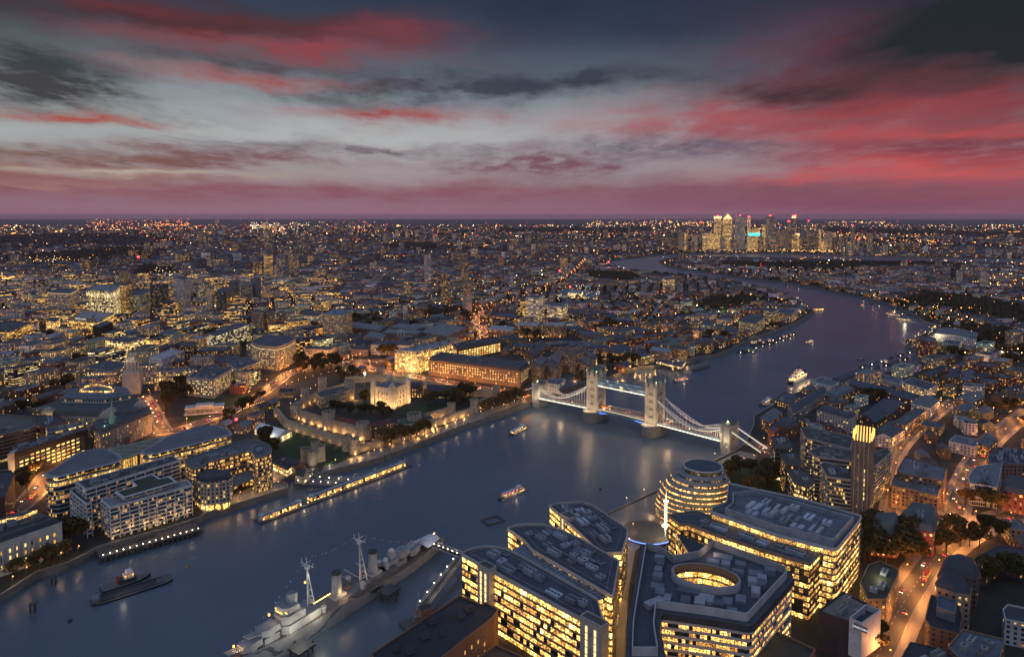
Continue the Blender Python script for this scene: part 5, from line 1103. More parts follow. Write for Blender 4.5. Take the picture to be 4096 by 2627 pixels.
rb('tan_apartments', 'tan block with a bluish glazed top floor in the bottom right corner', [(3790, 2590), (3850, 2520), (4020, 2560), (4000, 2640), (3860, 2660)], 14, wall=(.24, .16, .10), roof=(.10, .12, .16), st='flat', lit=.15, units=5)
rb('white_balcony_block', 'white balconied block at the right edge above the dark car park wall', [(4010, 2440), (4030, 2420), (4130, 2440), (4120, 2500), (4020, 2480)], 14, wall=(.4, .4, .42), roof=RD, st='flat', lit=.15)
rb('long_slate_block', 'white walled block with big glazed front, right of the red traffic queue', [(3870, 1910), (3900, 1870), (4010, 1850), (4000, 1900), (3990, 1950), (3880, 1935)], 18, wall=(.4, .42, .46), roof=(.15, .18, .22), st='dim', lit=.35, units=5)
rb('red_civic_block', 'red brick civic block with white dormers at the right edge', [(4005, 1930), (4030, 1910), (4150, 1940), (4140, 1990), (4010, 1960)], 17, wall=(.26, .07, .05), roof=(.06, .07, .08), st='punch', lit=.35, rooftype='mansard', rise=4)
rb('brown_block_with_skylights', 'dark flat roofed block with rows of skylights at the right edge', [(3950, 1830), (3985, 1790), (4130, 1800), (4130, 1860), (3960, 1860)], 17, wall=(.2, .11, .08), roof=(.04, .055, .08), st='punch', lit=.15, units=12)
# ------------------------------------------------------------ ships, boats, jetties
def hull(secs, L, sheer=0, n=14):
 """secs: (t along 0..1, half beam at deck, half beam at water, deck height, keel)"""
 return secs
def ship_hull(mb, org, d, secs, L, col, band=None, deckc=(.17, .12, .10), dk=None):
 s = Vector((d.y, -d.x)); prev = None
 for (t, bd, bw, zd) in secs:
  c = Vector(org) + d * (L * t); pr = [(*(c + s * bd), zd), (*(c + s * bw), -5.5), (*(c - s * bw), -5.5), (*(c - s * bd), zd)]
  if prev:
   mb.face([prev[0], pr[0], pr[1], prev[1]], col); mb.face([prev[3], prev[2], pr[2], pr[3]], band or col); (dk or mb).face([prev[0], prev[3], pr[3], pr[0]], deckc)
  prev = pr
def warship():
 st = Vector(U(1762, 2144, 2)); bow_pt = Vector(U(1069, 2627, 2)); d = (bow_pt - st).normalized(); bow_pt = bow_pt + Vector((d.y, -d.x)) * 9; d = (bow_pt - st).normalized(); L = 187
 s = Vector((d.y, -d.x)); rot = math.atan2(d.y, d.x); zd = 2.2
 root = thing('warship', 'moored grey warship in dazzle paint with floodlit bridge, two funnels and tripod masts', 'warship', (st.x + d.x * 90, st.y + d.y * 90, -5))
 def at(l, o=0): v = st + d * l + s * o; return (v.x, v.y)
 m = MB(); dk = MB(); secs = []
 for k in range(23):
  t = k / 22; b = 9.6 * (1 - abs(max(0, t - .55) / .45) ** 2.2) if t > .55 else 9.6 * (min(1, (t + .03) / .28)) ** .45
  secs.append((t, max(b, .4), max(b * .9, .3), zd + (3.0 if t > .52 else 0) + max(0, t - .8) * 9))
 ship_hull(m, st, d, secs, L, (.30, .33, .37), dk=dk, deckc=(.13, .095, .08)); m.build('hull', 'surface', root); dk.build('deck', 'surface', root)
 m = MB()
 for a, b, z0, z1 in ((.12, .3, 2, -3.5), (.36, .46, -4, 2), (.58, .72, 4.5, -4), (.8, .9, -3, 5)):       # dazzle patches along the side
  for sg in (-1, 1):
   def sd(t, z):
    k = min(21, int(t * 22)); f = t * 22 - k; bd = secs[k][1] * (1 - f) + secs[k + 1][1] * f; bw = secs[k][2] * (1 - f) + secs[k + 1][2] * f; zz = secs[k][3]; q = (z + 5.5) / (zz + 5.5); v = st + d * (L * t) + s * sg * (bw + (bd - bw) * q + .06); return (v.x, v.y, z)
   q = [sd(a, z0), sd(a + .03, z0), sd(b, z1), sd(b - .05, z1)]; m.face(q, (.10, .125, .15)); m.face(q[::-1], (.10, .125, .15))
 m.build('dazzle_paint', 'surface', root)
 LG = (.38, .41, .44); MG = (.16, .19, .22)
 def block_(nm, l, o, z, sl, sw, h, col=LG, taper=0):
  m = MB(); P = rect(*at(l, o), sl, sw, rot); m.ring(P, z, z + h, col, polyt=inset(P, taper) if taper else None); m.cap(inset(P, taper) if taper else P, z + h, tuple(v * .62 for v in col)); return m.build(nm, 'surface', root)
 f = 5.2
 block_('shelter_deck', 96, 0, 2.05, 82, 14, 3.45, MG); block_('after_deckhouse', 54, 0, 2, 22, 9, 3.5); block_('after_deckhouse', 56, 0, 5.5, 12, 7, 3)
 def turret(l, z, dirn, lit=False):
  root2 = MB(); c = at(l); P = [(-6, -4.6), (3, -4.6), (6, -3), (6, 3), (3, 4.6), (-6, 4.6)]; P = [(c[0] + (a * dirn) * d.x + b * s.x, c[1] + (a * dirn) * d.y + b * s.y) for a, b in P]; P = ccw(P); root2.cyl(*c, z - 1.5, z, 4.4, n=16, col=LG); root2.ring(P, z, z + 3.3, LG, polyt=inset(P, .4)); root2.cap(inset(P, .4), z + 3.3, (.22, .25, .28)); t = root2.build('gun_turret', 'surface', root); to = t['o3']
  for o in (-2, 0, 2): g = MB(); a = at(l + 5.5 * dirn, o); b = at(l + 14 * dirn, o); g.bar((*a, z + 1.8), (*b, z + 3.6), .55, LG); g_ = g.build('gun_barrel', 'surface'); g_.parent = t; g_.location = tuple(-v for v in to)
 turret(33, 4.2, -1); turret(44, 7.2, -1); turret(156, 10, 1); turret(168, 7.4, 1)
 block_('barbette', 156, 0, 5, 10, 9, 4)
# awning over the quarterdeck
 m = MB(); a, b, c, e = at(7, -5.5), at(7, 5.5), at(24, 8), at(24, -8); r0, r1 = at(7, 0), at(24, 0); m.face([(*a, 5), (*e, 5), (*r1, 6.8), (*r0, 6.8)][::-1]); m.face([(*b, 5), (*r0, 6.8), (*r1, 6.8), (*c, 5)][::-1]); m.face([(*a, 5), (*e, 5), (*r1, 6.8), (*r0, 6.8)]); m.face([(*b, 5), (*r0, 6.8), (*r1, 6.8), (*c, 5)]); m.build('awning', 'canvas', root)
 g = MB()
 for k in range(9): p = at(1 + k * .9, 5 - k * .1); g.box(*p, 3.4, .45, .45, .45)
 for k in range(16): p = at(108 + k * 1.3, 2); g.box(*p, 8.0, .4, .4, .4)
 g.build('lamp_string', 'lamp_warm', root)
 for l, hh in ((72, 15), (104, 15)):
  m = MB(); c = at(l); c2 = at(l - 1.5);
  m.cyl(*c, 5, 5 + hh, 3.3, 2.9, 18, (.30, .34, .36)); m.cyl(*c, 5 + hh, 6.4 + hh, 3.0, 3.0, 18, (.04, .05, .055)); m.build('funnel', 'surface', root); block_('funnel_base', l, 0, 5, 9, 8, 2.5)
 for l, hh in ((84, 33), (127, 36)):
  m = MB(); c = at(l); top = (*at(l, 0), 5 + hh * .8)
  for q in ((0, 0), (-4, 3), (-4, -3)): m.bar((*at(l + q[0], q[1]), 5), top, .6, (.5, .52, .54))
  for k in range(5): z = 8 + k * 4; w_ = 1 - (z - 5) / (hh * .85); m.bar((*at(l, 0), z), (*at(l - 4 * w_, 3 * w_), z), .3, (.45, .47, .5)); m.bar((*at(l, 0), z), (*at(l - 4 * w_, -3 * w_), z), .3, (.45, .47, .5)); m.bar((*at(l - 4 * w_, 3 * w_), z), (*at(l - 4 * w_, -3 * w_), z), .3, (.45, .47, .5))
  m.cyl(*c, 5 + hh * .8, 6.5 + hh * .8, 1.8, n=8, col=(.6, .6, .6)); m.bar((*at(l, -5.5), 7 + hh * .8), (*at(l, 5.5), 7 + hh * .8), .35, (.7, .7, .7)); m.bar((*at(l - 3, 0), 8.5 + hh * .8), (*at(l + 3.5, 0), 8 + hh * .8), .35, (.7, .7, .7)); m.bar((*at(l, 0), 6 + hh * .8), (*at(l + .6, 0), 12 + hh * .8), .3, (.7, .7, .7)); m.bar((*at(l, -4), 7 + hh * .8), (*at(l, -5.5), 9.5 + hh * .8), .25, (.7, .7, .7)); m.bar((*at(l, 4), 7 + hh * .8), (*at(l, 5), 10 + hh * .8), .25, (.7, .7, .7)); m.build('tripod_mast', 'surface', root)
# bridge superstructure
 for nm, l, z, sl, sw, h in (('bridge_base', 136, 5, 26, 14, 5), ('bridge_block', 141, 10, 15, 11.5, 4), ('bridge_deck', 143, 14, 12, 13, 1.2), ('bridge_block', 142, 15.2, 10, 10.5, 3.2), ('compass_platform', 143, 18.4, 9, 12, 1.3), ('director_tower', 139, 18.4, 5, 5, 6)):
  m = MB(); P = rect(*at(l), sl, sw, rot); Q = [at(l - sl / 2, -sw / 2), at(l + sl / 2 - 3, -sw / 2), at(l + sl / 2, -sw / 4), at(l + sl / 2, sw / 4), at(l + sl / 2 - 3, sw / 2), at(l - sl / 2, sw / 2)]; Q = ccw(Q); m.ring(Q, z, z + h, (.42, .44, .46)); m.cap(Q, z + h, (.20, .22, .24)); m.build(nm, 'surface', root)
 g = MB()
 for o in range(-4, 5): g.box(*at(147.9 if abs(o) < 3 else 146.3, o * 1.25), 16.6, .25, .8, .9, rot)
 g.build('bridge_window', 'pane_bright', root)
 for l, o in ((62, 3.5), (62, -3.5), (66, 5), (120, 6), (120, -6), (88, 6.5), (88, -6.5), (34 + 16, 0)):
  m = MB(); p = at(l, o); m.cyl(*p, 5, 8, 1.7, 1.5, 10, LG); m.dome(*p, 8, 1.9, 1.6, 10, 3, (.5, .53, .55)); m.bar((*p, 8.6), (*at(l + 4, o * 1.3), 10), .35, LG); m.build('gun_mounting', 'surface', root)
 block_('director_tower', 54, 0, 8.5, 4, 4, 5); m = MB(); m.dome(*at(54), 13.5, 2.2, 2, 10, 4, (.55, .57, .6)); m.build('radar_dome', 'surface', root); m = MB(); m.dome(*at(60), 9, 2.1, 2.4, 10, 4, (.6, .62, .65)); m.build('radar_dome', 'surface', root)
 for l in (82, 72): m = MB(); m.bar((*at(l, 0), 6), (*at(l + 9, 7), 15), .5, LG); m.build('boat_crane', 'surface', root)
 for l, o in ((74, 6), (80, -6), (90, 6), (94, 1), (103, 5)): block_('deck_locker', l, o, 5.2 if l > 60 else 2.2, random.uniform(3, 6), 2.4, 2, (.3, .2, .14) if l in (74, 94) else MG)
 m = MB()
 for k in range(64):
  l0 = k * 2.9;
  if l0 > 183: break
  i = min(22, int(l0 / L * 22)); b = secs[i][1] - .3
  for sg in (-1, 1): m.bar((*at(l0, b * sg), secs[i][3]), (*at(l0, b * sg), secs[i][3] + 1.1), .12, (.6, .6, .6))
 m.build('guard_rail', 'surface', root)
# bunting between the masts
 m = MB(); r = MB(); pts = [(3, 3), (84, 37), (127, 40), (184, 8)]
 for (l0, z0), (l1, z1) in zip(pts, pts[1:]):
  n = int(abs(l1 - l0) / 2.6)
  for k in range(n): t = (k + .5) / n; z = z0 + (z1 - z0) * t - math.sin(math.pi * t) * abs(l1 - l0) * .06; (r if k % 3 == 0 else m).box(*at(l0 + (l1 - l0) * t), z, .3, .3, .45, rot)
 m.build('bunting', 'canvas', root); r.build('bunting', 'red_paint', root)
 for l, o, z, e, c in ((128, 13, 8, 5200, (1, .86, .58)), (146, 14, 8, 5600, (1, .86, .62)), (134, 9, 20, 2200, (1, .9, .7)), (160, 12, 10, 2600, (1, .88, .7)), (153, 2, 17, 900, (1, .7, .4)), (176, 2, 11, 1500, (1, .6, .25)), (101, 6, 8, 1600, (1, .6, .3)), (85, 4, 9, 900, (1, .6, .35)), (70, 7, 9, 600, (1, .7, .45)), (127, 3, 28, 900, (1, .8, .6)), (104, 5, 8, 1200, (1, .6, .25)), (20, 9, 7, 350, (1, .9, .8))):
  lamp(*at(l, o if s.y < 0 else -o), z + 1, e * .48, c, .4)
 g = MB()
 for l, z in ((153, 17), (176, 11), (127, 24)): g.cyl(*at(l, 2), z, z + .9, .5, n=6)
 g.build('deck_lamp', 'lamp_sodium', root)
# mooring dolphins and gangway
 for px, py in ((1556, 2345), (1206, 2570), (1245, 2335)):
  if px == 1245: continue
  x, y = U(px, py, 3); o = thing('mooring_dolphin', 'dark square mooring platform on piles beside the warship, ' + ('amidships' if px > 1400 else 'below its floodlit bridge'), 'mooring platform', (x, y, -5)); m = MB(); m.box(x, y, 0, 12, 10, 1.2, rot, (.045, .055, .065)); m.build('platform', 'surface', o)
  for a, b in ((-5, -4), (5, -4), (5, 4), (-5, 4)): m = MB(); m.cyl(x + a, y + b, -8, 2, .6, n=8, col=(.05, .05, .05)); m.build('pile', 'surface', o)
 return at
AT = warship()
def gangway(label, a, b, za, zb, w=4, cover=True):
 a = Vector((*a, za)); b = Vector((*b, zb)); o = thing('gangway', label, 'gangway', tuple((a + b) / 2)); d = (b - a); s = Vector((d.y, -d.x, 0)).normalized() * w / 2; m = MB()
 m.face([tuple(a - s), tuple(a + s), tuple(b + s), tuple(b - s)][::-1], (.16, .15, .13)); m.face([tuple(a - s), tuple(a + s), tuple(b + s), tuple(b - s)], (.16, .15, .13)); m.build('walkway', 'surface', o); t = MB(); n = max(6, int(d.length / 4))
 for sg in (-1, 1):
  p0 = a + s * sg; q0 = b + s * sg; t.bar(tuple(p0), tuple(q0), .35, (.4, .4, .4)); t.bar(tuple(p0 + Vector((0, 0, 2.2))), tuple(q0 + Vector((0, 0, 2.2))), .25, (.4, .4, .4))
  for k in range(n): u = p0.lerp(q0, k / n); v = p0.lerp(q0, (k + 1) / n); t.bar(tuple(u + Vector((0, 0, 2.2 * (k % 2)))), tuple(v + Vector((0, 0, 2.2 * ((k + 1) % 2)))), .16, (.4, .4, .4))
 t.build('truss', 'surface', o); g = MB();
 for k in range(6): u = (a + s).lerp(b + s, (k + .5) / 6); g.box(u.x, u.y, u.z + 2.4, .5, .5, .4)
 g.build('walkway_lamp', 'lamp_white', o)
 for k in (1, 4): u = a.lerp(b, (k + .5) / 6); lamp(u.x, u.y, u.z + 3, 300, (1, .85, .6), .3)
 return o
gangway('lit truss footbridge from the stern of the warship to the nearest yellow lit office', AT(9, -8 if Vector(AT(9, 8)).length > Vector(AT(9, -8)).length else 8)[:2] if False else U(1735, 2180, 4), U(1845, 2222, 4), 4, 4)
gangway('long lit jetty walkway running down from the footbridge landing to the brick block', U(1838, 2240, 2), U(1680, 2440, 2), 3, 2, 5)
def pier_thing():
 x, y = U(1690, 2455, 0); o = thing('landing_stage', 'dark landing stage with a small hut by the black roofed brick block', 'landing stage', (x, y, -5)); m = MB(); m.box(x, y, -5.5, 26, 12, 2.2, .6, (.07, .08, .09)); m.build('pontoon', 'surface', o); m = MB(); m.box(x - 2, y + 1, -3.3, 9, 6, 3.2, .6, (.12, .13, .15)); m.build('hut', 'surface', o); m = MB()
 for k in range(5): m.bar((x - 10 + k * 4, y - 5, -3.3), (x - 8 + k * 4, y - 9, 1), .4, (.2, .2, .2))
 m.build('brow', 'surface', o)
pier_thing()
# timber jetty under the white apartments
def jetty():
 A0, A1 = Vector(U(400, 2232, -1)), Vector(U(806, 2118, -1)); d = (A1 - A0).normalized(); s = Vector((-d.y, d.x)); s = s if s.y > 0 else -s; L = (A1 - A0).length; o = thing('timber_jetty', 'dark timber jetty on braced piles below the white framed apartments', 'jetty', (*((A0 + A1) / 2), -5)); m = MB()
 def P4(a, b, w0, w1): return ccw([tuple(A0 + d * a + s * w0), tuple(A0 + d * b + s * w0), tuple(A0 + d * b + s * w1), tuple(A0 + d * a + s * w1)])
 c = (.085, .08, .075)
 for q in (P4(0, L, 0, 9), P4(0, 10, 9, 24), P4(L * .55, L, 9, 20)): m.ring(q, -1.5, -.6, c); m.cap(q, -.6, c)
 m.build('deck', 'surface', o); pl = MB(); n = 20
 for k in range(n + 1):
  p = A0 + d * (L * k / n); pl.cyl(p.x, p.y, -9, -1, .45, n=6, col=(.10, .09, .08)); q = p + d * (L / n * .5); pl.bar((p.x, p.y, -5), (q.x, q.y, -1.4), .35, (.1, .09, .08)); q = p - d * (L / n * .5); pl.bar((p.x, p.y, -5), (q.x, q.y, -1.4), .35, (.1, .09, .08)); r = p + s * 8.4; pl.cyl(r.x, r.y, -9, -1, .45, n=6, col=(.1, .09, .08))
 pl.build('pile_row', 'surface', o); g = MB(); rl = MB()
 for k in range(16): p = A0 + d * (L * (k + .5) / 16) + s * .6; g.box(p.x, p.y, .5, .45, .45, .4); rl.cyl(p.x, p.y, -.6, .5, .1, n=5)
 rl.bar((*(A0 + s * .4), .3), (*(A1 + s * .4), .3), .15, (.2, .2, .2)); rl.build('railing', 'surface', o); g.build('jetty_lamp', 'lamp_white', o)
 for k in range(5): p = A0 + d * (L * (k + .5) / 5) + s * 4; lamp(p.x, p.y, 2, 160, (1, .7, .4), .3)
jetty()
def pontoon(label, a, b, w, roofspans, lit):
 A0, A1 = Vector(U(*a, -4)), Vector(U(*b, -4)); d = (A1 - A0).normalized(); s = Vector((-d.y, d.x)); s = s if s.y > 0 else -s; L = (A1 - A0).length; rot = math.atan2(d.y, d.x); o = thing('floating_pier', label, 'pier', (*((A0 + A1) / 2), -5)); c = (A0 + A1) / 2 + s * w / 2; m = MB(); m.box(c.x, c.y, -5.6, L, w, 1.8, rot, (.06, .07, .085)); m.build('pontoon', 'surface', o)
 for t0, t1, w0, w1 in roofspans:
  cc = A0 + d * (L * (t0 + t1) / 2) + s * (w * (w0 + w1) / 2); l = L * (t1 - t0); ww = w * (w1 - w0); m = MB(); P = rect(cc.x, cc.y, l, ww, rot); m.ring(P, -.4, 0, (.3, .34, .4)); m.cap(P, 0, (.13, .17, .22)); m.ring(inset(P, ww * .36), 0, .5, (.4, .45, .5)); m.cap(inset(P, ww * .36), .5, (.28, .33, .38)); m.build('canopy', 'surface', o)
  m = MB(); m.ring(inset(P, .8), -3.8, -.4, (.2, .2, .2), (2.2, 3.4, lit, 3), (.09, .05, .3, 2.2)); m.build('waiting_room_glazing', 'facade', o)
  for t in (.03, .97): q = cc + d * (l * (t - .5)); m = MB(); m.cyl(q.x, q.y, -3.8, .9, ww * .42, n=16, col=(.35, .4, .46)); m.build('round_roof', 'surface', o)
 g = MB()
 for k in range(int(L / 7)): p = A0 + d * (k * 7 + 3) + s * .8; g.box(p.x, p.y, -1.6, .5, .5, .5)
 g.build('edge_lamp', 'lamp_warm', o); n = max(2, int(L / 24))
 for k in range(n): p = A0 + d * (L * (k + .5) / n) + s * 1.2; lamp(p.x, p.y, -1.5, 420, (1, .66, .3), .4)
 for t in (.02, .98): p = A0 + d * (L * t) + s * w * .9; m = MB(); m.cyl(p.x, p.y, -9, 4, .5, n=8, col=(.04, .05, .06)); m.build('guide_pile', 'surface', o)
pontoon('long floating pier with blue grey canopies and a string of warm lights', (1043, 2094), (1650, 1861), 11, [(.02, .24, .25, .85), (.30, .97, .35, .95)], .8)
gangway('upper covered gangway joining the long floating pier to the quay', U(1188, 1905, 1), U(1415, 1922, -2), 1, -2.5, 5); gangway('lower covered gangway joining the long floating pier to the quay', U(1180, 1926, 1), U(1360, 1935, -2), 1, -2.5, 5)
# boats
def boat(label, px, L, ang, kind='launch', z=-5, name='boat', cat='boat', group=None, col=(.35, .38, .42), lit=1):
 x, y = U(*px, -5); d = Vector((math.cos(ang), math.sin(ang))); o = thing(name, label, cat, (x, y, -5), group); st = Vector((x, y)) - d * L / 2; m = MB(); dk = MB(); B = L * {'launch': .11, 'barge': .13, 'tug': .17, 'yacht': .07, 'clipper': .105}.get(kind, .12); zd = -5 + {'launch': 1.4, 'barge': 1.2, 'tug': 1.8, 'yacht': 4.5, 'clipper': 1.8}.get(kind, 1.2)
 secs = []
 for k in range(11):
  t = k / 10; b = B * ((1 - max(0, (t - .6) / .4) ** 2) if kind != 'barge' else (1 if .06 < t < .94 else .6)) * (1 if t > .08 else .85); secs.append((t, max(b, .15), max(b * .85, .1), zd + max(0, t - .6) * L * .03))
 ship_hull(m, st, d, secs, L, col, dk=dk, deckc=(.12, .11, .11)); m.build('hull', 'surface', o); dk.build('deck', 'surface', o); rot = ang
 def at(t, w=0): v = st + d * (L * t) + Vector((-d.y, d.x)) * w; return (v.x, v.y)
 if kind == 'launch' or kind == 'clipper':
  h = 2.4; P = rect(*at(.44), L * .62, B * 1.6, rot); m = MB(); m.ring(P, zd, zd + h, (.5, .5, .52), (1.6, h, .8 * lit, 2), (.12, .2, .4, 2.0)); m.cap(P, zd + h, (.4, .42, .46)); m.build('cabin', 'facade', o)
  m = MB(); m.box(*at(.66), zd + h, L * .1, B * 1.1, 1.9, rot, (.55, .56, .6)); m.build('wheelhouse', 'surface', o)
  if lit: g = MB();
  if lit:
   for k in range(5): g.box(*at(.18 + .12 * k, -B * .5), zd + h + .1, .4, .4, .3)
   g.build('deck_lamp', 'lamp_warm' if kind == 'launch' else 'lamp_red', o); lamp(*at(.4, -B * 1.6), zd + 1.5, 260, (1, .75, .45), .4)
 elif kind == 'tug':
  for t, w, l, h, zz, c in ((.52, 1.3, .34, 2.6, 0, (.03, .04, .05)), (.55, 1.0, .2, 2.4, 2.6, (.6, .6, .62)), (.56, 1.1, .12, 2.0, 5.0, (.66, .66, .68))):
   P = rect(*at(t), L * l, B * w, rot); m = MB(); m.ring(P, zd + zz, zd + zz + h, c, (1.5, h, .8 if zz else 0, 1), (.2, .3, .3, 2.0)); m.cap(P, zd + zz + h, c); m.build('deckhouse', 'facade', o)
  m = MB(); m.cyl(*at(.34), zd, zd + 5, .9, n=10, col=(.3, .04, .03)); m.build('funnel', 'surface', o); m = MB(); m.cyl(*at(.58), zd + 7, zd + 11, .12, n=5, col=(.5, .5, .5)); m.build('mast', 'surface', o)
 elif kind == 'barge':
  P = rect(*at(.5), L * .78, B * 1.4, rot); m = MB(); m.ring(P, zd, zd + .9, (.05, .055, .065)); m.annulus(P, inset(P, .5), zd + .9, (.1, .11, .12)); m.cap(inset(P, .5), zd + .3, (.03, .03, .04)); m.build('hold_coaming', 'surface', o)
  m = MB(); m.box(*at(.06), zd, L * .08, B * 1.1, 2, rot, (.2, .2, .22)); m.build('cabin', 'surface', o)
 elif kind == 'yacht':
  for k, (t, l, w) in enumerate(((.46, .72, 1.75), (.43, .60, 1.6), (.43, .44, 1.4), (.44, .28, 1.1), (.46, .14, .8))):
   P = rect(*at(t), L * l, B * w, rot); m = MB(); z = zd + k * 2.6; m.ring(P, z, z + 2.6, (.6, .6, .62), (1.8, 2.6, 1, 3 + k), (.08, .3, .3, 2.6)); m.cap(P, z + 2.6, (.6, .6, .62)); m.build('deckhouse', 'facade', o)
  m = MB(); m.cyl(*at(.46), zd + 13, zd + 19, 1.2, .5, 8, (.05, .05, .06)); m.box(*at(.46), zd + 16, 2, 6, .5, rot, (.05, .05, .06)); m.build('mast', 'surface', o)
  for k in range(6): lamp(*at(.12 + .13 * k, -B * 1.6), zd + 4, 1500, (1, .66, .3), .5)
  lamp(*at(.04), zd + 4, 1600, (1, .7, .35), .5)
 elif kind == 'small':
  m = MB(); m.box(*at(.45), zd, L * .3, B * 1.2, 1.6, rot, (.4, .4, .42)); m.build('cabin', 'surface', o)
 return o
def ang(a, b, z=-5): p, q = U(*a, z), U(*b, z); return math.atan2(q[1] - p[1], q[0] - p[0])
boat('dark tug with a white lit wheelhouse alongside a long barge', (505, 2333), 30, ang((430, 2385), (620, 2325)), 'tug', name='tug_boat', cat='tug', col=(.03, .035, .045)); boat('long low black barge lashed beside the tug', (530, 2362), 48, ang((430, 2400), (620, 2340)), 'barge', name='barge', cat='barge', col=(.035, .04, .05))
lamp(*U(490, 2345, 2), 2, 500, (1, .8, .6), .4)
boat('white passenger boat passing in midstream below the bridge', (2080, 1722), 42, ang((2030, 1750), (2140, 1690)), 'launch', name='passenger_boat', cat='passenger boat', col=(.45, .46, .5)); boat('passenger boat with red deck lamps between the warship and the amphitheatre bank', (2058, 1975), 38, ang((2000, 2000), (2130, 1945)), 'clipper', name='passenger_boat', cat='passenger boat', col=(.45, .46, .5))
boat('passenger boat with red deck lamps just beyond the bridge towers', (2730, 1522), 36, ang((2690, 1534), (2760, 1518)), 'clipper', name='passenger_boat', cat='passenger boat', col=(.45, .46, .5)); boat('passenger boat with warm lamps in the wide bend above the yacht', (3240, 1370), 36, ang((3215, 1380), (3270, 1360)), 'launch', name='passenger_boat', cat='passenger boat', col=(.45, .46, .5)); boat('small bright passenger boat far up the bend', (3450, 1224), 32, ang((3430, 1232), (3470, 1218)), 'clipper', name='passenger_boat', cat='passenger boat', col=(.45, .46, .5))
boat('large white yacht ablaze with warm deck lights beside the wharves', (3195, 1520), 74, ang((3150, 1536), (3260, 1478)), 'yacht', name='motor_yacht', cat='yacht', col=(.5, .5, .54))
boat('white paddle steamer moored below the wharf terrace', (3068, 1610), 44, ang((3030, 1640), (3120, 1575)), 'launch', name='paddle_steamer', cat='boat', col=(.6, .6, .62), lit=.3)
boat('small tender with a lit cabin beside the bridge pier', (2438, 1625), 12, 1.0, 'small', name='work_boat', cat='boat')
for lab, px, L, a, k in (('open square floating frame moored in midstream near the offices', (1972, 2082), 0, 0, ''),):
 x, y = U(*px, -5); o = thing('river_enclosure', lab, 'pontoon', (x, y, -5));
 for i in range(4): q = rect(x, y, 15, 11, .55); m = MB(); m.bar((*q[i], -4.6), (*q[(i + 1) % 4], -4.6), 1.6, (.06, .07, .08), 1.2); m.build('pontoon_arm', 'surface', o)
for lab, px in (('dark piled mooring post in the river at the lower left', (135, 2445)), ('thin navigation beacon in the river near the embankment', (219, 2335)), ('yellow mooring buoy trailing a chain in midstream', (750, 2266)), ('low dark buoy astern of the barge', (280, 2483)), ('tiny dark buoy in midstream below the south tower', (2402, 1958)), ('small dark buoy beyond the passenger boats', (3220, 1485)), ('yellow buoy beside the great yacht', (3118, 1545)), ('yellow buoy beyond the great yacht', (3302, 1480))):
 x, y = U(*px, -5); ye = 'yellow' in lab; o = thing('mooring_buoy' if 'buoy' in lab else 'mooring_post', lab, 'buoy' if 'buoy' in lab else 'mooring post', (x, y, -5)); m = MB()
 if 'buoy' in lab: m.cyl(x, y, -5.5, -4, 1.5, 1.3, 10, (.4, .25, .04) if ye else (.05, .05, .06)); m.build('float', 'surface', o); m = MB(); m.cyl(x, y, -4, -3.4, .4, n=6, col=(.1, .1, .1)); m.build('ring_post', 'surface', o)
 else:
  for a, b in ((-1.4, -1), (1.4, -1), (0, 1.4)): m.cyl(x + a, y + b, -9, 1, .5, n=7, col=(.05, .05, .05))
  m.build('piles', 'surface', o); m = MB(); m.box(x, y, 0, 4, 3.6, 1, .3, (.09, .09, .09)); m.cyl(x, y, 1, 4, .2, n=5, col=(.1, .1, .1)); m.build('cap', 'surface', o)
k = 0
names = ['dark', 'grey', 'blue', 'black', 'brown', 'pale']; cols = [(.04, .045, .05), (.2, .22, .24), (.03, .07, .16), (.02, .02, .025), (.12, .08, .05), (.4, .42, .44)]
def cluster(where, pts, n):
 """rafts of moored boats; each says its colour, row and place in the raft"""
 rk = ['first', 'second', 'third', 'fourth', 'fifth', 'sixth', 'seventh', 'eighth', 'ninth', 'tenth', 'eleventh', 'twelfth', 'thirteenth', 'fourteenth']
 (x0, y0), (x1, y1), w = pts
 for i in range(n):
  t = i / max(1, n - 1); row = i % 2; px = (x0 + (x1 - x0) * t, y0 + (y1 - y0) * t + (row - .5) * w); c = random.randrange(6); a = ang((x0, y0), (x1, y1)) + random.uniform(-.15, .15) + (math.pi if random.random() < .4 else 0)
  o = boat('%s moored boat, %s from the near end of %s' % (names[c], rk[i], where), px, random.uniform(17, 27), a, random.choice(['small', 'tug', 'barge']), name='moored_boat', cat='boat', group='boats moored at ' + where, col=cols[c])
  if random.random() < .6: p = U(*px, -1); g = MB(); g.box(*p, -2, .7, .7, .7); g.build('cabin_lamp', random.choice(['lamp_warm', 'lamp_white']), o)
cluster('the little raft by the wharf jetty', ((2962, 1412), (3012, 1402), 8), 4); cluster('the long raft off the river gardens', ((3010, 1388), (3175, 1342), 12), 13); cluster('the dark raft by the south wharves', ((3450, 1478), (3640, 1420), 22), 11)
cluster('the barge roads up the bend', ((3150, 1146), (3240, 1158), 3), 3); cluster('the tiers by the far south bank', ((3455, 1205), (3640, 1262), 3), 7)
boat('small dark launch lying off the dark raft', (3445, 1440), 16, .3, 'small', name='launch', cat='boat', col=(.05, .05, .06))
boat('floodlit white pier boat with red sides under the far bank', (3575, 1262), 60, ang((3550, 1258), (3610, 1270)), 'launch', name='pier_boat', cat='boat', col=(.5, .3, .3)); boat('bright work barge crowded with lamps under the far bank', (3618, 1282), 50, ang((3590, 1280), (3640, 1286)), 'launch', name='work_barge', cat='barge', col=(.3, .3, .3)); lamp(*U(3620, 1280), 6, 9000, (1, .8, .5), 2)
pontoon('white roofed pier with a lit side at the tip of the near bend', (3215, 1244), (3300, 1240), 14, [(.02, .98, .1, .9)], 1)
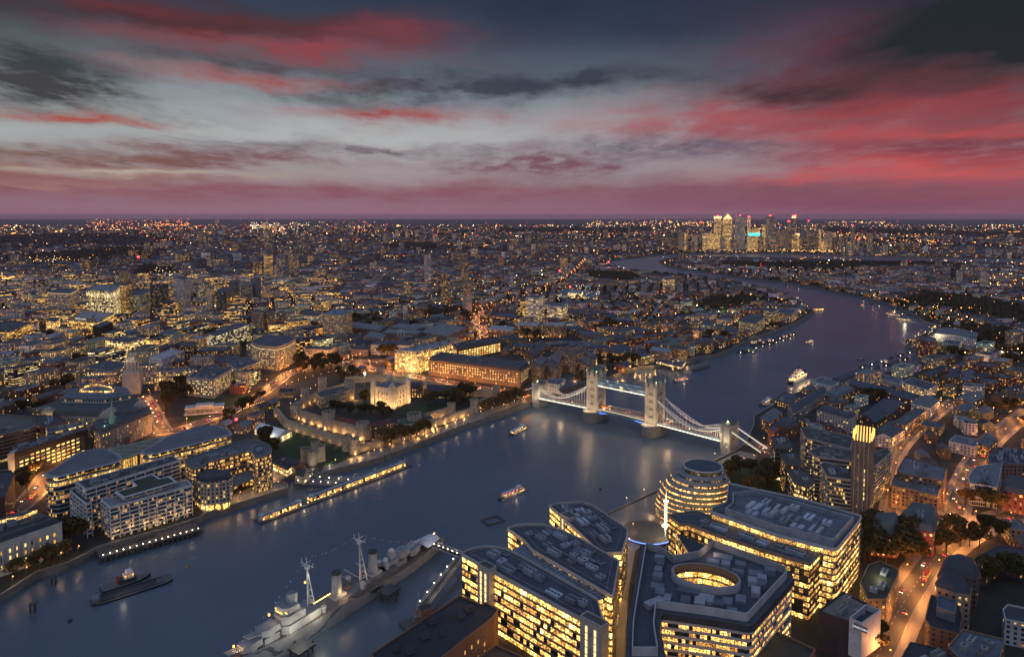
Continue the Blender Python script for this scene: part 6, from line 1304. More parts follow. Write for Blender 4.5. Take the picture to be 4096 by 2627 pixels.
for lab, a, b in (('low piled jetty beyond the pavilion restaurant, nearer arm', (2770, 1480), (2838, 1462)), ('low piled jetty beyond the pavilion restaurant, further arm', (2742, 1455), (2796, 1442)), ('dark timber wharf platform in front of the riverside flats', (2810, 1426), (2905, 1398))):
 p, q = Vector(U(*a, -3)), Vector(U(*b, -3)); o = thing('piled_jetty', lab, 'jetty', (*((p + q) / 2), -5)); m = MB(); m.bar((p.x, p.y, -3.4), (q.x, q.y, -3.4), 6, (.09, .085, .08), .8); m.build('deck', 'surface', o); m = MB()
 for k in range(8): r = p.lerp(q, k / 7); m.cyl(r.x, r.y, -9, 0, .5, n=6, col=(.06, .06, .06))
 m.build('pile_row', 'surface', o)
# ------------------------------------------------------------ buildings of the middle distance that the photograph singles out
B = block
T = 'office block'; A_ = 'apartment block'
B('stepped_glass_office', 'dark glazed office with glowing yellow ribbons at the left edge of the city', T, (-70, 1318), (48, 1325), (133, 1290), 1392, wall=DG, roof=(.05, .06, .08), st='band', units=5)
B('grid_hotel', 'pale concrete hotel with a grid of small windows and lamps along its roof', 'hotel', (195, 1170), (280, 1174), (316, 1155), 1265, wall=(.40, .38, .33), roof=RG, st='tower', lit=.35, crownlight=2)
B('lit_office_tower', 'broad glass office glowing yellow on every floor, left of the red crane', T, (345, 1160), (451, 1166), (484, 1143), 1290, wall=(.25, .22, .15), roof=(.2, .23, .26), st='bright', lit=.85, br=1.7, units=3)
B('tower_block', 'dark brown residential tower right behind the yellow glass office', 'tower block', (477, 1083), (497, 1087), (513, 1080), 1160, wall=(.16, .12, .10), st='tower', lit=.3)
B('tower_block', 'brown grid fronted tower touching the yellow glass office', 'tower block', (479, 1140), (503, 1144), (527, 1136), 1275, wall=(.22, .17, .11), st='tower', lit=.7)
wh = B('podium_hall', 'long building with a glowing cornice and white lettering on its roof wall', T, (268, 1278), (390, 1290), (455, 1252), 1340, wall=(.30, .20, .12), roof=(.25, .26, .28), st='bright', lit=.6, crownlight=3, units=3)
B('lit_office_block', 'small office with bright white windows below the lettered hall', T, (183, 1282), (222, 1290), (240, 1276), 1338, wall=CR, st='bright', lit=.95, br=2.6)
nb = B('black_office', 'black building scattered with cyan and red window lights', T, (371, 1305), (400, 1312), (452, 1290), 1376, wall=(.012, .012, .016), roof=RG, st='blank')
for kk in range(60):
 c_ = [q for q in nb.children if q.name.startswith('wall')][0]; o3 = nb['o3']; P = quad((371, 1305), (400, 1312), (452, 1290), 30); a, b = random.choice([(P[0], P[1]), (P[1], P[2]), (P[1], P[2])]); t = random.random(); x, y = a[0] + (b[0] - a[0]) * t, a[1] + (b[1] - a[1]) * t; m = MB(); m.box(x * .999, y * .999 - .4, 3 + random.randrange(8) * 3.4, .9, .5, 2.4); m.build('slot_window', random.choice(['pane_cyan', 'pane_cyan', 'lamp_red', 'pane_dim']), nb)
ao = B('arched_office', 'stone office with a glowing arched window in its top, over a grid of lit floors', T, (421, 1362), (508, 1372), (578, 1355), 1448, wall=CR, roof=RG, st='bright', lit=.75, units=3)
B('arched_office', 'low stone wing with lit windows in front of the arched office', T, (330, 1470), (440, 1485), (530, 1455), 1520, wall=CR, roof=RG, st='bright', lit=.4, units=3)
B('white_hotel', 'white hotel slab with deep vertical bays and many panes', 'hotel', (597, 1430), (645, 1440), (739, 1402), 1488, wall=(.68, .68, .72), roof=(.4, .4, .42), st='tower', lit=.3)
B('white_hotel', 'white stepped podium in front of the white hotel slab', 'hotel', (588, 1490), (690, 1505), (733, 1480), 1524, wall=(.66, .66, .7), roof=(.4, .4, .42), st='punch', lit=.25)
B('long_office_slab', 'long office slab with a white top band and one maroon end wall', T, (828, 1337), (864, 1344), (995, 1298), 1418, wall=(.34, .32, .33), roof=RG, st='band', lit=.6, units=4)
B('black_tower', 'black office with a few lit strips beside the white hotel slab', T, (700, 1380), (770, 1385), (790, 1372), 1450, wall=(.01, .012, .015), st='dim', lit=.2)
B('residential_tower', 'tall pale residential tower of white vertical ribs', 'tower block', (695, 1113), (735, 1121), (762, 1110), 1254, wall=(.50, .52, .55), roof=DG, st='tower', lit=.15)
for lab, L, F, R, yb, w, s, l in (('dark slatted tower left of the white ribbed tower', (600, 1140), (646, 1138), (672, 1134), 1252, (.14, .14, .15), 'dim', .12), ('slim glass tower right of the white ribbed tower', (797, 1131), (820, 1133), (845, 1130), 1208, (.3, .32, .33), 'glass', .3), ('warm grid fronted slim tower in front of the glass ones', (825, 1152), (846, 1156), (858, 1150), 1268, (.4, .38, .34), 'tower', .5),
('grey green glass tower behind the warm slim one', (864, 1168), (905, 1166), (920, 1150), 1262, (.12, .15, .16), 'dim', .1), ('plain blue grey tower, left of the pair', (918, 1122), (940, 1124), (958, 1120), 1200, (.20, .25, .29), 'dim', .08), ('blue grey tower with a lit edge, middle of its row', (962, 1134), (985, 1137), (1010, 1130), 1212, (.22, .26, .30), 'dim', .25), ('plain tall blue grey tower, right of its row', (1000, 1116), (1022, 1118), (1042, 1112), 1200, (.18, .22, .26), 'blank', 0), ('pale gridded tower at the right end of the glass row', (1047, 1140), (1062, 1144), (1081, 1138), 1220, (.36, .36, .34), 'tower', .5), ('glassy rounded block glaring with work lights by the red crane', (509, 1178), (560, 1182), (612, 1160), 1275, (.25, .30, .28), 'glass', .3), ('white striped low tower before the glassy rounded block', (545, 1218), (575, 1222), (592, 1212), 1278, (.4, .42, .42), 'dim', .3)):
 B('glass_tower', lab, 'tower block', L, F, R, yb, wall=w, roof=RG, st=s, lit=l)
for lab, L, F, R, yb in (('left one of two pinkish brown twin towers with dark slots', (1005, 1246), (1052, 1252), (1068, 1245), 1345), ('middle pinkish brown tower with dark slots', (1052, 1250), (1085, 1254), (1100, 1247), 1345), ('right one of the pinkish brown towers with dark slots', (1108, 1250), (1130, 1253), (1145, 1247), 1325)):
 B('brown_tower', lab, 'tower block', L, F, R, yb, wall=(.34, .22, .17), roof=RD, st='tower', lit=.12)
hgt = HT(1105, 1482, 1388); building('octagonal_office', 'eight sided stone office with a ring of bright roof lamps above the car queue', T, UU([(1004, 1366), (1030, 1382), (1105, 1389), (1150, 1376), (1183, 1356), (1150, 1342), (1060, 1340)], hgt), hgt, wall=(.38, .33, .25), roof=RG, mode='win', win=(3.4, 3.6, 1.5, 2.2, 2), lit=.6, crownlight=5, units=3)
B('stone_office', 'square stone office over the dark trees north of the fortress', T, (1215, 1397), (1322, 1400), (1340, 1388), 1452, wall=(.40, .34, .27), roof=RG, mode='win', win=(4.0, 3.8, 1.7, 2.2, 2), lit=.6, units=3)
B('gridded_tower', 'pale gridded tower standing where the railway viaduct begins', 'tower block', (1290, 1258), (1370, 1264), (1408, 1240), 1364, wall=(.40, .36, .28), roof=RBL, st='tower', lit=.5, units=3)
B('white_office', 'white office with even rows of lit windows left of the pale gridded tower', T, (1200, 1262), (1270, 1266), (1292, 1252), 1310, wall=(.58, .54, .46), roof=RD, st='punch', lit=.7)
for i, (lab, L, F, R, yb) in enumerate((('grey hipped roof office range at the viaduct side of its quarter', (1390, 1308), (1520, 1322), (1545, 1306), 1345), ('grey banded office range left of the white arched window', (1455, 1345), (1525, 1356), (1545, 1340), 1388), ('grey banded office range with a tall white arched window', (1526, 1330), (1672, 1335), (1690, 1326), 1366), ('grey banded office range right of the white arched window', (1685, 1328), (1790, 1345), (1862, 1312), 1372), ('grey banded office range behind the royal stone house', (1560, 1308), (1660, 1318), (1700, 1308), 1340))):
 B('banded_office', lab, T, L, F, R, yb, wall=(.20, .16, .15), roof=(.17, .19, .21), st='flat', lit=.1, rooftype='hip', rise=4, br=.8)
x_, y_ = U(1606, 1366); o = thing('arched_window_frame', 'white steel arch of glazing standing in the front of the grey office range', 'glazed arch', (x_, y_ - 2, 0)); m = MB(); z_ = HT(1606, 1366, 1316)
for s_ in (-6, 0, 6): m.bar((x_ + s_, y_ - 4, 0), (x_ + s_, y_ - 4, z_ - 6 + (4 if s_ == 0 else 0)), .9, (.7, .72, .74))
for k in range(8): t0, t1 = math.pi * k / 8, math.pi * (k + 1) / 8; m.bar((x_ + 6 * math.cos(t0), y_ - 4, z_ - 6 + 6 * math.sin(t0)), (x_ + 6 * math.cos(t1), y_ - 4, z_ - 6 + 6 * math.sin(t1)), .9, (.7, .72, .74))
m.build('steel_arch', 'surface', o)
B('stone_hall', 'brown stone hall with a hipped grey roof beside the lit junction', 'building', (1403, 1397), (1470, 1400), (1480, 1388), 1425, wall=(.30, .22, .16), roof=RG, st='house', lit=.15, rooftype='hip', rise=4)
B('white_classical_house', 'long white classical mint house behind the big round tree', 'building', (1483, 1378), (1640, 1382), (1655, 1370), 1422, wall=(.56, .55, .52), roof=RG, mode='win', win=(4.2, 4.6, 1.4, 2.4, 1.5), lit=.3, rooftype='mansard', rise=3)
B('brick_factory', 'dark slate roofed brick range with small arches by the viaduct', 'building', (1348, 1345), (1440, 1358), (1458, 1338), 1372, wall=BR, roof=(.04, .045, .055), st='punch', lit=.2, rooftype='gable', rise=4)
h_ = HT(1666, 1490, 1406); P = [U(1579, 1402, h_), U(1666, 1408, h_), U(1813, 1374, h_)]; P.append((P[0][0] + P[2][0] - P[1][0], P[0][1] + P[2][1] - P[1][1]))
gh = building('glowing_glass_office', 'glass office shining greenish yellow behind a white steel lattice, beside the busy road', T, P, h_, wall=(.45, .48, .42), roof=(.22, .25, .28), st='bright', mode='band', lit=.97, br=2.4, pier=6, units=6)
lamp(P[1][0] - 8, P[1][1] - 12, 6, 7000, (.9, 1, .5), 1)
B('arcaded_office', 'brick office with tall glowing arches under a black attic', T, (1805, 1378), (1829, 1397), (2005, 1363), 1448, wall=(.17, .11, .07), roof=(.03, .035, .045), mode='win', win=(7.0, 3.8, 5.2, 3.0, 3), lit=.98, kinds_=0, units=5) if False else B('arcaded_office', 'brick office with tall glowing arches under a black attic', T, (1805, 1378), (1829, 1397), (2005, 1363), 1448, wall=(.17, .11, .07), roof=(.03, .035, .045), mode='win', win=(6.0, 3.8, 4.6, 2.9, 3), lit=.98, units=5)
ih = B('long_brick_warehouse', 'very long brick warehouse washed with golden uplights along the bridge road', 'warehouse', (1714, 1438), (2081, 1484), (2117, 1457), 1552, wall=(.24, .16, .10), roof=(.055, .06, .075), mode='win', win=(4.4, 3.9, 1.9, 2.2, 6), lit=.75, rooftype='mansard', rise=4, units=7)
P = quad((1714, 1438), (2081, 1484), (2117, 1457), 18); pa, pb, pc = Vector(P[0]), Vector(P[1]), Vector(P[2])
for k in range(16): t = (k + .5) / 16; v = pa.lerp(pb, t); n_ = Vector((v.x, v.y)).normalized(); lamp(v.x - n_.x * 3.2, v.y - n_.y * 3.2, 6.2, 2000, (1, .60, .20), .3)
for k in range(4): v = pb.lerp(pc, (k + .5) / 4); lamp(v.x + 2.2, v.y - 2.2, 6.2, 2000, (1, .60, .20), .3)
m = MB(); Pn = inset(ccw(P), -.2); m.ring(Pn, 19.0, 21.4, (.1, .08, .05), (2.6, 2.4, .95, 2), (.08, .08, .35, 1.8)); m.build('attic_glazing', 'facade', ih)
# the stepped concrete hotel by the north bridge head
th = thing('stepped_hotel', 'hulking stepped concrete hotel of many small windows by the north end of the bridge', 'hotel', (*U(2240, 1480), 0));
for i, (L, F, R, yb, hh) in enumerate((((2195, 1440), (2238, 1462), (2262, 1420), 0, 27), ((2125, 1452), (2165, 1470), (2200, 1440), 0, 26), ((2236, 1400), (2300, 1420), (2345, 1400), 0, 38), ((2262, 1385), (2292, 1392), (2318, 1380), 0, 44), ((2290, 1432), (2355, 1468), (2375, 1445), 0, 27), ((2160, 1455), (2232, 1478), (2240, 1450), 0, 23), ((2330, 1420), (2372, 1440), (2392, 1425), 0, 30))):
 P = ccw(quad(L, F, R, hh)); FOOT.append(P); m = MB(); m.ring(P, 0, hh, (.30, .235, .175), (2.2, 3.1, .25, i), (.14, .42, .1, 1.4)); m.build('wing', 'facade', th); m = MB(); m.cap(P, hh, (.13, .12, .115)); m.ring(inset(P, 3), hh, hh + 2.5, (.2, .16, .14)); m.cap(inset(P, 3), hh + 2.5, (.14, .13, .13)); m.build('wing_roof', 'surface', th)
P = ccw(UU([(2212, 1510), (2240, 1488), (2330, 1500), (2350, 1520), (2240, 1560)], 8)); m = MB(); m.ring(P, 0, 8, (.2, .14, .1)); m.cap(P, 8, (.09, .095, .11)); m.build('podium', 'surface', th)
for lab, L, F, R, yb in (('tallest white stepped office tower of the docks group', (2103, 1192), (2155, 1194), (2178, 1182), 1292), ('second white stepped office tower of the docks group', (2188, 1224), (2246, 1227), (2272, 1218), 1290), ('black glazed office box with a white edge, beside the white stepped towers', (2268, 1252), (2330, 1254), (2342, 1244), 1302)):
 B('stepped_office_tower', lab, T, L, F, R, yb, wall=(.68, .68, .7) if 'black' not in lab else (.03, .03, .035), roof=RG, st='band' if 'black' not in lab else 'dim', lit=.6, units=2)
B('dark_glazed_office', 'dark lit office wing attached to the tallest white stepped tower', T, (2072, 1196), (2100, 1198), (2110, 1190), 1288, wall=DG, st='band', lit=.7)
B('dark_glazed_office', 'low glazed office with yellow ribbons left of the white stepped towers', T, (1950, 1262), (2060, 1272), (2100, 1258), 1300, wall=DG, roof=RG, st='band', lit=.6)
for i, (lab, L, F, R, yb) in enumerate((('left block of brick dockside flats with arched gables', (1950, 1318), (2052, 1326), (2064, 1312), 1358), ('middle block of brick dockside flats with arched gables', (2060, 1300), (2150, 1305), (2162, 1296), 1352), ('right block of brick dockside flats with arched gables', (2165, 1300), (2256, 1304), (2266, 1296), 1352))):
 B('dockside_flats', lab, A_, L, F, R, yb, wall=(.24, .15, .09), roof=(.32, .34, .37), st='flat', lit=.4, rooftype='mansard', rise=3)
B('dock_warehouse', 'brown brick dock warehouse with arches and a small lit clock turret', 'warehouse', (2052, 1385), (2128, 1392), (2145, 1380), 1425, wall=BR, roof=RG, st='punch', lit=.35, rooftype='gable', rise=4)
B('dock_warehouse', 'slate roofed brick dock warehouse running toward the stepped hotel', 'warehouse', (2095, 1410), (2140, 1425), (2190, 1378), 1450, wall=BR, roof=(.07, .08, .10), st='punch', lit=.3, rooftype='gable', rise=5)
for i, (lab, L, F, R, yb, w, rt) in enumerate((('brown gabled wharf building with rows of lit windows', (2405, 1404), (2480, 1415), (2528, 1388), 1450, (.22, .14, .09), 'gable'), ('white gabled wharf building beside the brown gabled one', (2485, 1405), (2512, 1412), (2528, 1400), 1442, (.6, .58, .55), 'gable'), ('angled brick wharf washed with gold light at the waterline', (2510, 1422), (2560, 1432), (2618, 1418), 1464, (.26, .16, .09), 'flat'), ('small red brick wharf house with orange lamps by the lock', (2458, 1462), (2500, 1470), (2525, 1455), 1492, (.22, .08, .05), 'gable'), ('brick wharf with a white arched roof and chequered front', (2597, 1402), (2680, 1412), (2690, 1395), 1446, (.26, .19, .15), 'flat'), ('tan wharf with blue details, washed with gold light', (2683, 1392), (2745, 1402), (2754, 1388), 1440, (.27, .19, .11), 'flat'), ('narrow wharf of stacked white balconies', (2752, 1382), (2772, 1390), (2780, 1378), 1428, (.6, .6, .6), 'flat'), ('long brick wharf with a slate roof and small yellow lamps', (2770, 1376), (2845, 1372), (2856, 1355), 1412, (.17, .11, .08), 'gable'), ('round towered brick wharf before the lawn', (2845, 1352), (2895, 1358), (2906, 1345), 1394, (.2, .13, .09), 'flat'))):
 B('wharf_building', lab, 'warehouse', L, F, R, yb, wall=w, roof=RL if i == 4 else RG, st='punch', lit=.75 if i in (0, 2) else .4, rooftype=rt, rise=4, br=2.2)
for x, y in ((2520, 1468), (2540, 1470), (2560, 1471), (2580, 1470), (2600, 1468), (2616, 1464), (2690, 1446), (2710, 1444), (2730, 1442), (2748, 1440), (2640, 1450), (2470, 1496), (2490, 1490), (2510, 1480)): X, Y = U(x, y + 2); lamp(X, Y - 3, 2.5, 2300, (1, .58, .2), .6)
B('pavilion_restaurant', 'white pavilion with a stepped roof standing on piles over the river', 'pavilion', (2625, 1448), (2725, 1470), (2745, 1446), 1476, wall=(.5, .5, .5), roof=(.08, .08, .09), st='bright', lit=.6)
for lab, L, F, R, yb, w in (('green edged glass riverside apartment tower', (2800, 1298), (2850, 1304), (2862, 1290), 1342, (.22, .30, .28)), ('second greenish riverside apartment block', (2856, 1306), (2890, 1310), (2900, 1300), 1342, (.25, .30, .30)), ('terraced glass apartments stepping along the river curve, nearer part', (2955, 1285), (3020, 1298), (3060, 1270), 1338, (.28, .34, .32)), ('tallest terraced glass apartment drum on the river curve', (3055, 1242), (3090, 1250), (3112, 1240), 1302, (.20, .28, .27)), ('white framed riverside flats past the glass drum', (3105, 1250), (3165, 1256), (3190, 1240), 1290, (.42, .42, .42)), ('orange lit terrace facing the river lawn', (2890, 1325), (2945, 1335), (2960, 1320), 1362, (.4, .24, .14))):
 B('riverside_apartments', lab, A_, L, F, R, yb, wall=w, roof=RG, st='glass', lit=.4)
B('market_shed', 'wide blue roofed market shed by the glaring work lights', 'shed', (2224, 1178), (2385, 1190), (2400, 1165), 1198, wall=(.2, .2, .2), roof=(.10, .14, .19), st='bright', lit=.5)
B('lit_site_hall', 'white hall blazing with work lights beside the blue roofed shed', 'shed', (2270, 1172), (2325, 1176), (2332, 1166), 1194, wall=(.7, .7, .7), roof=RL, st='bright', lit=1, br=3.5)
def church(label, px, top, w=7):
 x, y = U(*px); h = HT(px[0], px[1], top); o = thing('church_steeple', label, 'church', (x, y, 0)); m = MB(); m.box(x, y, 0, w, w, h * .55, .3, (.5, .47, .42)); m.box(x, y, h * .55, w * .7, w * .7, h * .2, .3, (.5, .47, .42)); m.build('tower_wall', 'surface', o); m = MB(); m.cyl(x, y, h * .75, h, w * .4, .2, 8, (.45, .43, .4)); m.build('spire', 'surface', o); m = MB(); m.box(x + 12, y + 8, 0, 26, 14, 12, .5, (.4, .38, .34)); m.build('nave', 'surface', o)
church('white baroque church steeple among the dark terraces', (2046, 1157), 1100, 11); church('thin white steeple beyond the sports pitch', (3030, 1222), 1185); church('grey spire on the wooded far bank', (3410, 1158), 1120); church('pale church tower far beyond the bend', (2368, 992), 960, 14)
# slender towers, one by one: centre, foot, top, width in the photograph, colour, share lit, label
TW = [(1710, 1136, 1019, 30, (.55, .55, .56), .25, 'tall white tower standing alone with a rounded cap'), (1776, 1226, 1096, 30, (.20, .16, .14), .4, 'dark balconied tower, nearer of the estate trio'), (1860, 1138, 1047, 32, (.24, .19, .16), .4, 'brown balconied tower, furthest of the estate trio'), (1868, 1252, 1130, 30, (.25, .2, .18), .4, 'brown and white tower, last of the estate trio'),
(1868, 1252, 1185, 40, (.48, .46, .44), .03, 'blank pale concrete stair block before the brown and white tower'), (1620, 1285, 1222, 22, (.6, .6, .62), .25, 'slim white tower beside the railway'), (1770 - 140, 1205, 1140, 34, (.18, .24, .24), .4, 'green glass tower beside the railway'),
(2256, 1086, 1030, 34, (.32, .27, .2), .5, 'tan tower left of the river bend'), (1896, 1031, 995, 30, (.5, .5, .48), .45, 'white and grey block over the middle terraces'), (2004, 1069, 1028, 24, (.36, .2, .17), .4, 'red banded tower over the middle terraces'), (1741, 978, 936, 18, (.45, .42, .4), .4, 'pinkish white tower of the park group'), (1816, 964, 934, 16, (.45, .45, .45), .3, 'pale tower right of the park group'), (1545, 974, 930, 36, (.42, .4, .34), .2, 'broad tan slab over the dark park'), (1626, 952, 918, 15, (.42, .4, .38), .5, 'slab with an orange roof lamp in the row of three, first'), (1666, 952, 918, 15, (.42, .4, .38), .5, 'slab with an orange roof lamp in the row of three, second'), (1587, 955, 918, 15, (.42, .4, .38), .5, 'slab with an orange roof lamp, left of the row of three'),
(1918, 982, 950, 15, (.4, .36, .32), .3, 'tan tower between the park and the middle terraces'), (1839, 998, 968, 18, (.46, .46, .46), .3, 'pale block near the orange street lamps'), (1890, 962, 938, 12, (.5, .5, .5), .3, 'small white tower right of centre under the horizon'), (2044, 1010, 978, 18, (.5, .5, .5), .4, 'white tower over the middle terraces, right of the red banded one'), (2134, 1012, 976, 20, (.52, .5, .48), .4, 'white tower left of the distant warehouse roofs'), (2347, 1018, 988, 20, (.5, .48, .42), .4, 'pale block left of the bend'), (2467, 1004, 980, 18, (.6, .6, .6), .2, 'small white block nearest the bend'), (2498, 1004, 978, 17, (.6, .6, .6), .2, 'second small white block near the bend'), (2423, 955, 920, 22, (.25, .22, .2), .3, 'dark brown slab under the bright horizon'), (2392, 948, 910, 14, (.3, .27, .25), .3, 'slim tower left of the dark brown slab'), (2518, 945, 905, 14, (.3, .25, .22), .3, 'slim tower with a red roof lamp under the bright horizon'), (2588, 955, 925, 40, (.28, .3, .32), .3, 'wide grey block under the bright horizon'), (2680, 1170, 1118, 55, (.52, .5, .42), .6, 'white slab with lit flats above the near bend'),
(52, 1070, 1030, 26, (.3, .27, .22), .4, 'tan slab at the far left'), (125, 1110, 1083, 40, (.36, .3, .25), .2, 'tan estate block at the left'), (180, 1125, 1090, 30, (.36, .3, .25), .2, 'second tan estate block at the left'), (585, 1018, 985, 24, (.46, .45, .42), .2, 'pale tower left of the dark wood'), (620, 1010, 972, 22, (.4, .38, .34), .3, 'brown tower left of the dark wood'), (648, 1000, 965, 26, (.42, .4, .36), .3, 'pair of joined pale slabs before the dark wood'), (745, 965, 930, 15, (.35, .3, .28), .4, 'slim tower at the edge of the dark wood'), (793, 970, 925, 18, (.34, .3, .3), .4, 'brown tower with a red roof lamp, by the stadium lights'), (815, 975, 932, 14, (.38, .34, .32), .4, 'slim pinkish tower by the stadium lights'), (866, 895, 876, 14, (.36, .3, .32), .4, 'hazy slim tower far behind the stadium lights'), (1063, 963, 930, 22, (.5, .5, .5), .4, 'white tower before the stadium lights'),
(1058, 922, 891, 34, (.75, .7, .55), .9, 'brightly lit white hall block on the horizon'), (1095, 922, 897, 20, (.6, .58, .5), .8, 'second brightly lit block on the horizon'), (1182, 920, 884, 14, (.3, .26, .27), .4, 'slim tower with a red lamp left of centre on the horizon'), (1249, 928, 905, 26, (.34, .3, .3), .4, 'grey slab left of centre on the horizon'), (1289, 928, 884, 20, (.36, .33, .34), .4, 'tower with red lamps left of centre on the horizon'), (1345, 930, 890, 18, (.42, .38, .4), .3, 'curved tower with a lit edge on the horizon'), (1406, 932, 880, 16, (.4, .36, .38), .3, 'slim violet edged tower on the horizon'), (1503, 928, 894, 14, (.3, .27, .28), .3, 'slim grey tower, centre of the horizon'), (1368, 930, 898, 10, (.3, .2, .2), .3, 'thin tower with a red tip on the horizon'), (1621, 928, 902, 16, (.38, .3, .3), .3, 'brown tower, centre of the horizon'), (845, 1070, 1038, 50, (.4, .39, .36), .3, 'broad pale hospital slab'), (650, 1072, 1042, 60, (.36, .35, .32), .3, 'long grey slab above the market lights'),
(1070, 1108, 1018, 36, (.38, .34, .22), .7, 'cream hospital tower with blue edges, left half'), (1120, 1112, 1022, 40, (.12, .20, .30), .3, 'blue glass hospital tower, middle part'), (1170, 1106, 1018, 44, (.30, .31, .28), .35, 'grey hospital tower, right part'), (1024, 1100, 1048, 40, (.03, .06, .16), .5, 'dark blue hospital block with white dots'), (1112, 1108, 1060, 38, (.62, .62, .6), .25, 'white faced cube before the hospital towers'), (1280, 1105, 1078, 40, (.44, .4, .34), .5, 'cream terrace slab right of the hospital towers'),
(3825 + 5, 1130, 1050, 34, (.07, .06, .06), .08, 'dark unlit tower on the south side'), (3842, 1145, 1082, 24, (.55, .52, .48), .15, 'pale slab, left of the south side pair'), (3940, 1145, 1086, 26, (.55, .52, .48), .15, 'pale slab, right of the south side pair'), (4075, 1400, 1330, 60, (.30, .27, .24), .25, 'tall tan flats at the right edge'), (3700, 1400, 1378, 44, (.26, .08, .06), .4, 'red balconied flats beside the construction lights'), (3660, 1390, 1372, 20, (.3, .3, .32), .3, 'slim block beside the construction lights')]
CW = [(2750, 1008, 945, 10, 'slim grey tower at the left of the far skyline'), (2806, 1000, 893, 17, 'tall thin pale tower with a blue top on the far skyline'), (2837, 1003, 935, 48, 'broad lit block at the foot of the far skyline'), (2872, 1003, 866, 30, 'glowing cream tower, first of the far skyline'), (2913, 1003, 876, 38, 'pyramid topped glowing tower, highest of the far skyline'), (2963, 1004, 861, 42, 'white latticed tower right of the pyramid topped one'), (2995, 1003, 870, 14, 'thin gold tower behind the white latticed one'), (3022, 1004, 912, 48, 'tower with a blue lit top storey on the far skyline'), (3055, 1004, 900, 14, 'slim lit slab in the middle of the far skyline'), (3083, 1004, 856, 36, 'tall grey tower with a red tip on the far skyline'), (3100, 1006, 975, 46, 'sloped low block below the tall grey tower'), (3130, 1002, 918, 40, 'brown gridded block on the far skyline'), (3155, 1002, 888, 20, 'grey tower behind the brown gridded block'), (3175, 1003, 865, 16, 'tower with a blazing crown on the far skyline'), (3190, 1003, 935, 20, 'warm lit slim tower beneath the blazing crown'), (3234, 1002, 886, 14, 'thin dark tower with a red mast'), (3215, 1002, 958, 16, 'cream lit small block on the far skyline'), (3258, 1004, 928, 34, 'pale ribbed tower on the far skyline'), (3280, 1004, 915, 10, 'thin pink lit tower on the far skyline'), (3310, 1006, 944, 26, 'grey tower with a warm roof on the far skyline'), (3338, 1006, 930, 12, 'dark thin tower right of the warm roofed one'), (3395, 1015, 975, 16, 'small round headed white tower'), (3412, 1010, 905, 20, 'dark tower with twin red lamps'), (3436, 1012, 962, 20, 'pale block right of the twin red lamps'), (3478, 1014, 978, 14, 'small white tower at the right of the skyline'), (3545, 1020, 980, 18, 'small white tower in the right suburbs'), (3370, 1012, 950, 18, 'brown slab right of the skyline middle'), (2770, 1010, 968, 16, 'low pale block left of the thin pale tower'), (2725, 1006, 925, 20, 'grey tower at the skyline left edge'), (2700, 1000, 935, 14, 'small tower left of the skyline')]
def slim(label, px, yb, yt, w, col, lit, cls='tower_block', cw=3.2, fh=3.2, tint=.3, br=1.8):
 x, y = U(px, yb); h = HT(px, yb, yt); W_ = w * math.hypot(x, y) / FPX / 1.38; P = rect(x, y + W_ * .5, W_, W_ * .8, .5 + (px % 7) * .05); dist = math.hypot(x, y)
 if dist > 2500: cw, fh = cw * dist / 2500, fh * dist / 2500 * .8
 o = thing(cls, label, 'tower block', (x, y, 0)); FOOT.append(P); m = MB(); m.ring(P, 0, h, col, (cw, fh, lit, px * .37), (.22, .26, tint, br)); m.build('wall', 'facade', o); m = MB(); m.cap(P, h, (.13, .14, .16)); q = inset(P, W_ * .18); m.ring(q, h, h + 3, (.2, .2, .2)); m.cap(q, h + 3, (.15, .15, .16)); m.build('roof', 'surface', o); return o, P, h
for px, yb, yt, w, col, lit, lab in TW: slim(lab, px, yb, yt, w, col, lit)
for px, yb, yt, w, lab in CW:
 g = any(k in lab for k in ('glow', 'lit', 'gold', 'cream', 'warm')); col = (.45, .42, .34) if g else random.choice([(.2, .2, .22), (.26, .25, .26), (.3, .3, .32)])
 if 'white' in lab: col = (.5, .5, .52)
 o, P, h = slim(lab, px, yb, yt, w, col, .92 if g else .4, 'skyscraper', tint=.5, br=1.9 if g else 1.3)
 if 'highest' in lab:
  c = cen(P); m = MB(); m.ring(P, h, h + 38, (1, 1, 1), polyt=rect(*c, .5, .5, .5)); m.build('pyramid_roof', 'strip_dim', o)
 if 'blazing' in lab or 'cream tower' in lab: m = MB(); m.ring(inset(P, -1), h - 14, h + 2, (1, 1, 1)); m.build('crown_light', 'strip_dim', o)
 if 'blue lit' in lab: m = MB(); m.ring(inset(P, -1), h - 55, h - 35, (1, 1, 1)); m.build('blue_storey', 'pane_cyan', o)
 if 'red' in lab or h > 190 or 'latticed' in lab:
  c = cen(P); m = MB(); m.cyl(*c, h, h + 16, 1.2, n=5); m.build('mast', 'dark_metal', o); m = MB(); s_ = 5.5
  for q in (P[0], P[2]) if h > 190 else (c,): m.box(*q, h + 3, s_, s_, s_)
  m.build('warning_lamp', 'lamp_red', o)
for i in range(30):
 px = 2695 + i * 27 + random.uniform(-9, 9); slim('%s block, %s along the foot of the far skyline' % (('dark', 'grey', 'lit', 'pale')[i % 4], ('first second third fourth fifth sixth seventh eighth ninth tenth eleventh twelfth thirteenth fourteenth fifteenth'.split() * 2)[i // 4]), px, random.uniform(1000, 1006) + max(0, px - 3200) * .035, random.uniform(925, 975), random.uniform(14, 30), ((.1, .1, .11), (.24, .24, .25), (.4, .36, .28), (.42, .42, .43))[i % 4], (.3, .4, .9, .4)[i % 4], 'city_block', br=1.8)
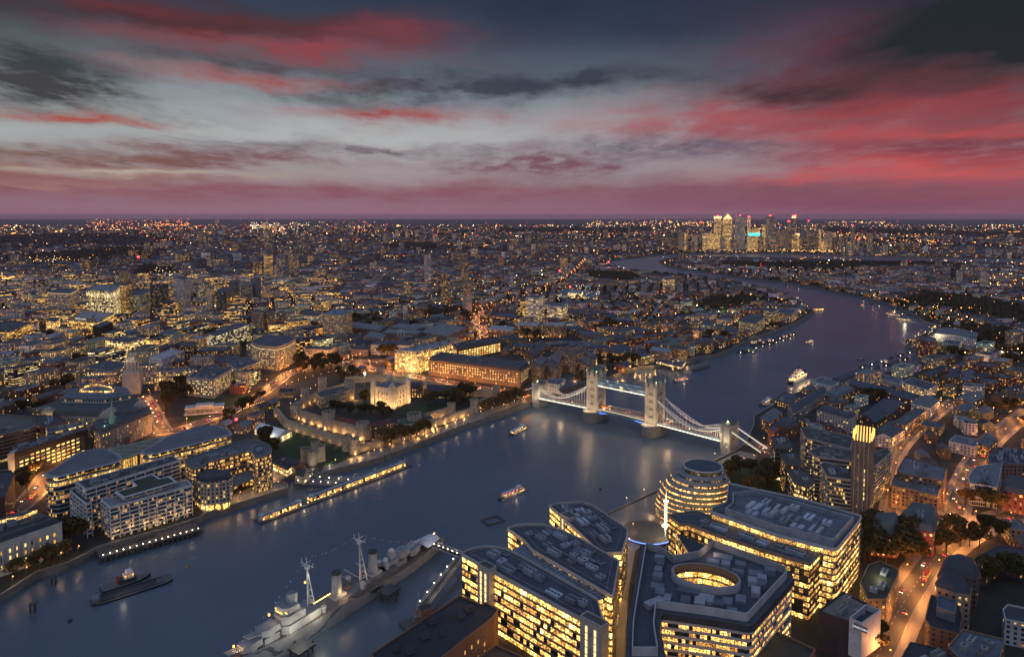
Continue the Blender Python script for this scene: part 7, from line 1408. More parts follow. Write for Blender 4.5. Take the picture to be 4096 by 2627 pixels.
# the wharves south-east of the bridge
for i, (lab, L, F, R, yb, w, rt, l) in enumerate((('white riverside block with stepped white roof beside the great yacht', (3248, 1528), (3330, 1548), (3362, 1525), 1575, (.6, .6, .62), 'flat', .2), ('long white wharf with rooflights running along the river', (3325, 1520), (3362, 1532), (3470, 1492), 1556, (.5, .5, .5), 'mansard', .15), ('long low white works with a plain front', (3472, 1500), (3600, 1540), (3612, 1520), 1562, (.6, .6, .62), 'flat', .1), ('white office with two rows of lit windows beyond the slate ranges', (3608, 1530), (3712, 1562), (3750, 1540), 1592, (.6, .58, .54), 'flat', .8), ('long slate roofed brick range, back side of the dockland square', (3395, 1535), (3655, 1600), (3672, 1578), 1640, (.17, .10, .07), 'gable', .15), ('brick range with white lamps dotted on its roof', (3300, 1580), (3345, 1595), (3420, 1560), 1625, (.18, .12, .09), 'mansard', .2), ('slate roofed wharf with a white terrace climbing from the river', (3150, 1625), (3175, 1655), (3310, 1570), 1690, (.4, .38, .36), 'gable', .2), ('dark restaurant with a warm glowing front on the river corner', (3098, 1600), (3165, 1618), (3200, 1585), 1640, (.1, .09, .08), 'flat', .8), ('brick brewery with a white domed lantern by the bridge end', (3040, 1670), (3080, 1690), (3130, 1650), 1735, (.22, .14, .10), 'hip', .2), ('brown tower house with white brick bands beside the bridge approach', (3072, 1715), (3100, 1730), (3118, 1712), 1790, (.26, .1, .07), 'flat', .3), ('dark brick block with a hipped slate roof behind the bridge approach', (3098, 1695), (3160, 1712), (3200, 1690), 1760, (.17, .10, .07), 'mansard', .1),
('white and brick building with a curved white gable', (3268, 1640), (3300, 1630), (3425, 1665), 1690, (.55, .5, .48), 'mansard', .1), ('pink and grey roofed curved block in front of the white gabled one', (3270, 1680), (3330, 1700), (3385, 1665), 1722, (.30, .17, .16), 'mansard', .1), ('broad slate roofed warehouse with long rooflights', (3470, 1640), (3560, 1660), (3620, 1610), 1690, (.17, .11, .08), 'gable', .12), ('dark hip roofed range by the tower crown', (3440, 1660), (3500, 1690), (3560, 1650), 1720, (.16, .10, .07), 'gable', .1), ('bright white office with sawtooth roof over the square', (3645, 1612), (3720, 1632), (3760, 1600), 1672, (.62, .6, .56), 'hip', .7), ('brick range with stepped white roof terraces along the glowing alley', (3575, 1690), (3620, 1705), (3705, 1645), 1745, (.3, .2, .14), 'flat', .3), ('white fronted terrace facing the glowing alley', (3500, 1745), (3565, 1750), (3620, 1718), 1790, (.55, .53, .5), 'gable', .3), ('low slate roofed hall in front of the white fronted terrace', (3490, 1725), (3540, 1740), (3600, 1700), 1765, (.2, .15, .12), 'gable', .2),
('white gridded modern block at the right', (3850, 1545), (3935, 1550), (3942, 1538), 1582, (.58, .58, .6), 'flat', .35), ('yellow lit brick block in the dark right quarter', (3680, 1700), (3760, 1715), (3780, 1695), 1745, (.28, .18, .1), 'flat', .8), ('white villa block in the dark right quarter', (3795, 1765), (3900, 1790), (3925, 1765), 1830, (.5, .5, .52), 'flat', .3), ('brick hall with a pale roof and lit side at the right', (3905, 1765), (3950, 1790), (3990, 1755), 1835, (.26, .12, .08), 'hip', .4), ('dark slate roofed shed right of the dockland square', (3815, 1600), (3890, 1615), (3940, 1580), 1640, (.18, .12, .1), 'gable', .1), ('red brick riverside flats with balcony lamps by the dark raft', (3675, 1360), (3730, 1372), (3745, 1355), 1440, (.24, .07, .05), 'flat', .5), ('long white roofed shed among the construction lights', (3735, 1335), (3900, 1358), (3912, 1330), 1385, (.6, .6, .6), 'gable', .2), ('white fronted block below the long white shed', (3768, 1372), (3838, 1380), (3848, 1366), 1400, (.6, .6, .58), 'flat', .4))):
 B('wharf_block', lab, 'building', L, F, R, yb, wall=w, roof=random.choice([RG, (.13, .15, .18), (.09, .10, .13)]), st='flat' if l < .6 else 'punch', lit=l, rooftype=rt, rise=4, units=3 if rt == 'flat' else 0, br=2.0)
for x, y, e in ((3690, 1330, 14000), (3720, 1345, 14000), (3660, 1360, 9000), (3745, 1365, 9000), (3950, 1420, 6000), (4010, 1430, 6000)): lamp(*U(x, y), 12, e, (1, .8, .45), 2)
# cranes
def crane(label, px, yb, yt, jib, c='red_paint'):
 x, y = U(px, yb); h = HT(px, yb, yt); o = thing('tower_crane', label, 'crane', (x, y, 0)); m = MB(); w = max(1.2, math.hypot(x, y) / 1000)
 for a, b in ((-w, -w), (w, -w), (w, w), (-w, w)): m.bar((x + a, y + b, 0), (x + a, y + b, h * .7), w * .35)
 for k in range(12): z0, z1 = h * .7 * k / 12, h * .7 * (k + 1) / 12; m.bar((x - w, y - w, z0), (x + w, y - w, z1), w * .25)
 m.build('mast', c, o); m = MB(); m.bar((x, y, h * .7), (x + jib, y, h), w * .8); m.bar((x, y, h * .7), (x - jib * .3, y, h * .72), w * .9); m.build('jib', c, o); m = MB(); s_ = w * 1.8; m.box(x + jib, y, h, s_, s_, s_); m.build('warning_lamp', 'lamp_red', o)
crane('red luffing crane with a red star lamp, rising over the left towers', 530, 1175, 1030, 22); crane('thin crane with a red lamp by the white stepped tower', 2268, 1250, 1150, 8, 'grey_paint'); crane('pair crane with red lamp over the market shed', 2218, 1215, 1085, 14, 'grey_paint'); crane('thin crane over the far docks, red lamp on its jib', 3208, 990, 862, -60, 'grey_paint'); crane('small red spidery crane by the near bend', 2460, 1075, 1050, -30); crane('small red mobile crane beside the marquee', 925, 1715, 1680, 6)
# white lettering on the hall's roof wall
def lettering(root, text, a, b, z, size, off, matn='sign_white'):
 t = Vector((b[0] - a[0], b[1] - a[1])).normalized(); cu = bpy.data.curves.new('roof_lettering', 'FONT'); cu.body = text; cu.size = size; cu.extrude = .1; tmp = bpy.data.objects.new('tmp', cu); COL.objects.link(tmp); bpy.context.view_layer.update()
 me = bpy.data.meshes.new_from_object(tmp); bpy.data.objects.remove(tmp); me.materials.clear(); me.materials.append(M[matn]); o = bpy.data.objects.new('roof_lettering', me); COL.objects.link(o); o.parent = root; o3 = root['o3']; o.location = (a[0] + t.x * off + t.y * .6 - o3[0], a[1] + t.y * off - t.x * .6 - o3[1], z); o.rotation_euler = (rad(90), 0, math.atan2(t.y, t.x))
q_ = quad((268, 1278), (390, 1290), (455, 1252), 30); wr = [c for c in wh.children if c.name.startswith('wall')][0]
hh = max(v.co.z for v in wr.data.vertices); q_ = quad((268, 1278), (390, 1290), (455, 1252), hh - 1); m = MB(); aa, bb = q_[0], q_[1]; tt = Vector((bb[0] - aa[0], bb[1] - aa[1])).normalized(); m.box((aa[0] + bb[0]) / 2, (aa[1] + bb[1]) / 2, hh, math.dist(aa, bb) * .9, 1, 7, math.atan2(tt.y, tt.x), (.3, .2, .16)); m.build('sign_wall', 'surface', wh); lettering(wh, 'WHITE CHAPEL', aa, bb, hh + 1.5, 5.2, math.dist(aa, bb) * .28)
# ------------------------------------------------------------ ordinals and self-placing labels
def ordinal(n):
 ones = ['', 'first', 'second', 'third', 'fourth', 'fifth', 'sixth', 'seventh', 'eighth', 'ninth', 'tenth', 'eleventh', 'twelfth', 'thirteenth', 'fourteenth', 'fifteenth', 'sixteenth', 'seventeenth', 'eighteenth', 'nineteenth']
 if n < 20: return ones[n]
 tens = ['', '', 'twenty', 'thirty', 'forty', 'fifty', 'sixty', 'seventy', 'eighty', 'ninety'][n // 10 % 10]
 return (tens[:-1] + 'ieth') if n % 10 == 0 else tens + '-' + ones[n % 10]
LM = [(U(*p), n) for p, n in (((1540, 1620), 'the white keep'), ((200, 1640 + 60), 'the black glazed slab'), ((420, 1430), 'the arched lit office'), ((660, 1470), 'the white hotel slab'), ((80, 1370), 'the stepped yellow office'), ((430, 1280), 'the yellow glass office'), ((730, 1250), 'the white ribbed tower'), ((930, 1400), 'the long maroon ended slab'),
((1105, 1470), 'the eight sided office'), ((1370, 1360), 'the pale gridded tower'), ((1600, 1365), 'the white arched window'), ((1710, 1136), 'the lone white tower'), ((1776, 1226), 'the dark balconied tower'), ((2150, 1290), 'the tall stepped office'), ((1900, 1500), 'the long golden warehouse'), ((2250, 1480), 'the stepped concrete hotel'), ((2520, 1440), 'the gabled wharves'), ((2860, 1250), 'the green sports pitch'),
((3000, 1330), 'the glass river terraces'), ((3460, 2000), 'the crowned brick tower'), ((3330, 1545), 'the white riverside block'), ((3720, 1640), 'the white sawtooth office'), ((3860, 1800), 'the white villa block'), ((3650, 2100), 'the red brick school'), ((3830, 1350), 'the long white shed'), ((3900, 1560), 'the white gridded block'), ((3880, 1130), 'the pale south side pair'), ((1060, 1100), 'the blue hospital tower'), ((560, 1600), 'the tiered stone tower'), ((2046, 1157), 'the baroque steeple'), ((3400, 2330), 'the dark theatre box'), ((3850, 2300), 'the mansion blocks'), ((2270, 1185), 'the blue market shed'), ((1870, 1250), 'the blank stair block'), ((180, 1120), 'the tan estate blocks'), ((4050, 1390), 'the tall tan flats'), ((230, 2150), 'the white classical house'))]
RK = {}
def where(x, y):
 """phrase that places a thing by the nearest landmark, with its rank among those placed the same way"""
 (lx, ly), n = min(LM, key=lambda l: math.hypot(l[0][0] - x, (l[0][1] - y) * .6)); u = Vector((x, y)).normalized(); d = Vector((x - lx, y - ly)); f = d.dot(u); s = d.x * u.y - d.y * u.x
 rel = ('beyond' if f > 0 else 'this side of') if abs(f) > abs(s) else ('right of' if s > 0 else 'left of')
 return rel, n
def rank_labels(items, noun):
 """items: (object, x, y, look). Each gets: look, ordinal counted outward from its landmark, relation, landmark"""
 g = {}
 for it in items: rel, n = where(it[1], it[2]); g.setdefault((it[3], rel, n), []).append(it)
 lmp = {n: p for p, n in LM}
 for (look, rel, n), L in g.items():
  L.sort(key=lambda i: math.hypot(i[1] - lmp[n][0], i[2] - lmp[n][1]))
  for k, it in enumerate(L): it[0]['label'] = '%s, %s%s %s' % (look, '' if len(L) == 1 else ordinal(k + 1) + ' out ', rel, n) if len(L) > 1 else '%s %s %s' % (look, rel, n)
# ------------------------------------------------------------ where nothing may be put down
PARKS = [ccw([U(*p) for p in q]) for q in (
[(1090, 1640), (1180, 1560), (1300, 1520), (1500, 1488), (2120, 1580), (2130, 1610), (1500, 1840), (1200, 1900), (1000, 1990), (1000, 1760)], [(640, 1720), (600, 1580), (700, 1560), (860, 1600), (1040, 1560), (1120, 1480), (1340, 1450), (1380, 1500), (1150, 1560), (1000, 1680), (900, 1720)],
[(2860, 1860), (2960, 1795), (3110, 1790), (3160, 1950), (3100, 2060), (2900, 2040)], [(3440, 2130), (3740, 2130), (3760, 2180), (3640, 2350), (3560, 2290), (3440, 2260)], [(3890, 2290), (4100, 2270), (4130, 2440), (3900, 2400)], [(-400, 2300), (60, 1880), (220, 1860), (240, 1760), (700, 1700), (1000, 1740), (1150, 1950), (400, 2250), (-300, 2600)],
[(1800, 2640), (1830, 2200), (2500, 2000), (2900, 1800), (3120, 1780), (3250, 1760), (3400, 1760), (3500, 1900), (3420, 2200), (3560, 2500), (3400, 2800)], [(2780, 1256), (2970, 1256), (2960, 1236), (2790, 1232)], [(2080, 1408), (2340, 1395), (2420, 1372), (2300, 1358), (2080, 1376)], [(1600, 1420), (1820, 1440), (1830, 1420), (1900, 1400), (2120, 1440), (2100, 1500), (1700, 1450)])]
WOODS = [ccw([U(*p) for p in q]) for q in ([(-100, 952), (300, 935), (720, 955), (700, 985), (300, 985), (-100, 1010)], [(1545, 995), (1740, 992), (1745, 978), (1580, 976)], [(2840, 1072), (3300, 1082), (3900, 1062), (3700, 1050), (2900, 1050)], [(2780, 1225), (2960, 1235), (3090, 1220), (3100, 1195), (2850, 1190)], [(3560, 1215), (4130, 1300), (4130, 1230), (3700, 1170)], [(1300, 1290), (1500, 1310), (1520, 1270), (1340, 1262)], [(540, 1105), (700, 1100), (700, 1060), (540, 1065)], [(2600, 1105), (2780, 1118), (2760, 1098), (2600, 1088)], [(2340, 1120), (2560, 1135), (2540, 1095), (2340, 1085)], [(3780, 1330), (4130, 1440), (4130, 1340), (3850, 1300)], [(380, 1050), (700, 1010), (500, 990), (100, 1020)], [(2000, 930), (2600, 925), (2600, 915), (2000, 918)], [(3300, 930), (4100, 950), (4100, 935), (3300, 915)])]
for q in ([(1700, 1270), (1880, 1262), (1900, 1240), (1720, 1240)],): WOODS.append(ccw([U(*p) for p in q]))
BB = [(min(p[0] for p in f) - 30, max(p[0] for p in f) + 30, min(p[1] for p in f) - 30, max(p[1] for p in f) + 30, f) for f in FOOT]
RP = [(p, w / 2 + pv + 9) for pts, w, pv, *_ in ROADS for p in pts]
VIA = smooth([U(*p) for p in ((1180, 1400), (1290, 1372), (1390, 1325), (1480, 1282), (1560, 1250), (1650, 1215), (1800, 1175), (1950, 1140), (2150, 1110))])
RP += [(p, 14) for p in VIA]
CANAL = smooth([U(*p) for p in ((2598, 1292), (2612, 1262), (2628, 1235), (2650, 1200))]); RP += [(p, 18) for p in CANAL]
def blocked(x, y, m=0):
 for a, b, c, d, f in BB:
  if a < x < b and c < y < d:
   for q in ((x, y), (x + 9 + m, y), (x - 9 - m, y), (x, y + 9 + m), (x, y - 9 - m)):
    if inside(f, *q): return True
 return False
def near_road(x, y, m=0):
 for (a, b), w in RP:
  if abs(a - x) < w + 30 and abs(b - y) < w + 30 and math.hypot(a - x, b - y) < w + m + 8: return True
 return False
def wet(x, y, m): return any(inside(RIV, x + a, y + b) for a, b in ((0, 0), (m, 0), (-m, 0), (0, m), (0, -m), (m * .7, m * .7), (-m * .7, -m * .7)))
# railway viaduct, canal, dock basin
o, L_, R_ = strip(VIA, 20, 7, 'asphalt', 'railway'); o['label'] = 'raised railway viaduct running out through the roofs'
mb = MB()
for E_ in (L_, R_):
 for i in range(len(E_) - 1): mb.face([(*E_[i], 0), (*E_[i + 1], 0), (*E_[i + 1], 8), (*E_[i], 8)], (.16, .11, .08)); mb.face([(*E_[i], 0), (*E_[i], 8), (*E_[i + 1], 8), (*E_[i + 1], 0)], (.16, .11, .08))
vo = mb.build('railway_viaduct', 'surface'); tag(vo, 'raised brick railway viaduct running out between the roofs', 'viaduct')
strip(CANAL, 10, .06, 'water', 'canal_water'); flat('dock_water', [(2085, 1402), (2230, 1398), (2335, 1382), (2330, 1368), (2240, 1362), (2090, 1380)], .3, 'water')
# ------------------------------------------------------------ the city between: its own streets, block by block
rnd = random.Random(21)
DIST = [(rnd.uniform(-2600, 2800), rnd.uniform(300, 3400), rnd.uniform(0, math.pi / 2)) for _ in range(90)]
def district(x, y): return min(range(len(DIST)), key=lambda i: (DIST[i][0] - x) ** 2 + (DIST[i][1] - y) ** 2)
CELLS = []
for di, (dx_, dy_, th) in enumerate(DIST):
 c, s = math.cos(th), math.sin(th)
 for i in range(-16, 17):
  for j in range(-20, 21):
   px, py = i * 54.0, j * 38.0; x, y = dx_ + px * c - py * s, dy_ + px * s + py * c
   if not (250 < y < 3300): continue
   ix, iy = PX(x, y)
   if not (-120 < ix < 4216 and iy < 2800): continue
   if district(x, y) != di or wet(x, y, 26): continue
   CELLS.append((x, y, th, 0 if True else 1))
free = []
for (x, y, th, _) in CELLS:
 if any(inside(p, x, y) for p in PARKS): continue
 if blocked(x, y, 6) or near_road(x, y, 9): continue
 free.append((x, y, th))
big = list(free); G2 = {}
for (x, y, th) in big: G2.setdefault((int(x // 60), int(y // 60)), []).append((x, y))
small = []
for di, (dx_, dy_, th) in enumerate(DIST):       # smaller houses in the gaps the large plots leave
 c, s = math.cos(th), math.sin(th)
 for i in range(-34, 35):
  for j in range(-34, 35):
   px, py = i * 24.0, j * 24.0; x, y = dx_ + px * c - py * s, dy_ + px * s + py * c
   if not (330 < y < 2300): continue
   ix, iy = PX(x, y)
   if not (-120 < ix < 4216 and iy < 2780) or district(x, y) != di: continue
   if any(math.hypot(x - a, y - b) < 33 for gx in (-1, 0, 1) for gy in (-1, 0, 1) for a, b in G2.get((int(x // 60) + gx, int(y // 60) + gy), ())): continue
   if any(inside(p, x, y) for p in PARKS) or any(inside(p, x, y) for p in WOODS) or wet(x, y, 15) or blocked(x, y, 0) or near_road(x, y, -6): continue
   small.append((x, y, th)); free.append((x, y, th))
SM = set(small)
free.sort(key=lambda c: math.hypot(c[0], c[1]))
TREESPOTS = []
far_boxes = []; named = []
NAMED_MAX = 400
def looks(x, y, r):
 ix, iy = PX(x, y); city = (ix < 1350 and 1120 < iy < 1560)
 if city:
  k = r.random()
  if k < .3: return 'office_block', 'office block', 'pale stone office block', CR, 'punch', r.uniform(16, 27), 'flat', r.uniform(.4, .8)
  if k < .5: return 'office_block', 'office block', 'dark glazed office block', DG, 'band', r.uniform(18, 30), 'flat', r.uniform(.5, .9)
  if k < .65: return 'office_block', 'office block', 'grey concrete office block', CO, 'tower', r.uniform(16, 30), 'flat', r.uniform(.3, .7)
  if k < .72: return 'office_block', 'office block', 'white walled block', WH, 'flat', r.uniform(14, 22), 'flat', r.uniform(.3, .6)
  if k < .88: return 'brick_block', 'building', 'brown brick block', BR, 'punch', r.uniform(12, 20), r.choice(['flat', 'mansard']), r.uniform(.25, .6)
  return 'brick_block', 'building', 'red brick block', RB, 'house', r.uniform(11, 17), 'mansard', r.uniform(.2, .5)
 k = r.random(); far = iy < 1330
 if k < .30: return 'brick_terrace', 'terrace', 'yellow brick terrace', YB, 'house', r.uniform(8, 11), 'gable', r.uniform(.15, .35)
 if k < .55: return 'brick_terrace', 'terrace', 'brown brick terrace', BR, 'house', r.uniform(8, 12), 'gable', r.uniform(.15, .35)
 if k < .66: return 'flat_block', 'apartment block', 'red brick flats', RB, 'flat', r.uniform(12, 17), 'flat', r.uniform(.3, .5)
 if k < .78: return 'flat_block', 'apartment block', 'brown flats with long balconies', TA, 'flat', r.uniform(12, 18), 'flat', r.uniform(.3, .5)
 if k < .88: return 'flat_block', 'apartment block', 'pale grey flats', CO, 'flat', r.uniform(12, 20), 'flat', r.uniform(.25, .5)
 if k < .95: return 'flat_block', 'apartment block', 'white fronted flats', WH, 'flat', r.uniform(10, 16), 'flat', r.uniform(.2, .4)
 return 'warehouse', 'warehouse', 'broad slate roofed shed', BR, 'blank', r.uniform(7, 9), 'gable', 0
for n, (x, y, th) in enumerate(free):
 r = random.Random(int(x * 13 + y * 7)); ix, iy = PX(x, y)
 if any(inside(p, x, y) for p in WOODS) or (r.random() < .07 and n > 20): TREESPOTS.append((x, y)); continue
 cls, cat, look, wc, st_, h, rt, lit = looks(x, y, r); sml = (x, y, th) in SM; h = h * .8 if sml else h; sx = r.uniform(30, 42); sy = r.uniform(15, 25) if rt != 'gable' else r.uniform(11, 15)
 if sml: sx, sy = r.uniform(15, 20), r.uniform(9, 14)
 if rt == 'gable' and not sml and r.random() < .5: parts_ = [(0, -9), (0, 10)]
 else: parts_ = [(0, 0)]
 for (ox, oy) in parts_:
  cx_, cy_ = x + ox * math.cos(th) - oy * math.sin(th), y + ox * math.sin(th) + oy * math.cos(th); w2 = tuple(v * r.uniform(.8, 1.2) for v in wc); rq = r.choice([.4, .7, 1, 1, 1.7]); rc = tuple(v * rq for v in r.choice([RG, RG, RD, (.10, .09, .09), (.15, .17, .20), (.20, .21, .22) if rt == 'flat' else RG]))
  if len(named) < NAMED_MAX and -40 < ix < 4136:
   o = building(cls, look, cat, rect(cx_, cy_, sx, sy, th), h, wall=w2, roof=rc, st=st_, lit=lit, rooftype=rt, rise=r.uniform(3, 4.5), units=(3 if n < 150 else 1) if rt == 'flat' else 0, foot=False, group='city blocks among the streets', br=r.uniform(1.2, 2.2)); named.append((o, cx_, cy_, look))
  else: far_boxes.append((cx_, cy_, sx, sy, th, h, w2, rc, st_, lit, 3.2 if rt != 'flat' else .6))
rank_labels(named, '')
for o, x, y, l in named: USED.pop(l, None)
# beyond the named blocks: the rest of the city, one mass of roofs and walls out to the horizon
rr = np.random.RandomState(5)
def scatter(n, y0, y1, marg=1.06):
 Y = y0 * (y1 / y0) ** rr.rand(n); X = (rr.rand(n) * 2 - 1) * Y * 2048 / FPX * marg; return X, Y
def zone(fn, x, y): return fn(x, y)
bx = []
Xs, Ys = scatter(26000, 3000, 15000)
for X, Y in zip(Xs, Ys):
 if inside(RIV, X, Y) or any(inside(p, X, Y) for p in WOODS): continue
 nz = pnoise(Vector((X * .0012, Y * .0012, 3)))
 if nz < -.18 or (Y > 5000 and nz < .02 and rr.rand() < .6): continue
 if any(a < X < b and c < Y < d for a, b, c, d, f in BB if d > 3000): continue
 if wet(X, Y, 30) or inside(RIV, X * 1.04, Y * 1.04) or inside(RIV, X * 1.08, Y * 1.08): continue
 k = Y / 3000.0; th = DIST[int(abs(X) // 700 + Y // 900 * 3) % len(DIST)][2]; t = rr.rand(); wc = [YB, BR, TA, CO, WH, RB][int(t * 6) % 6]; tall = rr.rand() < .035
 bx.append((X, Y, rr.uniform(22, 50) * k ** .45, rr.uniform(12, 24) * k ** .35, th, rr.uniform(26, 55) if tall else rr.uniform(7, 16), (lambda q: tuple(v * q for v in wc))(rr.choice([.3, .5, .8, 1.25])), (lambda q: tuple(v * q for v in RG))(rr.choice([.2, .4, .7, 1.6])), 'house' if not tall else 'tower', rr.uniform(.1, .5), 2.5))
bx += far_boxes
def boxes_mesh(name, B_):
 n = len(B_); V = np.zeros((n, 12, 3), 'f'); sg = np.array([(-1, -1), (1, -1), (1, 1), (-1, 1)], 'f') / 2
 A = np.array([(b[0], b[1], b[2], b[3], b[4], b[5], b[10]) for b in B_], 'f'); c, s = np.cos(A[:, 4]), np.sin(A[:, 4]); ins = np.minimum(A[:, 3] * .36, 6.0)
 for k in range(4):
  for lv in range(3):
   lx = sg[k, 0] * A[:, 2] - (np.sign(sg[k, 0]) * ins if lv == 2 else 0); ly = sg[k, 1] * A[:, 3] - (np.sign(sg[k, 1]) * ins if lv == 2 else 0)
   V[:, lv * 4 + k, 0] = A[:, 0] + lx * c - ly * s; V[:, lv * 4 + k, 1] = A[:, 1] + lx * s + ly * c; V[:, lv * 4 + k, 2] = 0 if lv == 0 else (A[:, 5] if lv == 1 else A[:, 5] + A[:, 6])
 q = []
 for lv in (0, 1): q += [[lv * 4 + k, lv * 4 + (k + 1) % 4, lv * 4 + 4 + (k + 1) % 4, lv * 4 + 4 + k] for k in range(4)]
 q.append([8, 9, 10, 11]); q = np.array(q); F = (np.arange(n)[:, None, None] * 12 + q[None]).reshape(-1, 4)
 me = bpy.data.meshes.new(name); me.vertices.add(n * 12); me.vertices.foreach_set('co', V.ravel()); nf = len(F); me.loops.add(nf * 4); me.loops.foreach_set('vertex_index', F.ravel().astype('i')); me.polygons.add(nf); me.polygons.foreach_set('loop_start', np.arange(nf, dtype='i') * 4); me.polygons.foreach_set('loop_total', np.full(nf, 4, 'i')); me.update(calc_edges=True)
 W_ = np.ones((n, 9, 4), 'f'); P_ = np.zeros((n, 9, 4), 'f'); S_ = np.zeros((n, 9, 4), 'f'); P_[:, :, 0:2] = 4; S_[:, :, 0:2] = .6; UV = np.zeros((n, 9, 4, 2), 'f')
 for i, b in enumerate(B_):
  W_[i, :4, :3] = b[6]; W_[i, 4:, :3] = b[7]; dd = max(1, math.hypot(b[0], b[1]) / 2200); p, t = sty(b[8], i * .37 % 50, b[9]); P_[i, :4] = (p[0] * dd, p[1] * dd, p[2], p[3]); S_[i, :4] = t
  for k, L in enumerate((b[2], b[3], b[2], b[3])): UV[i, k] = [(0, 0), (L, 0), (L, b[5]), (0, b[5])]
 for nm, d in (('wall', W_), ('par', P_), ('sty', S_)): a = me.attributes.new(nm, 'FLOAT_COLOR', 'FACE'); a.data.foreach_set('color', d.ravel())
 l = me.uv_layers.new(name='uv'); l.data.foreach_set('uv', UV.ravel()); me.materials.append(M['facade']); o = bpy.data.objects.new(name, me); COL.objects.link(o); o['kind'] = 'stuff'; o['label'] = 'mass of distant low houses and blocks reaching to the horizon'; return o
boxes_mesh('distant_city', bx)
# ------------------------------------------------------------ trees
def crown_mesh(name, n, rx, rz, zc, m, seed, lobes=9, leaf=.62):
 r = random.Random(seed); lo = [(r.uniform(-.62, .62) * rx, r.uniform(-.62, .62) * rx, zc + r.uniform(-.5, .55) * rz, r.uniform(.36, .6) * rx) for _ in range(lobes)]; v = []; f = []
 for i in range(n):
  a, b, c, q = r.choice(lo); u = r.random() * math.tau; w = r.uniform(-1, 1); k = (r.uniform(.72, 1.06)) * q; s = math.sqrt(1 - w * w); p = Vector((a + k * s * math.cos(u), b + k * s * math.sin(u), c + k * w * .85)); d = Vector((r.uniform(-1, 1), r.uniform(-1, 1), r.uniform(-.4, 1))).normalized(); e = d.orthogonal().normalized() * leaf * r.uniform(.6, 1.3); g = d.cross(e).normalized() * leaf * r.uniform(.6, 1.3); bb = len(v); v += [tuple(p + e), tuple(p + g), tuple(p - e), tuple(p - g)]; f.append((bb, bb + 1, bb + 2, bb + 3))
 me = bpy.data.meshes.new(name); me.from_pydata(v, [], f); me.materials.append(M[m]); return me
def trunk_mesh(h, r, seed):
 m = MB(); rn = random.Random(seed); m.cyl(0, 0, 0, h, r, r * .6, 7)
 for k in range(5): a = rn.random() * math.tau; z = h * rn.uniform(.55, .95); m.bar((0, 0, z), (math.cos(a) * h * .5, math.sin(a) * h * .5, z + h * rn.uniform(.3, .6)), r * .5)
 return m.mesh('trunk', [M['bark']])
PROTO = [(crown_mesh('crown', 1500, 6.4, 6.0, 10.5, 'leaf_dark', 1), trunk_mesh(7, .45, 1)), (crown_mesh('crown', 1300, 5.6, 5.6, 9.5, 'leaf_autumn', 2), trunk_mesh(6, .4, 2)), (crown_mesh('crown', 700, 5.2, 5.4, 9, 'leaf_autumn', 3, 7, .5), trunk_mesh(6, .35, 3)), (crown_mesh('crown', 1100, 4.2, 4.2, 6.8, 'leaf_dark', 4, 7, .5), trunk_mesh(4.5, .3, 4))]
LOOK = ['dense green tree', 'bushy autumn tree', 'thin autumn tree', 'small round tree']
TG = {}
def tree(x, y, k, s, gname):
 o = thing('tree', '', 'tree', (x, y, 0), 'trees ' + gname); s *= 1.22; o.scale = (s, s, s * random.uniform(.85, 1.1)); o.rotation_euler = (0, 0, random.random() * 6.28)
 for nm, me in zip(('crown', 'trunk'), PROTO[k]): c = bpy.data.objects.new(nm, me); COL.objects.link(c); c.parent = o
 TG.setdefault((gname, k), []).append(o)
def trow(gname, pts, n, kinds, jit=4, s=(.8, 1.15)):
 P = [U(*p) for p in pts]; seg = [math.dist(P[i], P[i + 1]) for i in range(len(P) - 1)]; tot = sum(seg)
 for i in range(n):
  d = tot * (i + .5) / n; k = 0
  while d > seg[k] and k < len(seg) - 1: d -= seg[k]; k += 1
  t = d / max(seg[k], .01); x = P[k][0] + (P[k + 1][0] - P[k][0]) * t + random.uniform(-jit, jit); y = P[k][1] + (P[k + 1][1] - P[k][1]) * t + random.uniform(-jit, jit)
  if wet(x, y, 3): continue
  tree(x, y, random.choice(kinds), random.uniform(*s), gname)
trow('along the embankment before the white classical house', [(40, 2330), (130, 2290), (250, 2235)], 7, [2, 2, 1], 3, (.7, .95)); trow('beside the white framed apartments', [(285, 2190), (300, 2175)], 2, [0], 2, (1.15, 1.3))
trow('by the sweeping road at the left', [(90, 1935), (110, 1970), (70, 1900), (170, 1905)], 5, [1, 0], 3, (.8, 1)); trow('in the memorial garden', [(640, 1600), (700, 1580), (760, 1570), (690, 1620), (640, 1650)], 9, [0, 1], 7, (1.1, 1.45)); trow('along the curving main road', [(1040, 1600), (1000, 1640), (900, 1700), (930, 1720)], 5, [0, 1], 4)
trow('below the eight sided office', [(1170, 1478), (1230, 1492), (1300, 1490), (1350, 1478), (1210, 1470)], 13, [0, 1], 7, (1.1, 1.5)); trow('north of the fortress beside the busy road', [(1360, 1500), (1420, 1515), (1330, 1530)], 5, [0, 1], 6, (.8, 1.1)); trow('behind the marquee at the top of the moat', [(1060, 1775), (1085, 1800), (1075, 1830)], 4, [0], 3, (.9, 1.2))
trow('left of the white keep', [(1450, 1608), (1465, 1618)], 2, [1], 2, (1.0, 1.2)); trow('on the green below the white keep', [(1425, 1660), (1455, 1655), (1490, 1655), (1520, 1650), (1545, 1668), (1575, 1660)], 8, [3, 3, 1], 3, (.8, 1.1)); trow('in the inner ward by the barracks', [(1310, 1640), (1350, 1640), (1380, 1650), (1420, 1660)], 5, [3], 4, (.9, 1.1))
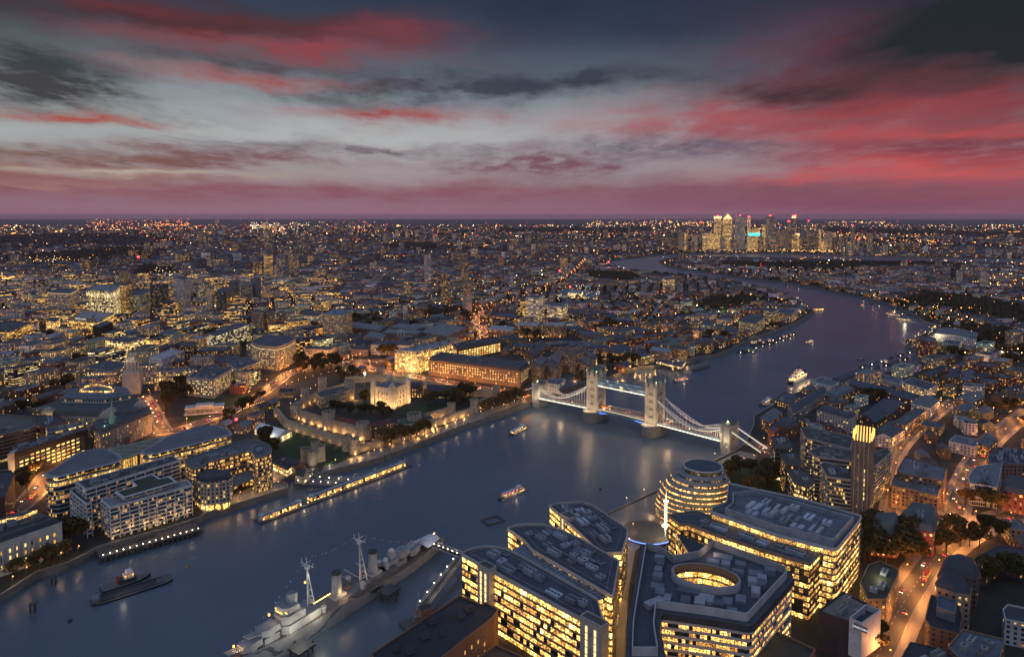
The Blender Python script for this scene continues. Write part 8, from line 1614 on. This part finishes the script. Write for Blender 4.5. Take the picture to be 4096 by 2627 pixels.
trow('on the lawn right of the white keep', [(1690, 1630), (1760, 1612), (1830, 1600), (1880, 1590), (1800, 1635)], 10, [1, 1, 0], 6, (1.0, 1.35)); trow('along the riverside wall by the water gate', [(1540, 1790), (1600, 1765), (1650, 1750), (1700, 1735)], 9, [2, 1], 4, (.9, 1.2)); trow('along the wharf right of the amber wall', [(1925, 1650), (1960, 1645), (1995, 1635), (2060, 1612), (2095, 1595)], 10, [2, 1], 4, (.9, 1.2))
trow('in front of the royal stone house', [(1530, 1425), (1560, 1422), (1585, 1420)], 5, [1], 5, (1.1, 1.4)); trow('in the riverside park by the leaning hall', [(2900, 1900), (2960, 1900), (3040, 1890), (3100, 1900), (3090, 1960), (3000, 1980), (2920, 1960)], 16, [0, 1], 8, (.8, 1.2)); trow('in the courtyard grove behind the red school', [(3480, 2180), (3560, 2170), (3620, 2200), (3600, 2250), (3500, 2240), (3450, 2200)], 20, [0], 10, (1.0, 1.4))
trow('along the orange street', [(3800, 2110), (3770, 2170), (3700, 2200), (3900, 2180), (3960, 2130)], 12, [0, 1], 7, (.8, 1.1)); trow('beside the dark theatre box', [(3480, 2600), (3530, 2560)], 2, [0], 3, (.7, .9)); trow('around the junction with the red traffic queue', [(3870, 2020), (3900, 1980), (3950, 2030), (4000, 2060)], 8, [0, 1], 6); trow('beside the stepped hotel car park', [(2320, 1530), (2300, 1545), (2335, 1520)], 3, [1], 4, (.9, 1.1))
trow('in the dark car park at the right edge', [(3930, 2330), (4000, 2300), (4080, 2330)], 6, [3, 0], 6)
TREESPOTS.sort(key=lambda p: math.hypot(*p)); nt_ = sum(len(v) for v in TG.values())
for (x, y) in TREESPOTS[:34]:
 for _ in range(3):
  if nt_ < 290: tree(x + random.uniform(-16, 16), y + random.uniform(-10, 10), random.choice([0, 0, 1]), random.uniform(.8, 1.2), 'between the roofs'); nt_ += 1
for (gn, k), L in TG.items():
 if gn == 'between the roofs': rank_labels([(o, o.location.x, o.location.y, LOOK[k]) for o in L], ''); continue
 L.sort(key=lambda o: -o.location.y)
 for i, o in enumerate(L): o['label'] = ('%s %s' % (LOOK[k], gn)) if len(L) == 1 else '%s, %s from the back, %s' % (LOOK[k], ordinal(i + 1), gn)
def far_trees():
 ph = (1 + 5 ** .5) / 2; iv = np.array([(-1, ph, 0), (1, ph, 0), (-1, -ph, 0), (1, -ph, 0), (0, -1, ph), (0, 1, ph), (0, -1, -ph), (0, 1, -ph), (ph, 0, -1), (ph, 0, 1), (-ph, 0, -1), (-ph, 0, 1)]) / 1.9
 it = np.array([(0, 11, 5), (0, 5, 1), (0, 1, 7), (0, 7, 10), (0, 10, 11), (1, 5, 9), (5, 11, 4), (11, 10, 2), (10, 7, 6), (7, 1, 8), (3, 9, 4), (3, 4, 2), (3, 2, 6), (3, 6, 8), (3, 8, 9), (4, 9, 5), (2, 4, 11), (6, 2, 10), (8, 6, 7), (9, 8, 1)])
 pts = []
 for x, y in TREESPOTS[34:]:
  for _ in range(5): pts.append((x + rr.uniform(-22, 22), y + rr.uniform(-15, 15), rr.uniform(4, 7)))
 for w in WOODS:
  xs = [p[0] for p in w]; ys = [p[1] for p in w]; A = abs(area(w)); n = int(min(1500, A / 160))
  for _ in range(n):
   x, y = rr.uniform(min(xs), max(xs)), rr.uniform(min(ys), max(ys))
   if inside(w, x, y) and not inside(RIV, x, y) and math.hypot(x, y) > 900: pts.append((x, y, rr.uniform(5, 8) * max(1, y / 3500)))
 X, Y = scatter(9000, 1300, 14000)
 for x, y in zip(X, Y):
  if rr.rand() < .5 and pnoise(Vector((x * .002, y * .002, 9))) < -.05 or pnoise(Vector((x * .0012, y * .0012, 3))) < -.15:
   if not wet(x, y, 12) and not blocked(x, y) and not inside(RIV, x * 1.04, y * 1.04): pts.append((x, y, rr.uniform(4, 7) * max(1, y / 3000)))
 for x, y in [(c[0], c[1]) for c in free[300:]]:
  for _ in range(2): q = (x + rr.uniform(-28, 28), y + 19 + rr.uniform(-2, 2)); pts.append((*q, rr.uniform(3, 5)))
 P = np.array(pts, 'f'); n = len(P); J = rr.uniform(.7, 1.3, (n, 12, 1)).astype('f'); V = iv[None] * J * P[:, 2][:, None, None]; V[:, :, 2] *= .85; V[:, :, 0] += P[:, 0][:, None]; V[:, :, 1] += P[:, 1][:, None]; V[:, :, 2] += P[:, 2][:, None] * .9
 F = (np.arange(n)[:, None, None] * 12 + it[None]).reshape(-1, 3); me = bpy.data.meshes.new('far_woods'); me.vertices.add(n * 12); me.vertices.foreach_set('co', V.astype('f').ravel()); me.loops.add(len(F) * 3); me.loops.foreach_set('vertex_index', F.ravel().astype('i')); me.polygons.add(len(F)); me.polygons.foreach_set('loop_start', np.arange(len(F), dtype='i') * 3); me.polygons.foreach_set('loop_total', np.full(len(F), 3, 'i')); me.update(calc_edges=True)
 me.materials.append(M['leaf_far']); o = bpy.data.objects.new('far_woods', me); COL.objects.link(o); o['kind'] = 'stuff'; o['label'] = 'dark woods and street trees of the far city'
far_trees()
# ------------------------------------------------------------ street lamps and traffic
def lampset():
 m = MB(); m.cyl(0, 0, 0, 8, .14, .09, 6, (.1, .1, .1)); m.bar((0, 0, 8), (1.2, 0, 8.4), .12, (.1, .1, .1)); p = m.mesh('pole', [M['surface']]); h = {}
 for k in ('lamp_sodium', 'lamp_warm', 'lamp_white'): g = MB(); g.cyl(1.2, 0, 8.0, 8.5, .36, .3, 6); h[k] = g.mesh('lamp_head', [M[k]])
 return p, h
LP, LH = lampset(); LC = {}
def street_lamp(x, y, where_, kind='lamp_sodium', rot=0, s=1.0):
 i = LC[where_] = LC.get(where_, 0) + 1; o = thing('street_lamp', 'street lamp, %s along %s' % (ordinal(i), where_), 'street lamp', (x, y, 0), 'street lamps along ' + where_); o.rotation_euler = (0, 0, rot); o.scale = (s, s, s)
 for nm, me in (('pole', LP), ('lamp_head', LH[kind])): c = bpy.data.objects.new(nm, me); COL.objects.link(c); c.parent = o
RN = ['the sweeping road at the left', 'the busy road to the bridge', 'the side road by the memorial garden', 'the road behind the glowing glass office', 'the long road to the docks', 'the bridge approach', 'the orange street', 'the street with the red traffic queue', 'the glowing alley', 'the alley between the lit offices']
for (pts, w, pv, lm, le, gap), nm in zip(ROADS, RN):
 if not lm: continue
 d = 0; nxt = gap / 2; side = 1
 for i in range(len(pts) - 1):
  a, b = Vector(pts[i]), Vector(pts[i + 1]); l = (b - a).length; t = (b - a) / max(l, .01)
  while nxt < d + l:
   p = a + t * (nxt - d); n = Vector((-t.y, t.x)) * side; q = p + n * (w / 2 + 1.2); nxt += gap; ix, iy = PX(q.x, q.y); side = -side
   if -30 < ix < 4130 and iy < 2680:
    street_lamp(q.x, q.y, nm, rot=math.atan2(-n.y, -n.x), s=max(1, math.hypot(q.x, q.y) / 900)); lamp(q.x - n.x * 1.6, q.y - n.y * 1.6, 8.0, le * 3.6, (1, .36, .08), .5)
  d += l
def lamprow(nm, pts, n, kind='lamp_warm', e=260, s=.8, z0=0, col=(1, .6, .28)):
 P = [U(*p) for p in pts]; seg = [math.dist(P[i], P[i + 1]) for i in range(len(P) - 1)]; tot = sum(seg)
 for i in range(n):
  d = tot * (i + .5) / n; k = 0
  while d > seg[k] and k < len(seg) - 1: d -= seg[k]; k += 1
  t = d / max(seg[k], .01); x = P[k][0] + (P[k + 1][0] - P[k][0]) * t; y = P[k][1] + (P[k + 1][1] - P[k][1]) * t; street_lamp(x, y, nm, kind, 1.5, s);
  if e: lamp(x, y - 1, 7.4 * s, e, col, .5)
lamprow('the fortress wharf', [(1300, 1876), (1500, 1824), (1690, 1752), (1870, 1684), (2060, 1622), (2110, 1600)], 15, e=420); lamprow('the embankment of the white classical house', [(20, 2365), (150, 2275), (270, 2240), (345, 2205)], 5, 'lamp_sodium', 520); lamprow('the walk below the white framed apartments', [(440, 2165), (560, 2128), (700, 2090), (780, 2062)], 6, 'lamp_sodium', 420); lamprow('the quay before the curved apartments', [(830, 2040), (950, 2000), (1080, 1965), (1135, 1948)], 6, 'lamp_sodium', 900)
lamprow('the riverside rail by the leaning hall', [(2470, 2040), (2560, 1996), (2640, 1956), (2720, 1912), (2840, 1850), (2930, 1802)], 8, 'lamp_warm', 520); lamprow('the hill path above the fortress', [(1135, 1560), (1180, 1540), (1230, 1525), (1290, 1512), (1340, 1500), (1400, 1495)], 9, 'lamp_warm', 420); lamprow('the moat ticket path', [(1150, 1640), (1190, 1610), (1230, 1580), (1270, 1552)], 6, 'lamp_warm', 420)
lamprow('the line of bright bulbs by the curving main road', [(945, 1664), (980, 1646), (1020, 1630), (1058, 1618)], 18, 'lamp_warm', 150, .55); lamprow('the river gardens wall', [(2925, 1390), (2990, 1352), (3080, 1318), (3187, 1282), (3210, 1268)], 16, 'lamp_warm', 0, .7); lamprow('the marina walk', [(2060, 1360), (2160, 1356), (2260, 1354)], 16, 'lamp_warm', 0, .8); lamprow('the plaza between the lit offices', [(2470, 2560), (2476, 2400), (2500, 2260), (2540, 2100)], 6, 'lamp_sodium', 500); lamprow('the park path', [(2920, 1880), (3000, 1850), (3080, 1830)], 4, 'lamp_sodium', 400)
p = U(1460, 1560); o = thing('flood_lamp', 'blinding star bright floodlamp on a mast left of the white keep', 'floodlight', (*p, 0)); m = MB(); m.cyl(*p, 0, 24, .3, n=6, col=(.2, .2, .2)); m.build('mast', 'surface', o); m = MB(); m.dome(*p, 24, 1.5, 1.5, 8, 3); m.cyl(*p, 22.6, 24, .9, 1.5, 8); m.build('lamp_head', 'lamp_white', o); lamp(p[0], p[1] - 2, 23, 16000, (1, .78, .42), 1)
def car_meshes():
 R = {}
 def mk(nm, f, mt): m = MB(); f(m); R[nm] = m.mesh(nm.split('.')[0], [M[mt]])
 def body(m): P = [(-2.1, -.88), (2.1, -.88), (2.25, -.5), (2.25, .5), (2.1, .88), (-2.1, .88)]; m.ring(P, .35, .95, (1, 1, 1)); m.cap(P, .95, (1, 1, 1)); Q = [(-1.5, -.75), (.9, -.75), (.9, .75), (-1.5, .75)]; m.cap([(-1.2, -.62), (.3, -.62), (.3, .62), (-1.2, .62)], 1.5, (1, 1, 1))
 def glass(m): Q = [(-1.6, -.78), (1.1, -.78), (1.1, .78), (-1.6, .78)]; m.ring(Q, .95, 1.5, (1, 1, 1), polyt=[(-1.2, -.62), (.3, -.62), (.3, .62), (-1.2, .62)])
 def bus(m): m.box(0, 0, .4, 10.5, 2.5, 4.0, 0);
 for c in ('car_white', 'car_dark', 'car_red', 'grey_paint'): mk('body.' + c, body, c)
 mk('body.bus', bus, 'red_paint'); mk('window.bus', lambda m: (m.box(0, 0, 1.5, 10.56, 2.56, .8, 0), m.box(0, 0, 3.0, 10.56, 2.56, .8, 0)), 'pane_warm'); mk('window.car', glass, 'glass_dark'); mk('wheel', lambda m: [m.bar((0, -.12, 0), (0, .12, 0), .62)], 'rubber')
 mk('headlight', lambda m: m.box(0, 0, 0, .25, .42, .3, 0), 'lamp_white'); mk('tail_light', lambda m: m.box(0, 0, 0, .25, .42, .3, 0), 'lamp_red'); return R
CM = car_meshes(); CC = {}; PRT = random.Random(3)
def car(x, y, z, rot, where_, kind=None, s=1.0):
 k = kind or PRT.choice(['car_white', 'car_dark', 'car_dark', 'grey_paint', 'car_red']); cn = {'car_white': 'white car', 'car_dark': 'black car', 'grey_paint': 'grey car', 'car_red': 'red car', 'bus': 'red double decker bus'}[k]; i = CC[(cn, where_)] = CC.get((cn, where_), 0) + 1
 o = thing('bus' if k == 'bus' else 'car', '%s, %s in line %s' % (cn, ordinal(i), where_), 'bus' if k == 'bus' else 'car', (x, y, z), 'traffic ' + where_); o.rotation_euler = (0, 0, rot); o.scale = (s, s, s)
 def add(nm, me, p=(0, 0, 0)): c = bpy.data.objects.new(nm, me); COL.objects.link(c); c.parent = o; c.location = p
 add('body', CM['body.' + k]); add('window', CM['window.bus' if k == 'bus' else 'window.car']); L = 5.2 if k == 'bus' else 2.2; W_ = .6 if k != 'bus' else .9
 for a in (-1, 1): add('headlight', CM['headlight'], (L, a * W_, .6)); add('tail_light', CM['tail_light'], (-L, a * W_, .65))
 if math.hypot(x, y) < 760:
  for a in (-1, 1):
   for b in (-1.35, 1.35): add('wheel', CM['wheel'], (b * (2.4 if k == 'bus' else 1), a * .85, .33))
def traffic(pts, where_, t0, t1, n, lane=3.2, z=.2, buses=0, both=True):
 seg = [math.dist(pts[i], pts[i + 1]) for i in range(len(pts) - 1)]; tot = sum(seg)
 for i in range(n):
  d = tot * (t0 + (t1 - t0) * (i + PRT.uniform(.2, .8)) / n); k = 0
  while d > seg[k] and k < len(seg) - 1: d -= seg[k]; k += 1
  a, b = Vector(pts[k]), Vector(pts[k + 1]); t = (b - a).normalized(); sd = 1 if (i % 2 or not both) else -1; p = a + t * d + Vector((-t.y, t.x)) * lane * sd * PRT.uniform(.7, 1.3); r = math.atan2(t.y, t.x) + (math.pi if sd > 0 else 0); ix, iy = PX(p.x, p.y)
  if -20 < ix < 4120 and iy < 2640: car(p.x, p.y, z, r, where_, 'bus' if i in range(2, 2 + 7 * buses, 7) else None)
traffic(R_THAMES, 'on the sweeping road at the left', .1, 1, 34, buses=2); traffic(R_HILL, 'on the busy road to the bridge', 0, 1, 46, buses=3); traffic(R_BYWARD, 'queuing beside the memorial garden', .15, 1, 14, 2.4); traffic(R_SMITH, 'on the road behind the glowing glass office', .1, 1, 26, buses=1); traffic(R_TBR, 'on the bridge approach', .05, .9, 10, 2.4); traffic(R_TOOLEY, 'on the orange street', .2, .95, 10, buses=1); traffic(R_QUEEN, 'in the red traffic queue', .05, .6, 16, 2.4)
BWp = [BW(-126 + 252 * k / 12, 0) for k in range(13)]
for k in range(9): q = BW(-110 + k * 27 + 5, -3.4 if k % 2 else 3.4); car(*q, 11.7 if abs(-110 + k * 27) < 60 else 10.3, math.atan2(BWp[1][1] - BWp[0][1], BWp[1][0] - BWp[0][0]) + (0 if k % 2 else math.pi), 'on the spired bridge', 'bus' if k == 3 else None)
# ------------------------------------------------------------ far lights
def light_field():
 groups = {'lamp_sodium': [], 'lamp_warm': [], 'lamp_white': [], 'lamp_red': []}
 def put(x, y, z, k, s=1.0): groups[k].append((x, y, z, max(.46, math.hypot(x, y) * .00039) * s))
 def col(): r = rr.rand(); return 'lamp_sodium' if r < .56 else ('lamp_warm' if r < .86 else 'lamp_white')
 X, Y = scatter(12000, 850, 19000); X2, Y2 = scatter(2600, 620, 2600); X = np.concatenate([X, X2]); Y = np.concatenate([Y, Y2])
 for x, y in zip(X, Y):
  ns = pnoise(Vector((x * .0015, y * .0015, 7)))
  if rr.rand() > .55 + ns * 2.2: continue
  if inside(RIV, x, y) or any(inside(p, x, y) for p in PARKS) or (any(inside(p, x, y) for p in WOODS) and rr.rand() < .9) or blocked(x, y): continue
  put(x, y, rr.uniform(5, 14), col(), rr.choice([.5, .75, 1, 1.7], p=[.45, .33, .15, .07]))
 for _ in range(95):        # streets: lines of evenly spaced lamps
  y0 = 1000 * 12 ** rr.rand(); x0 = rr.uniform(-1, 1) * y0 * .78; a = rr.uniform(0, math.pi); L = rr.uniform(200, 900) * (y0 / 2500) ** .6; n = rr.randint(8, 24); c = 'lamp_sodium' if rr.rand() < .8 else 'lamp_warm'
  for i in range(n):
   x, y = x0 + math.cos(a) * L * i / n, y0 + math.sin(a) * L * i / n
   if not inside(RIV, x, y) and not blocked(x, y) and not any(inside(p, x, y) for p in PARKS): put(x, y, 8, c, .9)
 for (xa, xb, ya, yb, n, c, s) in ((360, 760, 878, 925, 150, 'lamp_sodium', 1.3), (1000, 1240, 892, 932, 110, 'lamp_white', 1.1), (1000, 1500, 888, 940, 60, 'lamp_warm', 1), (2350, 2900, 884, 902, 130, 'lamp_warm', 1.1), (3230, 3760, 935, 985, 150, 'lamp_sodium', 1.2), (3300, 3560, 886, 895, 50, 'lamp_warm', 1), (3940, 4096, 1105, 1165, 60, 'lamp_warm', 1.2), (2500, 3400, 895, 950, 110, 'lamp_warm', 1), (620, 830, 1080, 1120, 60, 'lamp_white', .8), (2230, 2400, 1150, 1215, 60, 'lamp_white', .7), (2860, 3450, 1006, 1013, 110, 'lamp_warm', .8), (3600, 3760, 1325, 1365, 26, 'lamp_white', .9), (3550, 3950, 1590, 1660, 60, 'lamp_warm', .8), (1700, 2400, 1090, 1230, 80, 'lamp_sodium', .8), (50, 900, 1200, 1480, 110, 'lamp_warm', .8)):
  for _ in range(n):
   x, y = U(rr.uniform(xa, xb), rr.uniform(ya, yb))
   if not inside(RIV, x, y): put(x, y, rr.uniform(6, 16), c if rr.rand() < .75 else 'lamp_sodium', s * rr.uniform(.6, 1.1))
 for _ in range(120): x, y = U(rr.uniform(200, 3600), rr.uniform(880, 1000)); put(x, y, rr.uniform(60, 130), 'lamp_red', .8)
 for _ in range(40): x, y = U(rr.uniform(200, 4000), rr.uniform(1000, 1400)); (inside(RIV, x, y) or put(x, y, rr.uniform(25, 50), 'lamp_red', .8))
 for (x, y, th) in [f for f in free if f not in SM][:760:4]:      # lamps that light their own street
  q = (x + 25 * math.cos(th) + 2, y + 25 * math.sin(th) - 2)
  if not inside(RIV, *q): cc_ = rr.rand(); put(*q, 8.5, 'lamp_sodium' if cc_ < .75 else 'lamp_warm', 1.3); lamp(q[0], q[1], 7.5, rr.choice([1500, 3500, 8000]), (1, .38, .10) if cc_ < .75 else (1, .62, .3), .8)
 oc = np.array([(1, 0, 0), (0, 1, 0), (-1, 0, 0), (0, -1, 0), (0, 0, 1), (0, 0, -1)], 'f'); of = [(0, 1, 4), (1, 2, 4), (2, 3, 4), (3, 0, 4), (1, 0, 5), (2, 1, 5), (3, 2, 5), (0, 3, 5)]; v = []; f = []; mi = []; mats = list(groups)
 for k, g in enumerate(mats):
  for (x, y, z, s) in groups[g]: b = len(v); v += [(x + q[0] * s, y + q[1] * s, z + q[2] * s) for q in oc]; f += [tuple(b + i for i in t) for t in of]; mi += [k] * 8
 me = bpy.data.meshes.new('distant_lights'); me.from_pydata(v, [], f); me.polygons.foreach_set('material_index', mi)
 for g in mats: me.materials.append(M[g])
 o = bpy.data.objects.new('distant_lights', me); COL.objects.link(o); o['kind'] = 'stuff'; o['label'] = 'thousands of far street and window lights out to the horizon'
light_field()
# pitch floodlights, and light on the far waterfronts
for x in (2820, 2900): lamp(*U(x, 1246), 18, 26000, (.85, 1, .45), 1)
for x, y, e, c in ((2700, 1062, 9000, (1, .5, .2)), (3580, 1215, 26000, (1, .35, .1)), (3500, 1190, 9000, (1, .5, .2)), (3020, 1345, 6000, (1, .7, .4)), (3090, 1312, 6000, (1, .7, .4)), (3160, 1285, 5000, (1, .7, .4)), (2930, 1340, 6000, (1, .5, .2)), (2300, 1545, 2600, (1, .5, .2)), (1600, 1440, 3000, (1, .4, .15)), (3540, 2080, 3000, (1, .45, .15))): X, Y = U(x, y); lamp(X, Y, 9, e, c, 1)
# the air: far things fade into dusk haze
m = mat('haze_air'); v = node('ShaderNodeVolumePrincipled'); v.inputs['Color'].default_value = (1, .68, .76, 1); v.inputs['Density'].default_value = 2.0e-5; v.inputs['Anisotropy'].default_value = .2; o = node('ShaderNodeOutputMaterial'); link(v.outputs[0], o.inputs['Volume']); m.cycles.homogeneous_volume = True
h = MB(); h.ring([(-62000, -4000), (62000, -4000), (62000, 62000), (-62000, 62000)], -12, 330, (1, 1, 1)); h.cap([(-62000, -4000), (62000, -4000), (62000, 62000), (-62000, 62000)], 330, (1, 1, 1)); h.cap([(-62000, -4000), (62000, -4000), (62000, 62000), (-62000, 62000)], -12, (1, 1, 1), True); o = h.build('haze', 'haze_air'); o['kind'] = 'stuff'
